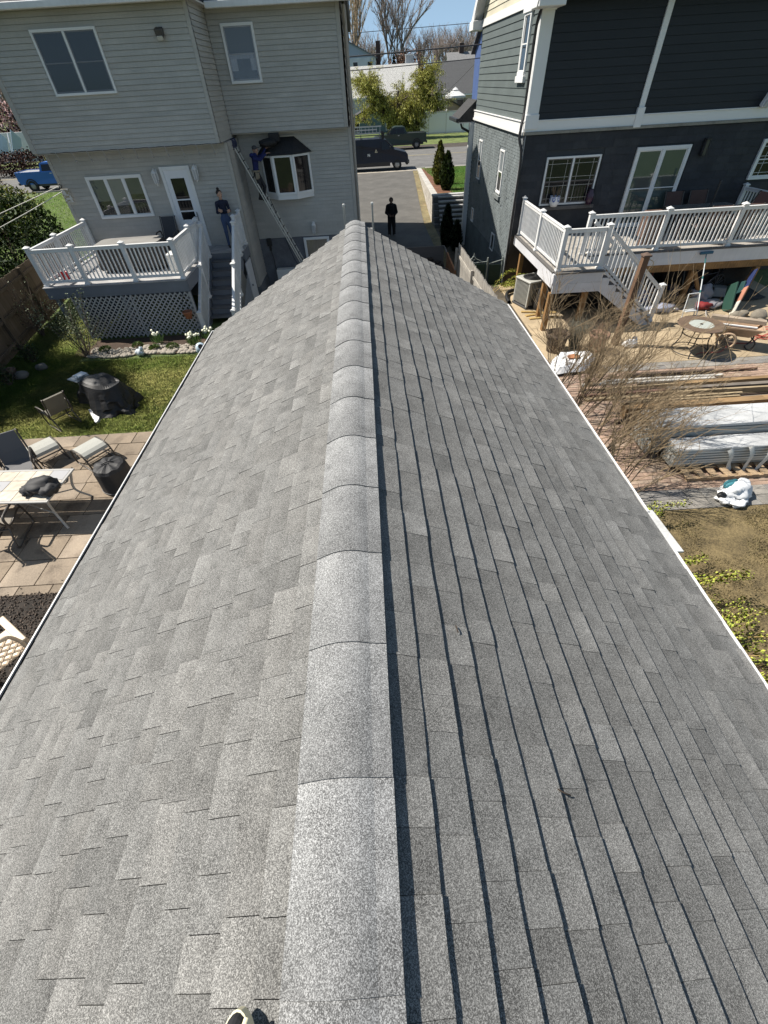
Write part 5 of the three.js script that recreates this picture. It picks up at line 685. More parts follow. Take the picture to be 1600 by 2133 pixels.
function slingChair(label, x, z, turn, fab, w = .56, group) {
  const t = thing('sling_chair', label, 'chair', [x, .022, z], turn, group); const h = w / 2; const prof = [[.34, .34], [.3, .4], [.2, .42], [-.08, .38], [-.2, .42], [-.3, .62], [-.4, .88], [-.44, .98], [-.49, .97]]; const q = []; for (let i = 0; i < prof.length - 1; i++) { const [z0, y0] = prof[i], [z1, y1] = prof[i + 1]; q.push([[-h + .03, y0, z0], [h - .03, y0, z0], [h - .03, y1, z1], [-h + .03, y1, z1]]); }
  mesh('sling', faces(q), fab, t); for (const s of [-1, 1]) { mesh('side_rail', tube(prof.map(p => [s * h, p[1], p[0]]), .018, 30, 6), frameB, t); mesh('armrest', [tube([[s * (h + .03), .36, -.22], [s * (h + .05), .6, -.22], [s * (h + .05), .63, -.1], [s * (h + .05), .62, .2], [s * (h + .03), .56, .28]], .022, 24, 6)], frameB, t); mesh('leg', tube([[s * (h + .03), .58, .26], [s * (h + .02), .3, .3], [s * h, .015, .3], [s * h, .015, 0], [s * h, .015, -.36], [s * h, .38, -.2]], .017, 34, 6), frameB, t); }
  mesh('cross_bar', rod(V(-h, .3, -.16), V(h, .3, -.16), .014), frameB, t); return t;
}
function ottoman(label, x, z, turn) {
  const t = thing('ottoman', label, 'footstool', [x, .022, z], turn); const prof = [[-.26, .3], [-.24, .36], [-.16, .4], [0, .41], [.16, .4], [.24, .36], [.26, .3]]; const q = []; for (let i = 0; i < 6; i++) { const [z0, y0] = prof[i], [z1, y1] = prof[i + 1]; q.push([[-.25, y0, z0], [.25, y0, z0], [.25, y1, z1], [-.25, y1, z1]]); } mesh('sling', faces(q), fabric, t);
  for (const s of [-1, 1]) mesh('side_frame', tube([[s * .27, .015, .3], [s * .27, .3, .27], [s * .27, .385, .18], [s * .27, .405, 0], [s * .27, .385, -.18], [s * .27, .3, -.27], [s * .27, .015, -.3], [s * .27, .012, 0]], .017, 50, 6, true), frameB, t); mesh('cross_bar', [rod(V(-.27, .25, .26), V(.27, .25, .26), .013), rod(V(-.27, .25, -.26), V(.27, .25, -.26), .013)], frameB, t); return t;
}
ottoman('grey mesh footstool nearest the black covered fire pit', -6.12, -7.42, .95);
ottoman('grey mesh footstool left of the other one beside the dark lounge chair', -7.2, -7.55, .85);
slingChair('dark mesh lounge chair behind the tiled table', -7.3, -6.9, .55, fabricDark, .58).scale.setScalar(.93);
slingChair('dark mesh patio chair standing on the shaded lawn', -7.6, -9.0, -2.2, M([.16, .15, .12], .75, { map: tMesh }), .54).scale.setScalar(.88);
slingChair('mesh patio chair tucked under the near side of the tiled table', -6.75, -5.3, 3.3, M([.22, .19, .15], .75, { map: tMesh }), .5);
{ // tile topped table
  const t = thing('tiled_table', 'large patio table topped with cream tiles in a grey frame', 'table', [-6.72, .022, -5.88], -.05); const L = 2.0, W2 = .9, y = .7; const ft = M([.38, .37, .35], .5); mesh('frame', [b2(-L / 2, L / 2, y - .03, y, -W2 / 2, -W2 / 2 + .05, .006), b2(-L / 2, L / 2, y - .03, y, W2 / 2 - .05, W2 / 2, .006), b2(-L / 2, -L / 2 + .05, y - .03, y, -W2 / 2 + .05, W2 / 2 - .05, .006), b2(L / 2 - .05, L / 2, y - .03, y, -W2 / 2 + .05, W2 / 2 - .05, .006)], ft, t);
  const tTile = tex(256, .5, (u, v) => { const a = fbm(u * 6 + v * 3, v * 6, 6, 4, 81); const k = .75 + .5 * (a - .5); return [k, k * .98, k * .95]; }); const tm = [M([.72, .66, .55], .5, { map: tTile }), M([.68, .61, .5], .5, { map: tTile }), M([.74, .69, .6], .5, { map: tTile })], gm = M([.36, .36, .37], .5);
  const nx = 6, nz = 3, tw = (L - .1) / nx, td = (W2 - .1) / nz; for (let i = 0; i < nx; i++) for (let j = 0; j < nz; j++) { const x0 = -L / 2 + .05 + i * tw, z0 = -W2 / 2 + .05 + j * td; const g = (i === 2 && j === 1) || (i === nx - 1 && j === 0); mesh('tile', b2(x0 + .004, x0 + tw - .004, y - .02, y - .002 + rr(-.001, .001), z0 + .004, z0 + td - .004, .003), g ? gm : tm[(i * 2 + j) % 3], t); }
  mesh('umbrella_hole', at(new THREE.CylinderGeometry(.025, .025, .006, 14).toNonIndexed(), -L / 2 + .05 + 2.5 * tw, y + .001, 0), black, t);
  for (const sx of [-1, 1]) for (const sz of [-1, 1]) mesh('leg', tube([[sx * (L / 2 - .06), y - .03, sz * (W2 / 2 - .06)], [sx * (L / 2 - .16), .3, sz * (W2 / 2 - .12)], [sx * (L / 2 - .04), .01, sz * (W2 / 2 - .02)]], .022, 14, 6), ft, t); mesh('brace', [rod(V(-L / 2 + .16, .3, -.33), V(L / 2 - .16, .3, .33), .012), rod(V(-L / 2 + .16, .3, .33), V(L / 2 - .16, .3, -.33), .012)], ft, t);
  single('black_bundle', [blob(-5.95, .82, -5.72, .3, .13, .17, .35, 2.3, 3, 51), blob(-6.17, .78, -5.66, .13, .08, .13, .5, 3, 3, 52), blob(-5.78, .8, -5.62, .15, .1, .14, .4, 3, 3, 53)], M([.03, .03, .032], .7, { map: tBlotch }), 'crumpled black cover bundle on the end of the tiled table', 'bundle');
}
{ // drum shaped black cover with white lettering
  const t = thing('covered_fire_pit', 'black drum shaped cover with small white lettering beside the gutter', 'fire pit', [-5.27, .022, -6.55], .1); const q = [], N = 48; const prof = [[.001, .56], [.1, .565], [.22, .55], [.27, .53], [.3, .47], [.305, .4], [.315, .25], [.325, .1], [.33, .0]]; const f = (i, j) => { const a = i / N * 2 * PI, [r, y] = prof[j]; const k = r * (1 + (j > 2 ? .012 * Math.sin(a * 11) + .01 * Math.sin(a * 7 + j) : 0)); return [k * Math.cos(a), y + (j < 4 && j > 0 ? .012 * Math.sin(a * 8) : 0), k * Math.sin(a)]; }; for (let i = 0; i < N; i++) for (let j = 0; j < prof.length - 1; j++) q.push([f(i, j), f(i + 1, j), f(i + 1, j + 1), f(i, j + 1)]); mesh('cover', faces(q), M([.022, .022, .024], .65, { map: tBlotch }), t);
  mesh('seam_strap', at(new THREE.TorusGeometry(.333, .006, 5, 60).toNonIndexed(), 0, .05, 0, PI / 2), M([.16, .16, .16], .6), t); mesh('handle', tube([[-.1, .565, .03], [-.05, .59, .02], [.05, .59, -.02], [.1, .565, -.03]], .012, 12, 5), black, t);
  const cv = document.createElement('canvas'); cv.width = 512; cv.height = 96; const c = cv.getContext('2d'); c.fillStyle = '#050505'; c.fillRect(0, 0, 512, 96); c.fillStyle = '#e8e8e8'; c.beginPath(); c.moveTo(40, 18); c.lineTo(66, 76); c.lineTo(14, 76); c.fill(); c.font = 'bold 58px sans-serif'; c.fillText('amberfire', 86, 68); const ct = new THREE.CanvasTexture(cv); ct.colorSpace = THREE.SRGBColorSpace;
  const P = [], uv = [], I = []; for (let i = 0; i <= 12; i++) { const a = .25 + (1 - i / 12) * .95; for (const j of [0, 1]) { P.push(.334 * Math.cos(a), .12 + j * .07, .334 * Math.sin(a)); uv.push(i / 12, j); } } for (let i = 0; i < 12; i++) I.push(2 * i, 2 * i + 2, 2 * i + 1, 2 * i + 1, 2 * i + 2, 2 * i + 3); const lg = new THREE.BufferGeometry(); lg.setAttribute('position', new THREE.Float32BufferAttribute(P, 3)); lg.setAttribute('uv', new THREE.Float32BufferAttribute(uv, 2)); lg.setIndex(I); lg.computeVertexNormals(); mesh('lettering', lg, M([1, 1, 1], .6, { map: ct }), t);
}
{ // beige resin chair with lattice back
  const t = thing('resin_chair', 'beige plastic garden chair with lattice back at the lower left edge', 'chair', [-5.2, .02, -2.72], -2.15); const m = M([.62, .5, .37], .5); const n = V(0, .93, -.36);
  const Pb = (u, v) => V(u, .42 + v * .93, -.24 - v * .3); for (const s of [-1, 1]) { mesh('back_post', tube([Pb(s * .27, -.02), Pb(s * .28, .3), Pb(s * .23, .52), Pb(s * .1, .56)], .024, 20, 6), m, t); mesh('armrest', [beam(V(s * .31, .64, -.34), V(s * .33, .66, .26), .09, .03, undefined, .012)], m, t); mesh('leg', [beam(V(s * .33, .65, .24), V(s * .3, 0, .28), .06, .05, undefined, .015)], m, t); mesh('leg', [beam(V(s * .28, .42, -.26), V(s * .31, 0, -.34), .06, .05, undefined, .015)], m, t); }
  mesh('top_rail', tube([Pb(-.24, .5), Pb(-.1, .565), Pb(.1, .565), Pb(.24, .5)], .026, 16, 6), m, t); mesh('seat', bx(0, .42, .02, .56, .035, .54, .015), m, t);
  for (let s = 0; s < 2; s++) for (let c = -.55; c < .8; c += .135) { let a = [c, 0], b = [c + (s ? -.5 : .5), .5]; const cl = (p, o) => { for (const L of [-.26, .26]) { if ((L < 0 && p[0] < L) || (L > 0 && p[0] > L)) { const k = (L - p[0]) / (o[0] - p[0]); if (k > 1 || k < 0) return null; return [L, p[1] + k * (o[1] - p[1])]; } } return p; }; const a2 = cl(a, b), b3 = cl(b, a); if (!a2 || !b3 || Math.hypot(a2[0] - b3[0], a2[1] - b3[1]) < .08) continue; mesh('lath', beam(Pb(a2[0], a2[1]), Pb(b3[0], b3[1]), .026, .014, n), m, t); }
}
// ---------------------------------------------------------------- things on the left deck
{
  const y = 1.6; slingChair('dark high-backed chair against the siding between window and door', -6.78, -17.1, 0, M([.05, .05, .055], .7, { map: tMesh }), .5).position.y = y;
  const t = thing('covered_table', 'long patio table under a dark grey cloth with a pale top on the left deck', 'table', [-7.45, y, -15.6], .03); const q = [], N = 40; const f = (i, j) => { const a = i / N * 2 * PI, se = c => Math.sign(c) * Math.pow(Math.abs(c), .35), k = [.98, 1, 1.03, 1.06][j], fold = j > 1 ? .03 * Math.sin(a * 14) * (j - 1) / 2 : 0; return [se(Math.cos(a)) * (1.0 * k + fold), [.74, .7, .4, .08][j], se(Math.sin(a)) * (.5 * k + fold)]; }; for (let i = 0; i < N; i++) for (let j = 0; j < 3; j++) q.push([f(i, j), f(i + 1, j), f(i + 1, j + 1), f(i, j + 1)]); mesh('cloth', faces(q), M([.06, .058, .055], .9, { map: tBlotch }), t); const tp = []; for (let i = 0; i < N; i++) tp.push([[0, .745, 0], f(i, 0), f(i + 1, 0)]); mesh('tabletop', [faces(tp.map(a => a.map(p => [p[0], p[1] + .004, p[2]])))], M([.3, .29, .27], .6, { map: tBlotch }), t);
  single('storage_box', [b2(-6.2, -5.85, y, y + .42, -15.35, -14.9, .015), b2(-6.22, -5.83, y + .42, y + .46, -15.37, -14.88, .012)], M([.72, .72, .68], .5), 'white plastic storage box beside the deck gate railing', 'box');
  const l = thing('red_lantern', 'pair of small red cups at the front corner of the left deck', 'lantern', [-9.45, y, -14.65]); for (const x of [0, .16]) mesh('cup', lathe([[.001, 0], [.055, 0], [.07, .2], [.06, .24], [.05, .22], [.04, .02]], 16, x, 0, -.03 * x), M([.42, .02, .03], .3), l);
  const s = thing('clothesline_board', 'small weathered painted board with pulley at the house corner', 'board', [-9.86, 3.1, -17.7]); const bt = tex(128, .4, (u, v) => { const a = fbm(u * 6, v * 8, 6, 3, 91); return a > .56 ? [.45, .38, .25] : [.8, .78, .74]; }); mesh('board', b2(-.12, .14, 0, .36, 0, .03, .004), M([.75, .75, .75], .7, { map: bt }), s); mesh('pulley', at(new THREE.TorusGeometry(.05, .015, 6, 18).toNonIndexed(), -.06, .44, .05), darkMetal, s);
  const rope = M([.6, .58, .52], .7); single('clothesline', tube([[-9.92, 3.55, -17.63], [-11.5, 3.12, -17.35], [-13.5, 2.62, -16.9], [-16, 2.3, -16.4]], .012, 40, 5), rope, 'upper of the two clotheslines running left from the house corner', 'clothesline'); single('clothesline', tube([[-9.92, 3.4, -17.63], [-11.5, 2.85, -17.2], [-13.5, 2.25, -16.6], [-16, 1.85, -16.0]], .012, 40, 5), rope, 'lower of the two clotheslines running left from the house corner', 'clothesline');
}
// ---------------------------------------------------------------- things on the right deck
{
  const y = 1.6; const wk = M([.09, .05, .04], .8, { map: tBlotch }); const ck = (label, x, z, r) => { const c = slingChair(label, x, z, r, wk, .58); c.position.y = y; return c; };
  ck('brown chair against the dark wall left of the umbrella pole', 10.15, -16.2, 0); ck('brown chair against the dark wall right of the umbrella pole', 10.95, -16.2, 0); ck('reddish brown chair by the right side railing', 12.1, -15.6, -1.4).children[0].material = M([.2, .1, .085], .7, { map: tMesh }); ck('brown chair at the near side of the glass table', 10.3, -14.75, PI); ck('brown chair at the near right side of the glass table', 11.3, -14.8, PI - .2);
  const t = thing('glass_table', 'long grey glass-topped table on the right deck with an umbrella pole', 'table', [10.6, y, -15.5]); mesh('tabletop', b2(-1.0, 1.0, .7, .73, -.5, .5, .01), M([.16, .16, .15], .25), t); for (const a of [-.85, .85]) for (const b of [-.4, .4]) mesh('leg', rod(V(a, 0, b), V(a, .7, b), .025), wk, t);
  single('umbrella_pole', [rod(V(10.75, y + .02, -15.5), V(10.75, y + 1.35, -15.5), .022, .022, 10), lathe([[.001, 0], [.24, 0], [.24, .05], [.05, .08], [.05, .2], [.001, .2]], 24, 10.75, y, -15.5), lathe([[.03, 0], [.03, .06], [.001, .06]], 10, 10.75, y + 1.33, -15.5)], darkMetal, 'bare umbrella pole standing through the table on the right deck', 'pole');
  single('box_grill', [b2(8.25, 8.75, y + .25, y + .82, -14.75, -14.3, .03), b2(8.3, 8.7, y, y + .25, -14.7, -14.35, .01), bx(8.5, y + .86, -14.5, .5, .1, .44, .03)], M([.1, .06, .045], .6), 'brown boxy cooler standing behind the middle railing post', 'cooler');
}
// ---------------------------------------------------------------- hedge, yard trees on the left (also those that shade the lawn)
function leafMass(name, label, cat, x, z, rx, h, rz, n, cA, cB, s, opt = {}) {
  const t = thing(name, label, cat, [x, groundY(x, z), z], 0, opt.group); const lv = new Leaves(), tw = new Twigs(); const sd = rnd() * 50;
  for (let i = 0; i < n; i++) { const a = rr(0, 6.28), u = rr(-1, 1), k = Math.pow(rnd(), .28), r = Math.sqrt(1 - u * u); const dx = r * Math.cos(a), dz = r * Math.sin(a); const lump = .72 + .55 * noise3(dx * 2.3 + sd, u * 2.3 + sd, dz * 2.3 + 9); const y = h * (.5 + .5 * u * lump) * (opt.lift ? 1 : 1); const taper = opt.taper ? (1 - opt.taper * Math.pow(Math.max(0, y / h), 1.3)) : 1; const P = V(dx * rx * k * lump * taper, Math.max(.05, y * (.4 + .6 * k) + (1 - k) * h * .25), dz * rz * k * lump * taper); const f = Math.min(1, Math.max(0, .5 * noise3(P.x * 1.7 + sd, P.y * 1.7, P.z * 1.7) + .6 * rnd() - .1)); lv.leaf(P, s * rr(.6, 1.4), mixc(cA, cB, f), opt.up ? V(dx * .4, 1.2, dz * .4) : null, opt.asp ?? .5); }
  for (let i = 0; i < (opt.stems ?? 8); i++) tw.path([V(rr(-.1, .1), 0, rr(-.1, .1)), V(rr(-.3, .3) * rx, h * .4, rr(-.3, .3) * rz), V(rr(-.6, .6) * rx * .8, h * .75, rr(-.6, .6) * rz * .8)], .03 * (opt.stemR ?? 1), .01);
  mesh('trunk', tw.geo(), barkM, t); mesh('crown', lv.geo(), opt.m ?? evergreenM, t); return t;
}
leafMass('hedge_shrub', 'big dark rounded evergreen shrub beyond the board fence', 'shrub', -15.6, -21.5, 2.6, 3.1, 2.6, 9000, [.012, .03, .008], [.04, .075, .015], .14);
leafMass('hedge_shrub', 'yellow-tipped evergreen shrub near the blue pickup', 'shrub', -20.2, -29.0, 2.2, 2.6, 2.0, 6500, [.06, .09, .015], [.32, .33, .05], .13);
leafMass('hedge_shrub', 'brown leafless shrub at the left edge beside the yellow-tipped one', 'shrub', -24, -33, 2.2, 3.2, 2.0, 3500, [.06, .04, .03], [.16, .1, .07], .14);
leafMass('hedge_shrub', 'dark evergreen in the shade at the fence end', 'shrub', -14.2, -16.8, 1.8, 2.1, 1.8, 4500, [.012, .03, .008], [.035, .06, .014], .13);
leafMass('shade_tree', 'tall dark evergreen beyond the fence shading the lawn', 'tree', -13.7, -12.3, 2.2, 9.5, 2.3, 13000, [.012, .03, .008], [.04, .07, .015], .2, { taper: .4 });
leafMass('shade_tree', 'second tall evergreen beyond the fence toward the viewer', 'tree', -14.3, -10.2, 1.7, 6.2, 1.2, 7000, [.012, .03, .008], [.04, .07, .015], .2, { taper: .4 });
// ---------------------------------------------------------------- driveway edge: retaining wall, steps, lawn shrubs, picket fence, gate, trailer
{
  const t = thing('block_retaining_wall', 'pale concrete block wall with a cap beside the driveway', 'wall'); const bm = [[.52, .48, .42], [.47, .43, .38], [.56, .52, .46]].map(c => M(c, .9, { map: tConc })), capM = M([.6, .58, .54], .85, { map: tConc });
  const P = f => V(4.12 + f * .68, 0, -30.1 - f * 15.8), top = f => .72 - f * .56, bot = f => groundY(P(f).x - .45, P(f).z) - .15; const n = 34;
  for (let i = 0; i < n; i++) { const f0 = i / n, f1 = (i + 1) / n, a = P(f0), b = P(f1); let y = top(f0) - .1, k = 0; while (y > bot(f0)) { const s = (k % 2) * .5 / n, A = P(f0 + s), B = P(Math.min(1, f1 + s)); mesh('block', beam(V(A.x, y - .1, A.z - .006), V(B.x, y - .1, B.z + .006), .28, .19, undefined, .012), bm[Math.floor(rnd() * 3)], t); y -= .2; k++; } if (i % 2 === 0) { const c = P(Math.min(1, (i + 2) / n)); mesh('cap_stone', beam(V(a.x, top(f0) - .03, a.z - .004), V(c.x, top(Math.min(1, (i + 2) / n)) - .03, c.z + .004), .36, .08, undefined, .012), capM, t); } }
  const s = thing('block_steps', 'grey block steps climbing from the driveway side to the front lawn', 'steps'); const gm = [[.2, .2, .2], [.22, .22, .22], [.18, .18, .185]].map(c => M(c, .9, { map: tConc })), tm = M([.62, .62, .62], .85, { map: tConc });
  for (let k = 0; k < 7; k++) { const y = .66 - k * .18, z = -30.25 + k * .23; for (let c = 0; c < 3; c++) mesh('tread', b2(4.28 + c * .66, 4.28 + c * .66 + .65, y - .07, y, z - .02, z + .27, .01), tm, s); for (let c = 0; c < 4; c++) mesh('block', b2(4.26 + c * .5, 4.26 + c * .5 + .49, y - .19, y - .072, z - .1, z + .2, .01), gm[(c + k) % 3], s); }
  for (let k = 0; k < 6; k++) mesh('side_block', b2(3.98, 4.25, -1.0 + k * .28, -.73 + k * .28, -30.3, -28.6 - k * .24, .012), gm[k % 3], s);
  mesh('tread', b2(4.0, 6.2, .66, .73, -30.55, -30.2, .01), tm, s);
}
{ // columnar evergreens
  const col = (label, x, z, h, r, n, cA, cB) => { const t = thing('columnar_evergreen', label, 'shrub', [x, groundY(x, z), z]); const lv = new Leaves(), tw = new Twigs(); for (let i = 0; i < n; i++) { const y = Math.pow(rnd(), 1.15) * h, a = rr(0, 6.28), f = y / h; const rad = r * Math.sin(Math.PI * Math.min(1, Math.pow(f * .86 + .12, .8))) * (.75 + .4 * noise3(a * 2, y * 3, 4)) * Math.pow(rnd(), .3) + .02; lv.leaf(V(rad * Math.cos(a), y, rad * Math.sin(a)), .14 * rr(.6, 1.3), mixc(cA, cB, Math.min(1, rnd() * .8 + .3 * noise3(a * 3, y * 4, 9))), V(.25 * Math.cos(a), 1.4, .25 * Math.sin(a)), .35); } tw.path([V(0, 0, 0), V(0, h * .8, 0)], .05, .02); mesh('trunk', tw.geo(), barkM, t); mesh('crown', lv.geo(), evergreenM, t); };
  col('sunlit olive columnar evergreen at the corner of the front lawn', 4.95, -34.6, 2.1, .42, 3600, [.05, .07, .01], [.22, .22, .03]); col('dark columnar evergreen just behind the block steps', 5.05, -32.0, 1.75, .42, 3400, [.015, .035, .008], [.06, .09, .015]);
  col('dark conical evergreen in the shade below the block steps', 4.05, -24.8, 1.7, .3, 3000, [.008, .018, .005], [.03, .045, .01]); col('second dark evergreen in the shade beside the dark house wall', 4.4, -24.0, 1.2, .26, 2200, [.008, .018, .005], [.03, .045, .01]);
}
{
  const t = thing('picket_fence', 'short weathered white picket fence running from the garage to the iron gate', 'fence'); const ms = [[.52, .49, .44], [.45, .42, .38], [.56, .53, .48]].map(c => M(c, .85, { map: tWood })); const a = V(3.35, -.3, -17.6), b = V(3.3, -.1, -11.6); const n = 46;
  for (let i = 0; i <= n; i++) { const p = a.clone().lerp(b, i / n), h = 1.55 + rr(-.02, .02); mesh('picket', at(prism([[-.042, 0], [.042, 0], [.042, h - .08], [0, h], [-.042, h - .08]], .018), p.x, p.y, p.z, 0, PI / 2), ms[Math.floor(rnd() * 3)], t); } for (const y of [.35, 1.2]) mesh('rail', beam(a.clone().add(V(-.03, y, 0)), b.clone().add(V(-.03, y, 0)), .035, .09, undefined, .004), ms[0], t); for (const f of [0, .5, 1]) { const p = a.clone().lerp(b, f); mesh('post', bx(p.x - .07, p.y + .65, p.z, .09, 1.5, .09, .006), ms[1], t); }
}
{
  const t = thing('iron_gate', 'dark green iron gate with a scrolled top between the picket fence and the house', 'gate', [0, -.55, -17.05]); const gm = M([.02, .045, .03], .6, { metalness: .2 }), pm = M([.3, .33, .31], .5, { metalness: .4 });
  mesh('panel', [b2(3.45, 4.28, .1, 1.22, -.01, .01), b2(4.42, 4.9, .1, 1.18, -.01, .01)], M([.012, .03, .018], .7), t); for (const x of [3.42, 4.34, 4.88]) mesh('post', rod(V(x, 0, 0), V(x, 1.42, 0), .03, .03, 8), pm, t); mesh('top_rail', [rod(V(3.42, 1.25, .02), V(4.32, 1.3, .02), .016), rod(V(4.38, 1.22, .02), V(4.9, 1.34, .02), .016)], pm, t); mesh('scroll', [tube([[3.5, 1.26, .02], [3.62, 1.36, .02], [3.72, 1.4, .02], [3.82, 1.5, .02], [3.92, 1.4, .02], [4.02, 1.36, .02], [4.16, 1.28, .02]], .014, 30, 6), at(new THREE.TorusGeometry(.05, .012, 5, 16).toNonIndexed(), 3.82, 1.42, .02), rod(V(3.82, 1.5, .02), V(3.82, 1.6, .02), .02, .008)], pm, t); for (let x = 3.5; x < 4.3; x += .1) mesh('bar', rod(V(x, .1, .02), V(x, 1.26, .02), .008, .008, 5), gm, t);
  sprig('thin yellow-green bush growing at the foot of the iron gate', 4.55, -16.0, 7, 1.3);
}
{
  const t = thing('debris_trailer', 'low open trailer with rusty orange board sides full of dark debris', 'trailer', [2.3, -.62, -19.3], -.03); const rm = M([.45, .2, .09], .8, { map: tWoodX }), dm = M([.06, .05, .045], .9); mesh('bed', b2(-1.0, 1.0, .28, .34, -1.8, 1.8), dm, t); mesh('side_board', [b2(.98, 1.03, .34, 1.0, -.7, 1.8, .004)], rm, t); mesh('side_board', b2(-1.03, -.98, .34, 1.0, -1.8, 1.8, .004), rm, t); mesh('front_rail', [b2(-1.03, 1.03, .92, .97, -1.83, -1.78), b2(.98, 1.03, .92, .97, -1.78, -.7), b2(-1.0, 1.0, .34, .92, -1.82, -1.79)], M([.14, .12, .11], .7), t); for (const s of [-1, 1]) mesh('wheel', at(new THREE.TorusGeometry(.22, .08, 8, 20).toNonIndexed(), s * 1.12, .3, .2, 0, PI / 2), black, t);
  const db = []; for (let i = 0; i < 40; i++) db.push(blob(rr(-.8, .8), .45 + rr(0, .2), rr(-1.6, 1.6), rr(.1, .25), rr(.06, .14), rr(.1, .25), .5, 2.4, 1, i)); mesh('debris', db, M([.06, .045, .04], .9, { map: tDirt }), t).userData.kind = 'stuff';
  single('cable_loop', tube([[2.3, .2, -17.4], [2.6, .55, -17.3], [2.95, .5, -17.2], [3.1, .1, -17.1]], .02, 24, 5), black, 'black cable loop beside the trailer board', 'cable');
}
// ---------------------------------------------------------------- vehicles
function wheel(t, x, z, r, m2, w = .24) { const o = mesh('wheel', lathe([[r * .62, -w / 2], [r * .95, -w / 2], [r, -w / 3], [r, w / 3], [r * .95, w / 2], [r * .62, w / 2]], 28).rotateX(PI / 2).translate(x, r, z), M([.02, .02, .02], .85), t); mesh('rim', [lathe([[.001, -w * .4], [r * .3, -w * .42], [r * .62, -w * .3], [r * .64, 0], [r * .62, w * .3], [r * .3, w * .42], [.001, w * .4]], 20).rotateX(PI / 2).translate(x, r, z)], m2, o); return o; }
// body from a side profile (x forward, y up) lofted across the width with rounded shoulders
function carBody(prof, w, m, name, parent, tuck = .1, n = 6) {
  const q = []; const N = prof.length; const sec = k => { const s = -1 + 2 * k / n; return prof.map(p => { const tk = p[2] ?? 0; const hw = (w / 2) * (1 - tk); return [p[0], p[1], s * hw]; }); };
  for (let k = 0; k < n; k++) { const A = sec(k), B = sec(k + 1); for (let i = 0; i < N; i++) { const j = (i + 1) % N; q.push([A[i], A[j], B[j], B[i]]); } }
  const s0 = sec(0), s1 = sec(n); const tri = THREE.ShapeUtils.triangulateShape(prof.map(p => new THREE.Vector2(p[0], p[1])), []); for (const f of tri) { q.push([s0[f[0]], s0[f[1]], s0[f[2]]]); q.push([s1[f[0]], s1[f[2]], s1[f[1]]]); }
  return mesh(name, faces(q), m, parent);
}
{ // work van
  const t = thing('cargo_van', 'dark navy cargo van with ladder rack parked at the end of the driveway', 'van', [1.0, .01, -47.75]); const navy = M([.006, .008, .022], .45, { clearcoat: .2, clearcoatRoughness: .2 });
  carBody([[-3.2, .62], [2.9, .5, .02], [2.95, .75, .04], [2.92, 1.02, .06], [2.75, 1.16, .08], [1.95, 1.36, .05], [1.8, 1.38, .04], [1.05, 2.02, .12], [.85, 2.1, .15], [-3.0, 2.12, .14], [-3.18, 1.95, .1], [-3.22, 1.2]], 2.0, navy, 'body', t);
  mesh('lower_body', [b2(-3.2, 1.4, .32, .62, -.99, .99, .03), b2(2.75, 2.95, .34, .52, -.95, .95, .04)], M([.035, .033, .035], .6), t); mesh('bumper', [b2(2.85, 3.05, .42, .66, -.98, .98, .05)], M([.09, .09, .09], .5), t);
  mesh('windscreen', faces([[[1.79, 1.4, -.86], [1.79, 1.4, .86], [1.1, 2.0, .78], [1.1, 2.0, -.78]]].map(f => f.map(p => [p[0] + .03, p[1] + .02, p[2]]))), M([.12, .16, .17], .06, { ior: 1.7 }), t);
  mesh('side_window', faces([[[1.55, 1.4, .975], [.7, 1.4, .985], [.7, 1.92, .885], [1.1, 1.92, .88]]]), glass, t); mesh('mirror', [bx(1.45, 1.5, 1.08, .1, .26, .14, .03)], black, t); mesh('headlight', [bx(2.86, .93, .78, .12, .18, .3, .03)], M([.5, .5, .5], .15), t); mesh('headlight', [bx(2.86, .93, -.78, .12, .18, .3, .03)], M([.5, .5, .5], .15), t); mesh('door_seam', [b2(.62, .635, .7, 1.95, .92, .998), b2(-1.0, -.985, .7, 1.95, .92, .998)], black, t);
  mesh('decal', [prism([[.1, 1.25], [.34, 1.25], [.22, 1.48]], .004).translate(0, 0, 1.0)], M([.7, .62, .45], .6), t); mesh('decal', prism([[.18, 1.29], [.27, 1.29], [.225, 1.39]], .004).translate(0, 0, 1.003), black, t);
  mesh('lettering', [b2(-.52, -.47, 1.02, 1.2, 1.0, 1.005), b2(-.36, -.31, 1.02, 1.2, 1.0, 1.005), beam(V(-.49, 1.19, 1.002), V(-.34, 1.03, 1.002), .05, .005, V(0, 0, 1))], M([.75, .75, .75], .6), t);
  const rim = M([.42, .42, .41], .45, { metalness: .5 }); wheel(t, 2.0, .86, .37, rim); wheel(t, -1.9, .86, .37, rim); wheel(t, 2.0, -.86, .37, rim); wheel(t, -1.9, -.86, .37, rim);
  const rk = mesh('roof_rack', [-2.6, -1, .6].map(x => b2(x - .03, x + .03, 2.12, 2.34, -.9, .9)).concat([b2(-2.8, .9, 2.32, 2.37, .84, .9), b2(-2.8, .9, 2.32, 2.37, -.9, -.84), b2(.7, .95, 2.1, 2.5, .8, .88), rod(V(.9, 2.45, .85), V(1.5, 2.3, .85), .02)]), black, t);
  const l = thing('rack_ladder', 'white extension ladder lying on the van roof rack', 'ladder', [.2, 2.4, -47.9]); mesh('rail', [b2(-3, 1.55, .42, .5, .3, .34)], alu, l); mesh('rail', b2(-3, 1.55, .0, .08, .3, .34), alu, l); mesh('rail', b2(-3, 1.2, .2, .27, -.2, -.16), alu, l); mesh('rung', [...Array(15).keys()].map(k => rod(V(-2.9 + k * .31, .04, .32), V(-2.9 + k * .31, .46, .32), .016, .016, 5)), alu, l); mesh('ladder_foot', bx(1.6, .1, .3, .25, .08, .2, .01), black, l);
}
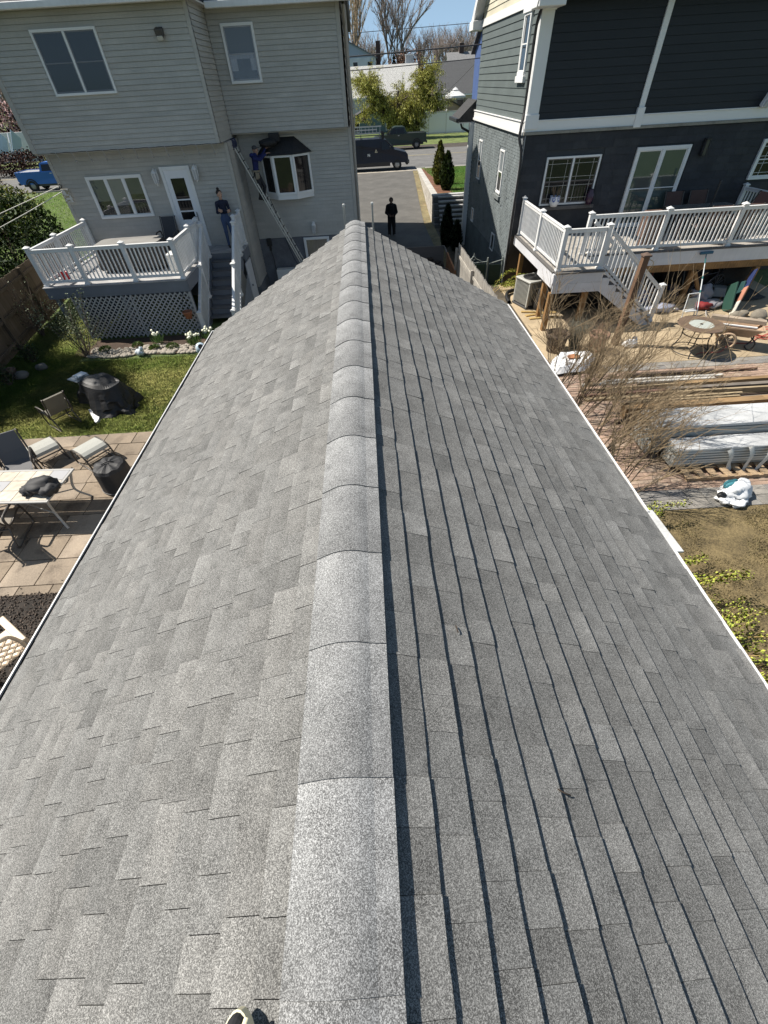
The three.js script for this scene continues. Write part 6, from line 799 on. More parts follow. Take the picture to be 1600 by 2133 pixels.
function pickup(label, x, z, turn, col, cover) {
  const t = thing('pickup_truck', label, 'pickup truck', [x, groundY(x, z) + .01, z], turn); const pm = M(col, .4, { clearcoat: .25, clearcoatRoughness: .15 });
  carBody([[-2.75, .55, .02], [2.8, .5, .03], [2.9, .8, .06], [2.85, 1.1, .08], [2.7, 1.2, .1], [1.35, 1.32, .03], [-.7, 1.32, .02], [-2.85, 1.3, .02], [-2.9, .8, .03]], 2.0, pm, 'body', t); carBody([[1.4, 1.3, .03], [.75, 1.86, .16], [.5, 1.93, .18], [-.35, 1.93, .18], [-.55, 1.86, .16], [-.75, 1.3, .03]], 1.98, pm, 'cab', t);
  const wz = [.985, .845]; for (const s of [-1, 1]) { mesh('side_window', faces([[[1.15, 1.38, s * wz[0]], [.42, 1.38, s * wz[0]], [.42, 1.8, s * (wz[1] + .025)], [.72, 1.8, s * (wz[1] + .025)]], [[.36, 1.38, s * wz[0]], [-.5, 1.38, s * wz[0]], [-.42, 1.8, s * (wz[1] + .025)], [.36, 1.8, s * (wz[1] + .025)]]]), glass, t); mesh('handle', bx(.15, 1.22, s * 1.0, .18, .05, .03, .008), alu, t); mesh('mirror', bx(1.1, 1.42, s * 1.1, .12, .2, .16, .03), black, t); mesh('tail_light', bx(-2.88, 1.08, s * .85, .06, .3, .16, .02), M([.35, .05, .04], .3), t); mesh('headlight', bx(2.86, .98, s * .75, .08, .2, .3, .03), M([.5, .5, .5], .15), t); }
  mesh('windscreen', faces([[[1.43, 1.34, -.88], [1.43, 1.34, .88], [.82, 1.86, .78], [.82, 1.86, -.78]]]), glass, t); mesh('rear_window', faces([[[-.77, 1.36, -.8], [-.77, 1.36, .8], [-.58, 1.84, .74], [-.58, 1.84, -.74]]]), glass, t); mesh(cover ? 'bed_cover' : 'bed_liner', b2(-2.8, -.8, 1.3, 1.33, -.9, .9, .008), cover ? M([.3, .3, .3], .6) : black, t); mesh('bed_rail', [b2(-2.85, -.75, 1.3, 1.37, .88, .99, .01), b2(-2.85, -.75, 1.3, 1.37, -.99, -.88, .01), b2(-2.9, -2.82, 1.0, 1.37, -.95, .95, .01)], pm, t); mesh('bumper', [b2(-3.02, -2.86, .5, .68, -.95, .95, .03), b2(2.82, 2.98, .45, .65, -.95, .95, .04), b2(-2.6, 2.5, .38, .56, -.9, .9)], M([.05, .05, .05], .5), t);
  for (const xx of [1.95, -1.85]) for (const s of [-1, 1]) { wheel(t, xx, s * .87, .4, M([.25, .25, .25], .4, { metalness: .6 })); mesh('wheel_arch', at(new THREE.TorusGeometry(.46, .05, 6, 16, PI).toNonIndexed(), xx, .42, s * .98), black, t); } return t;
}
pickup('dark green pickup truck parked on the far side of the street', 4.3, -62.6, PI, [.018, .035, .026], false); pickup('bright blue pickup truck parked by the left corner of the beige house', -26.6, -47.6, 0, [.008, .11, .42], true);
// ---------------------------------------------------------------- across the street
{
  const t = thing('vinyl_fence', 'white vinyl panel fence along the far lawn', 'fence', [0, 0, -78]); const m = M([.88, .88, .9], .5); for (let x = 7; x < 40; x += 2.4) { mesh('panel', b2(x + .08, x + 2.32, .1, 2.2, -.03, .03), m, t); mesh('rail', [b2(x + .08, x + 2.32, 2.14, 2.28, -.045, .045), b2(x + .08, x + 2.32, .05, .2, -.045, .045)], white, t); const p = mesh('post', b2(x - .07, x + .07, 0, 2.36, -.07, .07), white, t); mesh('post_cap', at(new THREE.ConeGeometry(.13, .12, 4).toNonIndexed(), x, 2.42, 0, 0, PI / 4), white, p); }
}
function house(name, label, cat, o) { // gabled house: ridge along x or z
  const t = thing(name, label, cat, [o.x, o.y ?? 0, o.z], o.turn ?? 0); const { w, d, h, rise } = o; const wm = M(o.wall, .7, { map: tSide }), rm = M(o.roof, .9, { map: tSpeck }); const alongX = o.ridge !== 'z';
  mesh('wall', b2(-w / 2, w / 2, 0, h, -d / 2, d / 2), wm, t); const span = alongX ? d : w, len = alongX ? w : d; const ov = .35; const g = prism([[-span / 2 - ov, h - .1], [0, h + rise], [span / 2 + ov, h - .1], [span / 2 + ov, h - .24], [0, h + rise - .16], [-span / 2 - ov, h - .24]], len + .6); g.translate(0, 0, -(len + .6) / 2); if (alongX) g.rotateY(PI / 2); mesh('roof', g, rm, t); const gw = prism([[-span / 2, h - .02], [0, h + rise - .2], [span / 2, h - .02]], len - .02); gw.translate(0, 0, -(len - .02) / 2); if (alongX) gw.rotateY(PI / 2); mesh('gable', gw, o.gable ? M(o.gable, .7) : wm, t);
  if (alongX) mesh('fascia', b2(-w / 2 - .3, w / 2 + .3, h - .3, h - .12, d / 2 + .3, d / 2 + .36), whiteTrim, t);
  for (const q of o.win ?? []) { const wv = mesh('window', [b2(q[0] - q[2] / 2 - .08, q[0] + q[2] / 2 + .08, q[1] - .08, q[1] + q[3] + .08, d / 2, d / 2 + .05)], whiteTrim, t); mesh('pane', b2(q[0] - q[2] / 2, q[0] + q[2] / 2, q[1], q[1] + q[3], d / 2 + .03, d / 2 + .07), glass, wv); }
  if (o.chim) mesh('chimney', b2(o.chim[0] - .45, o.chim[0] + .45, h - 2, o.chim[1], -.4, .4), M([.06, .04, .035], .9), t); return t;
}
house('garage_house', 'teal gabled garage behind the parked green pickup', 'garage', { x: 2.0, z: -89, w: 7.6, d: 6, h: 1.5, rise: 1.6, ridge: 'z', wall: [.1, .16, .18], roof: [.12, .12, .12], gable: [.1, .16, .18], win: [[-2.6, .2, .9, 1.1], [2.4, .3, .9, .9]] });
house('long_house', 'low house with a long pale grey roof behind the willow', 'house', { x: 3.2, z: -99.5, w: 13, d: 7, h: 3.8, rise: 3.5, wall: [.6, .6, .58], roof: [1.3, 1.27, 1.2], win: [[-2, 1.4, 1.2, 1.2], [4, 1.4, 1.2, 1.2]] });
house('blue_white_house', 'tall pale blue house with a hipped roof and dark chimney far behind', 'house', { x: -1.6, z: -128, w: 11, d: 9, h: 8.9, rise: 2.4, ridge: 'z', wall: [.55, .6, .68], roof: [.28, .33, .42], gable: [.28, .34, .45], chim: [6.2, 11.2], win: [[1.4, 7.2, .9, 1.1], [4.3, 7.2, .9, 1.1], [-2, 7.2, .9, 1.1]] });
house('grey_roof_house', 'house with a broad dark grey shingled roof beyond the vinyl fence', 'house', { x: 17.4, z: -103.5, w: 8.6, d: 7, h: 3.5, rise: 3.9, wall: [.6, .52, .4], roof: [.27, .27, .275], gable: [.62, .5, .36], win: [[0, 1.5, 1, 1.2]] });
house('far_roof_house', 'pale roofed house with a vent pipe far behind the grey roof', 'house', { x: 27, z: -128, w: 16, d: 8, h: 6.6, rise: 2.4, wall: [.6, .6, .6], roof: [.5, .5, .5], chim: [-5.2, 10.2] });
house('brown_shed', 'small shed with brown gable above the white vinyl fence', 'shed', { x: 13.2, z: -87, w: 3.6, d: 4, h: 2.35, rise: .9, ridge: 'z', wall: [.3, .23, .17], roof: [.1, .09, .08], gable: [.3, .23, .17] });
house('blue_neighbor_house', 'bright blue house with white corners just beyond the dark house', 'house', { x: 15.35, z: -49, w: 10, d: 9, h: 7.0, rise: 2.4, wall: [.055, .1, .25], roof: [.1, .1, .11], win: [[-4.4, 5.2, .5, 1.4]] });
{
  const t = scene.children.find(o => o.name === 'blue_neighbor_house'); mesh('corner_board', [b2(-5.08, -4.94, 0, 7, 4.4, 4.56), b2(-5.1, -5.0, 0, 7, 4.2, 4.5)], white, t); const lw = [[.06, .11, .26], [.05, .1, .24]].map(c => M(c, .6)); siding(t, 'x', -4.92, -3, 4.0, 6.9, 4.5, 1, .16, lw);
  const g = thing('garden_canopy', 'white tent canopy between the shed and the grey roof', 'canopy', [15.3, 0, -93]); mesh('canopy', [at(new THREE.ConeGeometry(2.0, .8, 4).toNonIndexed(), 0, 3.75, 0, 0, PI / 4), at(new THREE.ConeGeometry(.6, .35, 4).toNonIndexed(), 0, 4.2, 0, 0, PI / 4)], white, g); mesh('valance', at(new THREE.CylinderGeometry(2.0, 2.0, .22, 4, 1, true).toNonIndexed(), 0, 3.26, 0, 0, PI / 4), white, g); for (const a of [-1, 1]) for (const b of [-1, 1]) mesh('pole', rod(V(a * 1.35, 0, b * 1.35), V(a * 1.35, 3.3, b * 1.35), .05), black, g);
  const wf = thing('dark_lattice_fence', 'dark slatted fence under the white canopy', 'fence', [15, 1.0, -90]); for (let x = -1.4; x < 3; x += .14) mesh('slat', b2(x, x + .07, 0, 2.1, -.02, .02), M([.08, .06, .05], .9), wf);
  const c = thing('pale_chimney', 'broad pale blue-grey chimney above the long roof', 'chimney', [9.0, 0, -104]); mesh('stack', b2(-.65, .65, 0, 8.3, -.5, .5, .02), M([.42, .46, .52], .8, { map: tConc }), c); mesh('cap', b2(-.72, .72, 8.3, 8.42, -.57, .57, .02), M([.5, .52, .55], .8), c);
  const wl = M([.05, .05, .055], .6); const cable = (label, a, b, sag, r) => single('power_line', tube([a, a.clone().lerp(b, .25).add(V(0, -sag * .75, 0)), a.clone().lerp(b, .5).add(V(0, -sag, 0)), a.clone().lerp(b, .75).add(V(0, -sag * .75, 0)), b], r, 40, 5), wl, label, 'power line');
  cable('uppermost thin power line crossing the sky', V(-14, 8.2, -52), V(22, 8.75, -52), .1, .02); cable('thick middle power line above the roofs', V(-14, 6.75, -50), V(22, 7.55, -50), .1, .045); cable('lowest power line in front of the grey roof', V(-2, 6.15, -50), V(22, 7.0, -50), .12, .03); cable('thin service wire slanting down to the vinyl fence', V(12.6, 6.7, -62), V(9.6, 2.6, -80), .1, .02);
}
// ---------------------------------------------------------------- trees
function tree(name, label, x, z, h, o = {}) {
  const t = thing(name, label, 'tree', [x, groundY(x, z) - .05, z], 0, o.group); const br = new Twigs(), tw = new Twigs(), lv = new Leaves(); const L = o.lev ?? 5;
  const grow = (a, d, len, r, lev) => { const k = lev < 2 ? 4 : 3; let p = a; const pts = [a]; const dd = d.clone(); for (let i = 0; i < k; i++) { dd.add(V(rr(-.14, .14), rr(-.03, .12) * (o.droop && lev > 2 ? -1.5 : 1), rr(-.14, .14))).normalize(); p = p.clone().addScaledVector(dd, len / k); pts.push(p); } (lev < 3 ? br : tw).path(pts, r, r * .62); if (lev >= L - 1 && o.leaf) for (let i = 0; i < o.leaf; i++) lv.leaf(pts[1 + Math.floor(rnd() * k)].clone().add(V(rr(-.25, .25), rr(-.3, .2), rr(-.25, .25)).multiplyScalar(o.ls ?? 1)), (o.lsz ?? .16) * rr(.6, 1.4), mixc(o.cA, o.cB, rnd()), o.droop ? V(0, -1, 0) : null, .45);
    if (lev < L) { const m = lev === 0 ? (o.m0 ?? 6) : lev === 1 ? (o.m1 ?? 5) : (o.m2 ?? 4); for (let i = 0; i < m; i++) { const f = lev === 0 ? rr(.35, 1) : rr(.3, 1), q = Math.min(k - 1, Math.floor(f * k)); const b = pts[q].clone().lerp(pts[q + 1], rnd()); const nd = dd.clone().multiplyScalar(o.up ?? .9).add(V(rr(-1, 1), rr(-.2, .7), rr(-1, 1)).multiplyScalar(o.open ?? .8)).normalize(); grow(b, nd, len * rr(.5, .78), Math.max(.008, r * .55), lev + 1); } } };
  const tr = o.trunks ?? 1; for (let i = 0; i < tr; i++) grow(V(i * .4, 0, 0), V(tr > 1 ? rr(-.25, .25) : (o.lean ?? 0), 1, rr(-.1, .1)).normalize(), h * (o.tf ?? .42), o.r ?? h * .022, 0);
  mesh('trunk', br.geo(), o.bark ?? barkM, t); const c = mesh('crown', o.leaf ? [tw.geo()] : [tw.geo()], o.twig ?? paleBark, t); if (o.leaf) mesh('leaves', lv.geo(), leafM, t); return t;
}
const greyTw = M([.3, .25, .23], .95), tanTw = M([.42, .33, .22], .95);
tree('bare_tree', 'tallest bare tree in the middle of the sky gap', 8.2, -138, 20, { lev: 5, m0: 7, m1: 4, m2: 3, trunks: 2, bark: M([.2, .17, .15], .95), twig: greyTw, up: 1.1, open: .85, tf: .46, r: .36 });
const tt = tree('bare_tree', 'pale brown upright bare tree at the left of the sky gap', -1.2, -132, 21, { lev: 5, m0: 8, m1: 4, m2: 3, bark: M([.26, .2, .14], .95), twig: tanTw, up: 1.5, open: .6, tf: .48 });
const far = tree('bare_tree', 'rightmost bare tree close to the white rake board', 26, -160, 12.5, { lev: 4, m0: 9, m1: 6, m2: 4, twig: greyTw, bark: greyTw, tf: .45 });
[[16.6, -158, 'bare tree right of the tallest one'], [19.5, -150, 'bare tree in the middle of the right tree line'], [22.6, -155, 'bare tree second from the right in the tree line'], [12.6, -164, 'small bare tree just right of the tallest trunk'], [2.5, -160, 'bare tree behind the left side of the tallest tree'], [29.5, -168, 'bare tree mostly hidden by the dark house'], [5.5, -168, 'bare tree low behind the tallest trunk']].forEach((p, i) => { const c = copyOf(far, p[2], [p[0], groundY(p[0], p[1]), p[1]], i * 1.3 + .4); c.scale.setScalar([1.0, .88, 1.0, .75, 1, 1, .85][i]); });
leafMass('far_thicket', 'reddish brown thicket behind the long pale roof', 'thicket', 10, -122, 4.5, 8.6, 3, 4500, [.14, .07, .045], [.3, .17, .12], .35); leafMass('far_conifer', 'dark conifer behind the long pale roof', 'tree', 6.7, -110, 1.3, 8.4, 1.2, 2200, [.015, .025, .012], [.05, .055, .03], .3, { taper: .8 });
{ // budding tree across the street: trunk, horizontal limbs and hanging yellow-green shoots
  const t = thing('budding_tree', 'spreading yellow-green budding tree with dark crooked limbs across the street', 'tree', [7.3, -.05, -74]); const br = new Twigs(), tw = new Twigs(), lv = new Leaves(); const B = (p, r0, r1) => { br.path(p.map(q => V(...q)), r0, r1); return p.map(q => V(...q)); };
  const limbs = [B([[0, 0, 0], [.1, 1, 0], [.05, 2, 0], [.15, 3.2, 0], [.4, 4.6, 0], [.6, 6.4, .2]], .42, .16), B([[-.2, .7, 0], [-1.4, 1.1, .3], [-2.7, 1.7, .5], [-3.8, 2.5, .6], [-4.8, 3.1, .7], [-6.0, 2.7, .9], [-7.4, 1.9, .8]], .32, .08), B([[-2.4, 1.4, .4], [-2.3, 2.6, .5], [-2.5, 3.8, .5], [-2.3, 4.6, .5]], .22, .1), B([[-2.4, 3.0, .5], [-1.7, 3.8, .6], [-1.0, 4.1, .7]], .14, .05), B([[-3.8, 2.5, .6], [-5, 4, 0], [-6.2, 5, -.4], [-7.2, 5.4, -.6]], .16, .04), B([[.15, 3, 0], [1.2, 3.6, .4], [2.1, 3.4, .7], [2.8, 2.6, .8]], .16, .04), B([[-1.4, 1.1, .3], [-1.2, 2.2, .9], [-.8, 3.4, 1.0]], .14, .04), B([[.3, 4, 0], [1.2, 5.2, .2], [1.6, 6.2, .3]], .13, .04), B([[-1.4, 1.1, .3], [-2.0, 2.6, -.6], [-3.2, 3.6, -1.2]], .1, .03), B([[.1, 2.4, 0], [-1.0, 3.2, -.8], [-1.8, 4.3, -1.2]], .1, .03), B([[-4.8, 3.1, .7], [-5.6, 4.4, .9], [-6.0, 5.6, 1]], .13, .04)];
  const cA = [.4, .42, .06], cB = [.75, .72, .2]; limbs.forEach((p, li) => { for (let i = 0; i < (li === 2 || li === 3 ? 34 : 120); i++) { const k = 1 + Math.floor(rnd() * (p.length - 1)); if (li < 1 && k < 2) continue; const b = p[k - 1].clone().lerp(p[k], rnd()); let d = V(rr(-1, 1), rr(.1, 1.2), rr(-1, 1)).normalize(), q = b.clone(); const pts = [q]; const L = rr(.9, 2.3); for (let j = 0; j < 6; j++) { d.add(V(rr(-.15, .15), -.16, rr(-.15, .15))).normalize(); q = q.clone().addScaledVector(d, L / 6); pts.push(q); if (li !== 2 && li !== 3 && j > 0) for (let n = 0; n < 17; n++) lv.leaf(q.clone().add(V(rr(-.2, .2), rr(-.25, .15), rr(-.2, .2))),   .14 * rr(.6, 1.4), mixc(cA, cB, rnd()), V(0, -1, 0), .4); } tw.path(pts, .022, .01); } });
  mesh('trunk', br.geo(), M([.06, .045, .035], .95), t); mesh('twig', tw.geo(), M([.15, .12, .07], .95), t); mesh('leaves', lv.geo(), leafM, t);
  const w = thing('blossom_tree', 'small white blossoming tree in front of the vinyl fence', 'tree', [11.2, 0, -80.5]); const l2 = new Leaves(), t2 = new Twigs(); for (let i = 0; i < 26; i++) { const a = V(0, 1.2, 0), e = V(rr(-1.7, 1.7), rr(2.6, 4.4), rr(-1, 1)); t2.path([a, a.clone().lerp(e, .5).add(V(0, .3, 0)), e], .05, .015); for (let j = 0; j < 40; j++) l2.leaf(a.clone().lerp(e, rr(.4, 1.1)).add(V(rr(-.3, .3), rr(-.3, .3), rr(-.3, .3))), .18, mixc([.75, .75, .72], [.3, .34, .2], rnd() < .3 ? 1 : 0)); } t2.path([V(0, 0, 0), V(0, 1.3, 0)], .1, .08); mesh('trunk', t2.geo(), barkM, w); mesh('blossom', l2.geo(), leafM, w);
  leafMass('pink_blossom_tree', 'pink blossoming tree at the far upper left edge', 'tree', -52, -84, 4, 6.2, 3, 3500, [.45, .25, .25], [.6, .42, .4], .4); tree('bare_tree', 'bare tree at the far upper left edge above the pink blossom', -56, -96, 13, { lev: 4, m0: 8, m1: 6, m2: 4, twig: greyTw, bark: greyTw });
  const bw = thing('white_wall', 'white garden wall at the far upper left edge', 'wall', [-46, 0, -74]); mesh('wall', b2(-12, 4, 0, 2.9, -.1, .1, .02), white, bw); const gl = thing('glazed_trailer', 'pale blue glazed panel rack parked before the white wall', 'trailer', [-42.4, 0, -69]); const gp = M([.32, .42, .52], .2); for (const x of [-2.6, -.9, .8]) { mesh('panel', beam(V(x, .9, .8), V(x + .2, 2.9, -.6), 1.5, .06, V(1, 0, 0), .02), gp, gl); mesh('frame', rod(V(x - .8, .3, 1), V(x - .7, 3, -.6), .06), white, gl); } mesh('deck', b2(-3.5, 2, .6, .8, -1, 1), black, gl); for (const x of [-2.4, 1]) mesh('wheel', at(new THREE.TorusGeometry(.3, .12, 8, 18).toNonIndexed(), x, .4, 1.0), black, gl);
  leafMass('brown_hedge', 'clipped reddish brown hedge row across the left lawn', 'hedge', -34, -58.5, 8, 2.1, 1.4, 6500, [.045, .022, .02], [.12, .06, .045], .22);
}
// ---------------------------------------------------------------- people: one continuous skin from tapered capsules
function field(caps, cell, pad = .1, k = .035) {
  const lo = V(1e9, 1e9, 1e9), hi = V(-1e9, -1e9, -1e9); for (const c of caps) { const r = Math.max(c.r0, c.r1) + pad; for (const p of [c.a, c.b]) { lo.min(p.clone().subScalar(r)); hi.max(p.clone().addScalar(r)); } }
  const S = Math.max(hi.x - lo.x, hi.y - lo.y, hi.z - lo.z), n = Math.ceil(S / cell) + 4; const mc = new MarchingCubes(n, new THREE.MeshBasicMaterial(), true, false, 900000); mc.isolation = 0; const half = S / 2 + 2 * cell, cen = lo.clone().add(hi).multiplyScalar(.5); const F = mc.field; const list = caps.map(c => { const d = c.b.clone().sub(c.a); return { ...c, d, L2: Math.max(1e-8, d.lengthSq()) }; });
  F.fill(-1);
  const ev = (x, y, z) => { let s = 1e9; for (const c of list) { const px = x - c.a.x, py = y - c.a.y, pz = z - c.a.z; let t = (px * c.d.x + py * c.d.y + pz * c.d.z) / c.L2; t = t < 0 ? 0 : t > 1 ? 1 : t; let qx = px - c.d.x * t, qy = py - c.d.y * t, qz = pz - c.d.z * t; if (c.fx) { const u = qx * c.fx.x + qy * c.fx.y + qz * c.fx.z; qx += c.fx.x * u * (c.fk - 1); qy += c.fx.y * u * (c.fk - 1); qz += c.fx.z * u * (c.fk - 1); } const d = Math.sqrt(qx * qx + qy * qy + qz * qz) - (c.r0 + (c.r1 - c.r0) * t); const kk = c.k ?? k; const h = Math.max(0, kk - Math.abs(s - d)) / kk; s = Math.min(s, d) - h * h * kk * .25; } return s; };
  for (let iz = 0; iz < n; iz++) for (let iy = 0; iy < n; iy++) for (let ix = 0; ix < n; ix++) { const x = cen.x + ((ix - n / 2) / (n / 2)) * half, y = cen.y + ((iy - n / 2) / (n / 2)) * half, z = cen.z + ((iz - n / 2) / (n / 2)) * half; if (x < lo.x - cell || x > hi.x + cell || y < lo.y - cell || y > hi.y + cell || z < lo.z - cell || z > hi.z + cell) continue; F[ix + iy * n + iz * n * n] = -ev(x, y, z); }
  mc.update(); const c = mc.count; const P = new Float32Array(c * 3), N = new Float32Array(c * 3); for (let i = 0; i < c; i++) { for (let j = 0; j < 3; j++) { P[3 * i + j] = mc.positionArray[3 * i + j] * half + [cen.x, cen.y, cen.z][j]; N[3 * i + j] = mc.normalArray[3 * i + j]; } }
  const g = new THREE.BufferGeometry(); g.setAttribute('position', new THREE.BufferAttribute(P, 3)); g.setAttribute('normal', new THREE.BufferAttribute(N, 3)); const C = new Float32Array(c * 3); for (let i = 0; i < c; i++) { let best = 1e9, col = list[0].col; for (const q of list) { const p = V(P[3 * i], P[3 * i + 1], P[3 * i + 2]).sub(q.a); let t = p.dot(q.d) / q.L2; t = Math.max(0, Math.min(1, t)); const d = p.addScaledVector(q.d, -t).length() - (q.r0 + (q.r1 - q.r0) * t); if (d < best) { best = d; col = q.col; } } C.set(col, 3 * i); } g.setAttribute('color', new THREE.BufferAttribute(C, 3)); return g;
}
const skin = [.45, .27, .19];
function handGeo(wrist, dir, palmN, side, curl, col) { // palm with four fingers and a thumb
  const x = dir.clone().normalize(), z = palmN.clone().addScaledVector(x, -palmN.dot(x)).normalize(), y = new THREE.Vector3().crossVectors(z, x).multiplyScalar(side); const P = (a, b, c) => wrist.clone().addScaledVector(x, a).addScaledVector(y, b).addScaledVector(z, c); const caps = []; for (let i = 0; i < 4; i++) caps.push({ a: P(.0, .006 * (i - 1.5), 0), b: P(.085, .02 * (i - 1.5), 0), r0: .017, r1: .013, col });
  for (let i = 0; i < 4; i++) { const L = [.066, .078, .074, .058][i]; let p = P(.088, .021 * (i - 1.5), 0), an = curl * .35; for (let j = 0; j < 3; j++) { const l = L * [.45, .32, .23][j]; const q = p.clone().addScaledVector(x, l * Math.cos(an)).addScaledVector(z, l * Math.sin(an)).addScaledVector(y, l * .06 * (i - 1.5)); caps.push({ a: p, b: q, r0: .0095 - .001 * j, r1: .0088 - .001 * j, col, k: .006 }); p = q; an += curl * .5; } }
  caps.push({ a: P(.02, -.03, .004), b: P(.055, -.055, .015), r0: .013, r1: .0105, col, k: .012 }, { a: P(.055, -.055, .015), b: P(.085, -.058, .024), r0: .01, r1: .0085, col, k: .006 }); return field(caps, .004, .012, .012);
}
function headParts(c, f, up, col, caps) { const r = new THREE.Vector3().crossVectors(up, f).normalize(); const P = (a, b, d) => c.clone().addScaledVector(r, a).addScaledVector(up, b).addScaledVector(f, d); caps.push({ a: P(0, .03, -.012), b: P(0, .035, .01), r0: .088, r1: .088, col, fx: r, fk: 1.15 }, { a: P(0, -.02, .02), b: P(0, -.075, .045), r0: .068, r1: .042, col, fx: r, fk: 1.05 }, { a: P(0, .015, .088), b: P(0, -.018, .112), r0: .011, r1: .015, col, k: .014 }, { a: P(.082, 0, -.005), b: P(.086, -.02, -.01), r0: .016, r1: .012, col, k: .01 }, { a: P(-.082, 0, -.005), b: P(-.086, -.02, -.01), r0: .016, r1: .012, col, k: .01 }); return P; }
function faceBits(t, P) { for (const s of [-1, 1]) mesh('eye', blob(0, 0, 0, .012, .007, .006, 0, 1, 2).translate(...P(s * .032, .012, .093).toArray()), M([.04, .03, .025], .3), t); mesh('mouth', rod(P(-.022, -.052, .093), P(.022, -.052, .093), .005, .005, 6), M([.3, .12, .1], .6), t); }
const bodyM = new THREE.MeshPhysicalMaterial({ vertexColors: true, roughness: .85 });
{ // woman on the landing, arms folded, leaning by the rail
  const t = thing('person', 'person with a dark bun, navy top and jeans, arms folded on the landing', 'person', [-4.8, 1.6, -17.45], .45); t.scale.setScalar(.96); const top = [.008, .012, .032], jean = [.05, .08, .16], shoe = [.04, .04, .045]; const cp = []; const C = (a, b, r0, r1, col, o = {}) => cp.push({ a: V(...a), b: V(...b), r0, r1, col, ...o }); const fx = V(0, 0, 1);
  C([0, .86, 0], [0, 1.02, .0], .135, .115, jean, { fx, fk: 1.3 }); C([0, 1.03, 0], [0, 1.3, 0], .115, .135, top, { fx, fk: 1.35 }); C([-.14, 1.34, 0], [.14, 1.34, 0], .06, .06, top); C([0, 1.34, 0], [0, 1.47, .015], .052, .048, skin);
  for (const s of [-1, 1]) { C([s * .08, .86, 0], [s * .1, .48, .02], .095, .06, jean); C([s * .1, .48, .02], [s * .11, .1, -.01], .062, .042, jean); C([s * .11, .05, -.03], [s * .12, .035, .13], .042, .035, shoe); C([s * .18, 1.33, 0], [s * .215, 1.08, .0], .05, .042, top); }
  C([.215, 1.08, 0], [-.05, 1.14, .19], .042, .034, top); C([-.215, 1.08, 0], [.06, 1.1, .2], .042, .034, top); const P = headParts(V(0, 1.56, .03), V(.25, -.05, 1).normalize(), V(0, 1, 0), skin, cp);
  const body = [field(cp, .0125), handGeo(V(-.06, 1.142, .195), V(-1, .1, -.15), V(0, 0, -1), 1, .7, skin), handGeo(V(.07, 1.1, .2), V(1, .1, -.2), V(0, 0, -1), -1, .7, skin)]; mesh('body', body, bodyM, t); faceBits(t, P); const hm = M([.02, .013, .01], .6); mesh('hair', [blob(0, 0, 0, .097, .085, .1, .08, 3, 3).translate(...P(0, .06, -.022).toArray()), blob(0, 0, 0, .05, .045, .05, .1, 3, 2).translate(...P(0, .16, -.04).toArray())], hm, t);
}
{ // worker on the ladder reaching to the bay roof
  const t = thing('person', 'person in blue hooded top and dark trousers standing on the ladder by the bay', 'person', [-3.66, 2.68, -18.72], 0); t.scale.setScalar(.93); const top = [.008, .014, .09], tr = [.02, .02, .025], boot = [.025, .02, .018]; const cp = []; const C = (a, b, r0, r1, col, o = {}) => cp.push({ a: V(...a), b: V(...b), r0, r1, col, ...o }); const fx = V(1, 0, .0);
  C([-.02, .78, 0], [-.02, .92, 0], .13, .125, tr, { fx, fk: 1.25 }); C([-.02, .93, 0], [.02, 1.24, 0], .125, .15, top, { fx, fk: 1.3 }); C([.02, 1.27, -.14], [.02, 1.27, .14], .065, .065, top); C([.03, 1.27, 0], [.06, 1.37, 0], .06, .06, top);
  for (const s of [-1, 1]) { C([-.02, .8, s * .09], [.1 - .06 * s, .42, s * .1], .092, .062, tr); C([.1 - .06 * s, .42, s * .1], [.0 - .05 * s, .08 + .03 * s, s * .1], .064, .045, tr); C([-.03 - .05 * s, .05 + .03 * s, s * .1], [.12 - .05 * s, .045 + .03 * s, s * .1], .045, .04, boot); }
  C([.03, 1.26, .19], [.24, 1.22, .16], .056, .046, top); C([.24, 1.22, .16], [.45, 1.36, .08], .044, .034, top); C([.03, 1.26, -.19], [.25, 1.3, -.2], .056, .046, top); C([.25, 1.3, -.2], [.42, 1.48, -.22], .044, .034, top); const f = V(1, .1, -.15).normalize(); const P = headParts(V(.09, 1.47, 0), f, V(0, 1, 0), [.3, .19, .14], cp);
  mesh('body', [field(cp, .0125), handGeo(V(.46, 1.37, .075), V(1, .3, -.1), V(0, -1, 0), 1, .8, [.3, .19, .14]), handGeo(V(.43, 1.49, -.22), V(1, .5, 0), V(0, -1, 0), -1, .8, [.3, .19, .14])], bodyM, t); faceBits(t, P); mesh('cap', [blob(0, 0, 0, .1, .07, .105, .05, 3, 2).translate(...P(0, .075, -.01).toArray()), bx(0, 0, 0, .09, .015, .14, .006).translate(...P(0, .06, .12).toArray())], M([.05, .05, .055], .7), t); mesh('tool_belt', [at(new THREE.TorusGeometry(.15, .03, 8, 24).toNonIndexed(), -.02, .9, 0, PI / 2, 0, 0, [.85, 1, 1]), bx(.03, .78, .17, .14, .18, .06, .02), bx(.0, .72, .19, .1, .1, .05, .015)], M([.3, .25, .18], .8, { map: tBlotch }), t); mesh('hood', blob(-.06, 1.34, 0, .1, .07, .13, .15, 3, 2), M([.012, .02, .13], .8), t);
  single('roofing_bundle', [blob(-3.15, 4.2, -18.95, .28, .12, .2, .3, 2.4, 3, 61), bx(-2.92, 4.33, -19.05, .36, .22, .2, .02)], M([.02, .02, .022], .8, { map: tBlotch }), 'dark bundle of roofing material on the left of the bay roof', 'bundle');
}
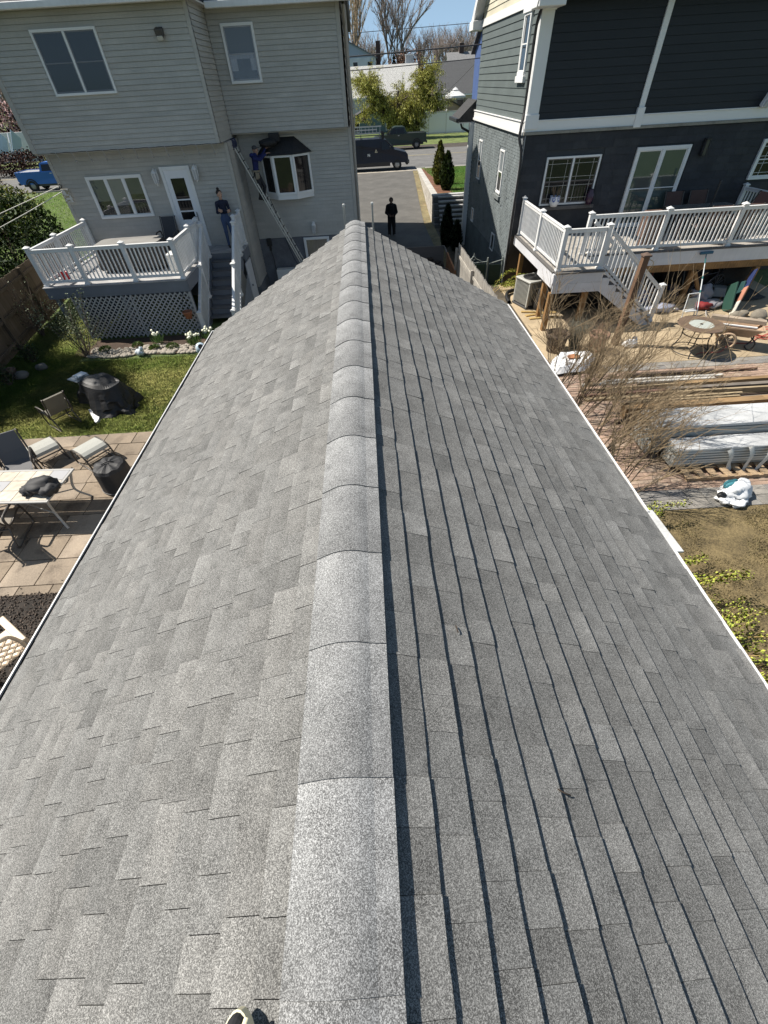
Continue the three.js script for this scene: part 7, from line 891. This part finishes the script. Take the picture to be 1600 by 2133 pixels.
{ // man in black standing on the driveway
  const t = thing('person', 'person in black hooded clothes standing in the driveway facing the garage', 'person', [1.42, groundY(1.42, -27.8) + .006, -27.8], 0); const k1 = [.008, .008, .01], k2 = [.012, .012, .014]; const cp = []; const C = (a, b, r0, r1, col, o = {}) => cp.push({ a: V(...a), b: V(...b), r0, r1, col, ...o }); const fx = V(0, 0, 1);
  C([0, .88, 0], [0, 1.04, 0], .15, .155, k1, { fx, fk: 1.25 }); C([0, .95, 0], [0, 1.34, 0], .185, .19, k1, { fx, fk: 1.35 }); C([-.17, 1.42, 0], [.17, 1.42, 0], .07, .07, k1); C([0, 1.42, 0], [0, 1.52, .01], .065, .06, k1);
  for (const s of [-1, 1]) { C([s * .095, .9, 0], [s * .12, .5, .01], .125, .1, k2); C([s * .12, .5, .01], [s * .13, .1, 0], .1, .082, k2); C([s * .14, .05, -.04], [s * .16, .04, .14], .048, .04, [.2, .2, .2]); C([s * .21, 1.38, 0], [s * .28, 1.1, -.02], .085, .072, k1); C([s * .28, 1.1, -.02], [s * .16, 1.0, .17], .068, .052, k1); }
  const P = headParts(V(0, 1.62, .03), V(0, -.08, 1).normalize(), V(0, 1, 0), [.18, .11, .08], cp); mesh('body', [field(cp, .0135), handGeo(V(-.16, .975, .17), V(1, -.1, .3), V(0, 0, -1), 1, .8, [.18, .11, .08]), handGeo(V(.16, .975, .17), V(-1, -.1, .3), V(0, 0, -1), -1, .8, [.18, .11, .08])], bodyM, t); faceBits(t, P); mesh('hood', [blob(0, 0, 0, .115, .12, .115, .06, 3, 3).translate(...P(0, .035, -.035).toArray()), blob(0, 0, 0, .13, .06, .11, .1, 3, 2).translate(...P(0, -.14, -.03).toArray())], M(k1, .9), t);
}
// ---------------------------------------------------------------- ladders
{
  const t = thing('extension_ladder', 'aluminium extension ladder leaning in the corner beside the bay window', 'ladder'); const a = V(-1.98, -.55, -18.62), b = V(-4.16, 4.25, -18.72), d = b.clone().sub(a); const P = (f, o, z) => a.clone().addScaledVector(d, f).add(V(o, 0, z)); const lm = M([.62, .6, .55], .45, { metalness: .35 });
  for (const z of [-.2, .2]) { mesh('rail', beam(P(0, 0, z), P(.78, 0, z), .03, .075, V(0, 0, 1), .004), lm, t); mesh('rail', beam(P(.2, -.085, z * .85), P(1, -.085, z * .85), .03, .07, V(0, 0, 1), .004), lm, t); }
  for (let i = 1; i < 17; i++) { mesh('rung', rod(P(i / 17 * .78, 0, -.225), P(i / 17 * .78, 0, .225), .018, .018, 8), M([.05, .05, .05], .6), t); if (i > 1) mesh('rung', rod(P(.2 + i / 17 * .8, -.085, -.2), P(.2 + i / 17 * .8, -.085, .2), .018, .018, 8), M([.05, .05, .05], .6), t); }
  mesh('end_cover', [P(1, -.085, -.17), P(1, -.085, .17)].map(p => blob(p.x, p.y, p.z, .08, .16, .07, .1, 2, 2)), M([.02, .025, .06], .7), t);
  const r = thing('roof_ladder', 'top of an aluminium ladder standing against the far gable of the garage', 'ladder'); const z0 = -8.38, am = M([.5, .5, .48], .4, { metalness: .5 }); for (const x of [-.35, .115]) { mesh('rail', beam(V(x, -.6, -9.3), V(x, 4.1, z0), .08, .03, V(1, 0, 0), .004), am, r); mesh('rail_cap', bx(x, 4.11, z0, .04, .04, .09, .01), am, r); } for (let k = 0; k < 15; k++) { const f = .05 + k * .0625, y = -.6 + 4.7 * f, z = -9.3 + (z0 + 9.3) * f; mesh('rung', rod(V(-.35, y, z), V(.115, y, z), .018, .018, 8), am, r); }
}
// ---------------------------------------------------------------- on the roof: the viewer's shoe, twigs
{
  const t = thing('shoe', 'black canvas shoe toe with a cream rubber edge on the shingles at the bottom', 'shoe', [-.418, 3.905, .24], 0); t.rotation.set(0, .1, .12); const fm = M([.02, .02, .024], .85, { map: tBlotch }), rm = M([.72, .66, .45], .6);
  const q = [], N = 28, R = 8; const out = a => { const c = Math.cos(a), s = Math.sin(a); const w = .047 * (s < 0 ? (1 - .12 * s * s) : 1); return [c * w, (s < 0 ? s * .1 : s * .2)]; }; const f = (i, j) => { const a = i / N * 2 * PI, k = j / R, [x, z] = out(a); const m = Math.cos(k * PI / 2), h = Math.sin(k * PI / 2); return [x * m, .022 + .062 * h * (1 + .5 * Math.max(0, z / .2)), z * m]; }; for (let i = 0; i < N; i++) for (let j = 0; j < R; j++) q.push([f(i, j), f(i + 1, j), f(i + 1, j + 1), f(i, j + 1)]); mesh('upper', faces(q), fm, t); const s2 = []; for (let i = 0; i < N; i++) { const A = out(i / N * 2 * PI), B = out((i + 1) / N * 2 * PI); s2.push([[A[0] * 1.06, 0, A[1] * 1.05], [B[0] * 1.06, 0, B[1] * 1.05], [B[0] * 1.04, .03, B[1] * 1.03], [A[0] * 1.04, .03, A[1] * 1.03]], [[A[0] * 1.04, .03, A[1] * 1.03], [B[0] * 1.04, .03, B[1] * 1.03], [B[0] * .95, .032, B[1] * .95], [A[0] * .95, .032, A[1] * .95]]); } mesh('sole', faces(s2), rm, t); mesh('stripe', tube([[.03, .04, -.085], [.012, .075, -.02], [.006, .1, .06]], .008, 14, 6), rm, t);
  const bt = M([.05, .035, .025], .9); const onR = (s, z) => [RX + s * Math.cos(SL), RY - .045 - s * Math.sin(SL) + .024, z]; const tw = (label, s, z, l, a) => { const p = V(...onR(s, z)), q = p.clone().add(V(Math.cos(a) * l * .88, -Math.cos(a) * l * .47, Math.sin(a) * l)); single('roof_twig', tube([p, p.clone().lerp(q, .5).add(V(0, .006, .004)), q], .003, 8, 5), bt, label, 'twig'); };
  tw('small dark twig lying in the middle of the right roof slope', .86, -.33, .06, .3); tw('tiny dark leaf stalk higher on the right slope near the ridge', .52, -.95, .035, 1.4); 
}
renderer.render(scene, camera);
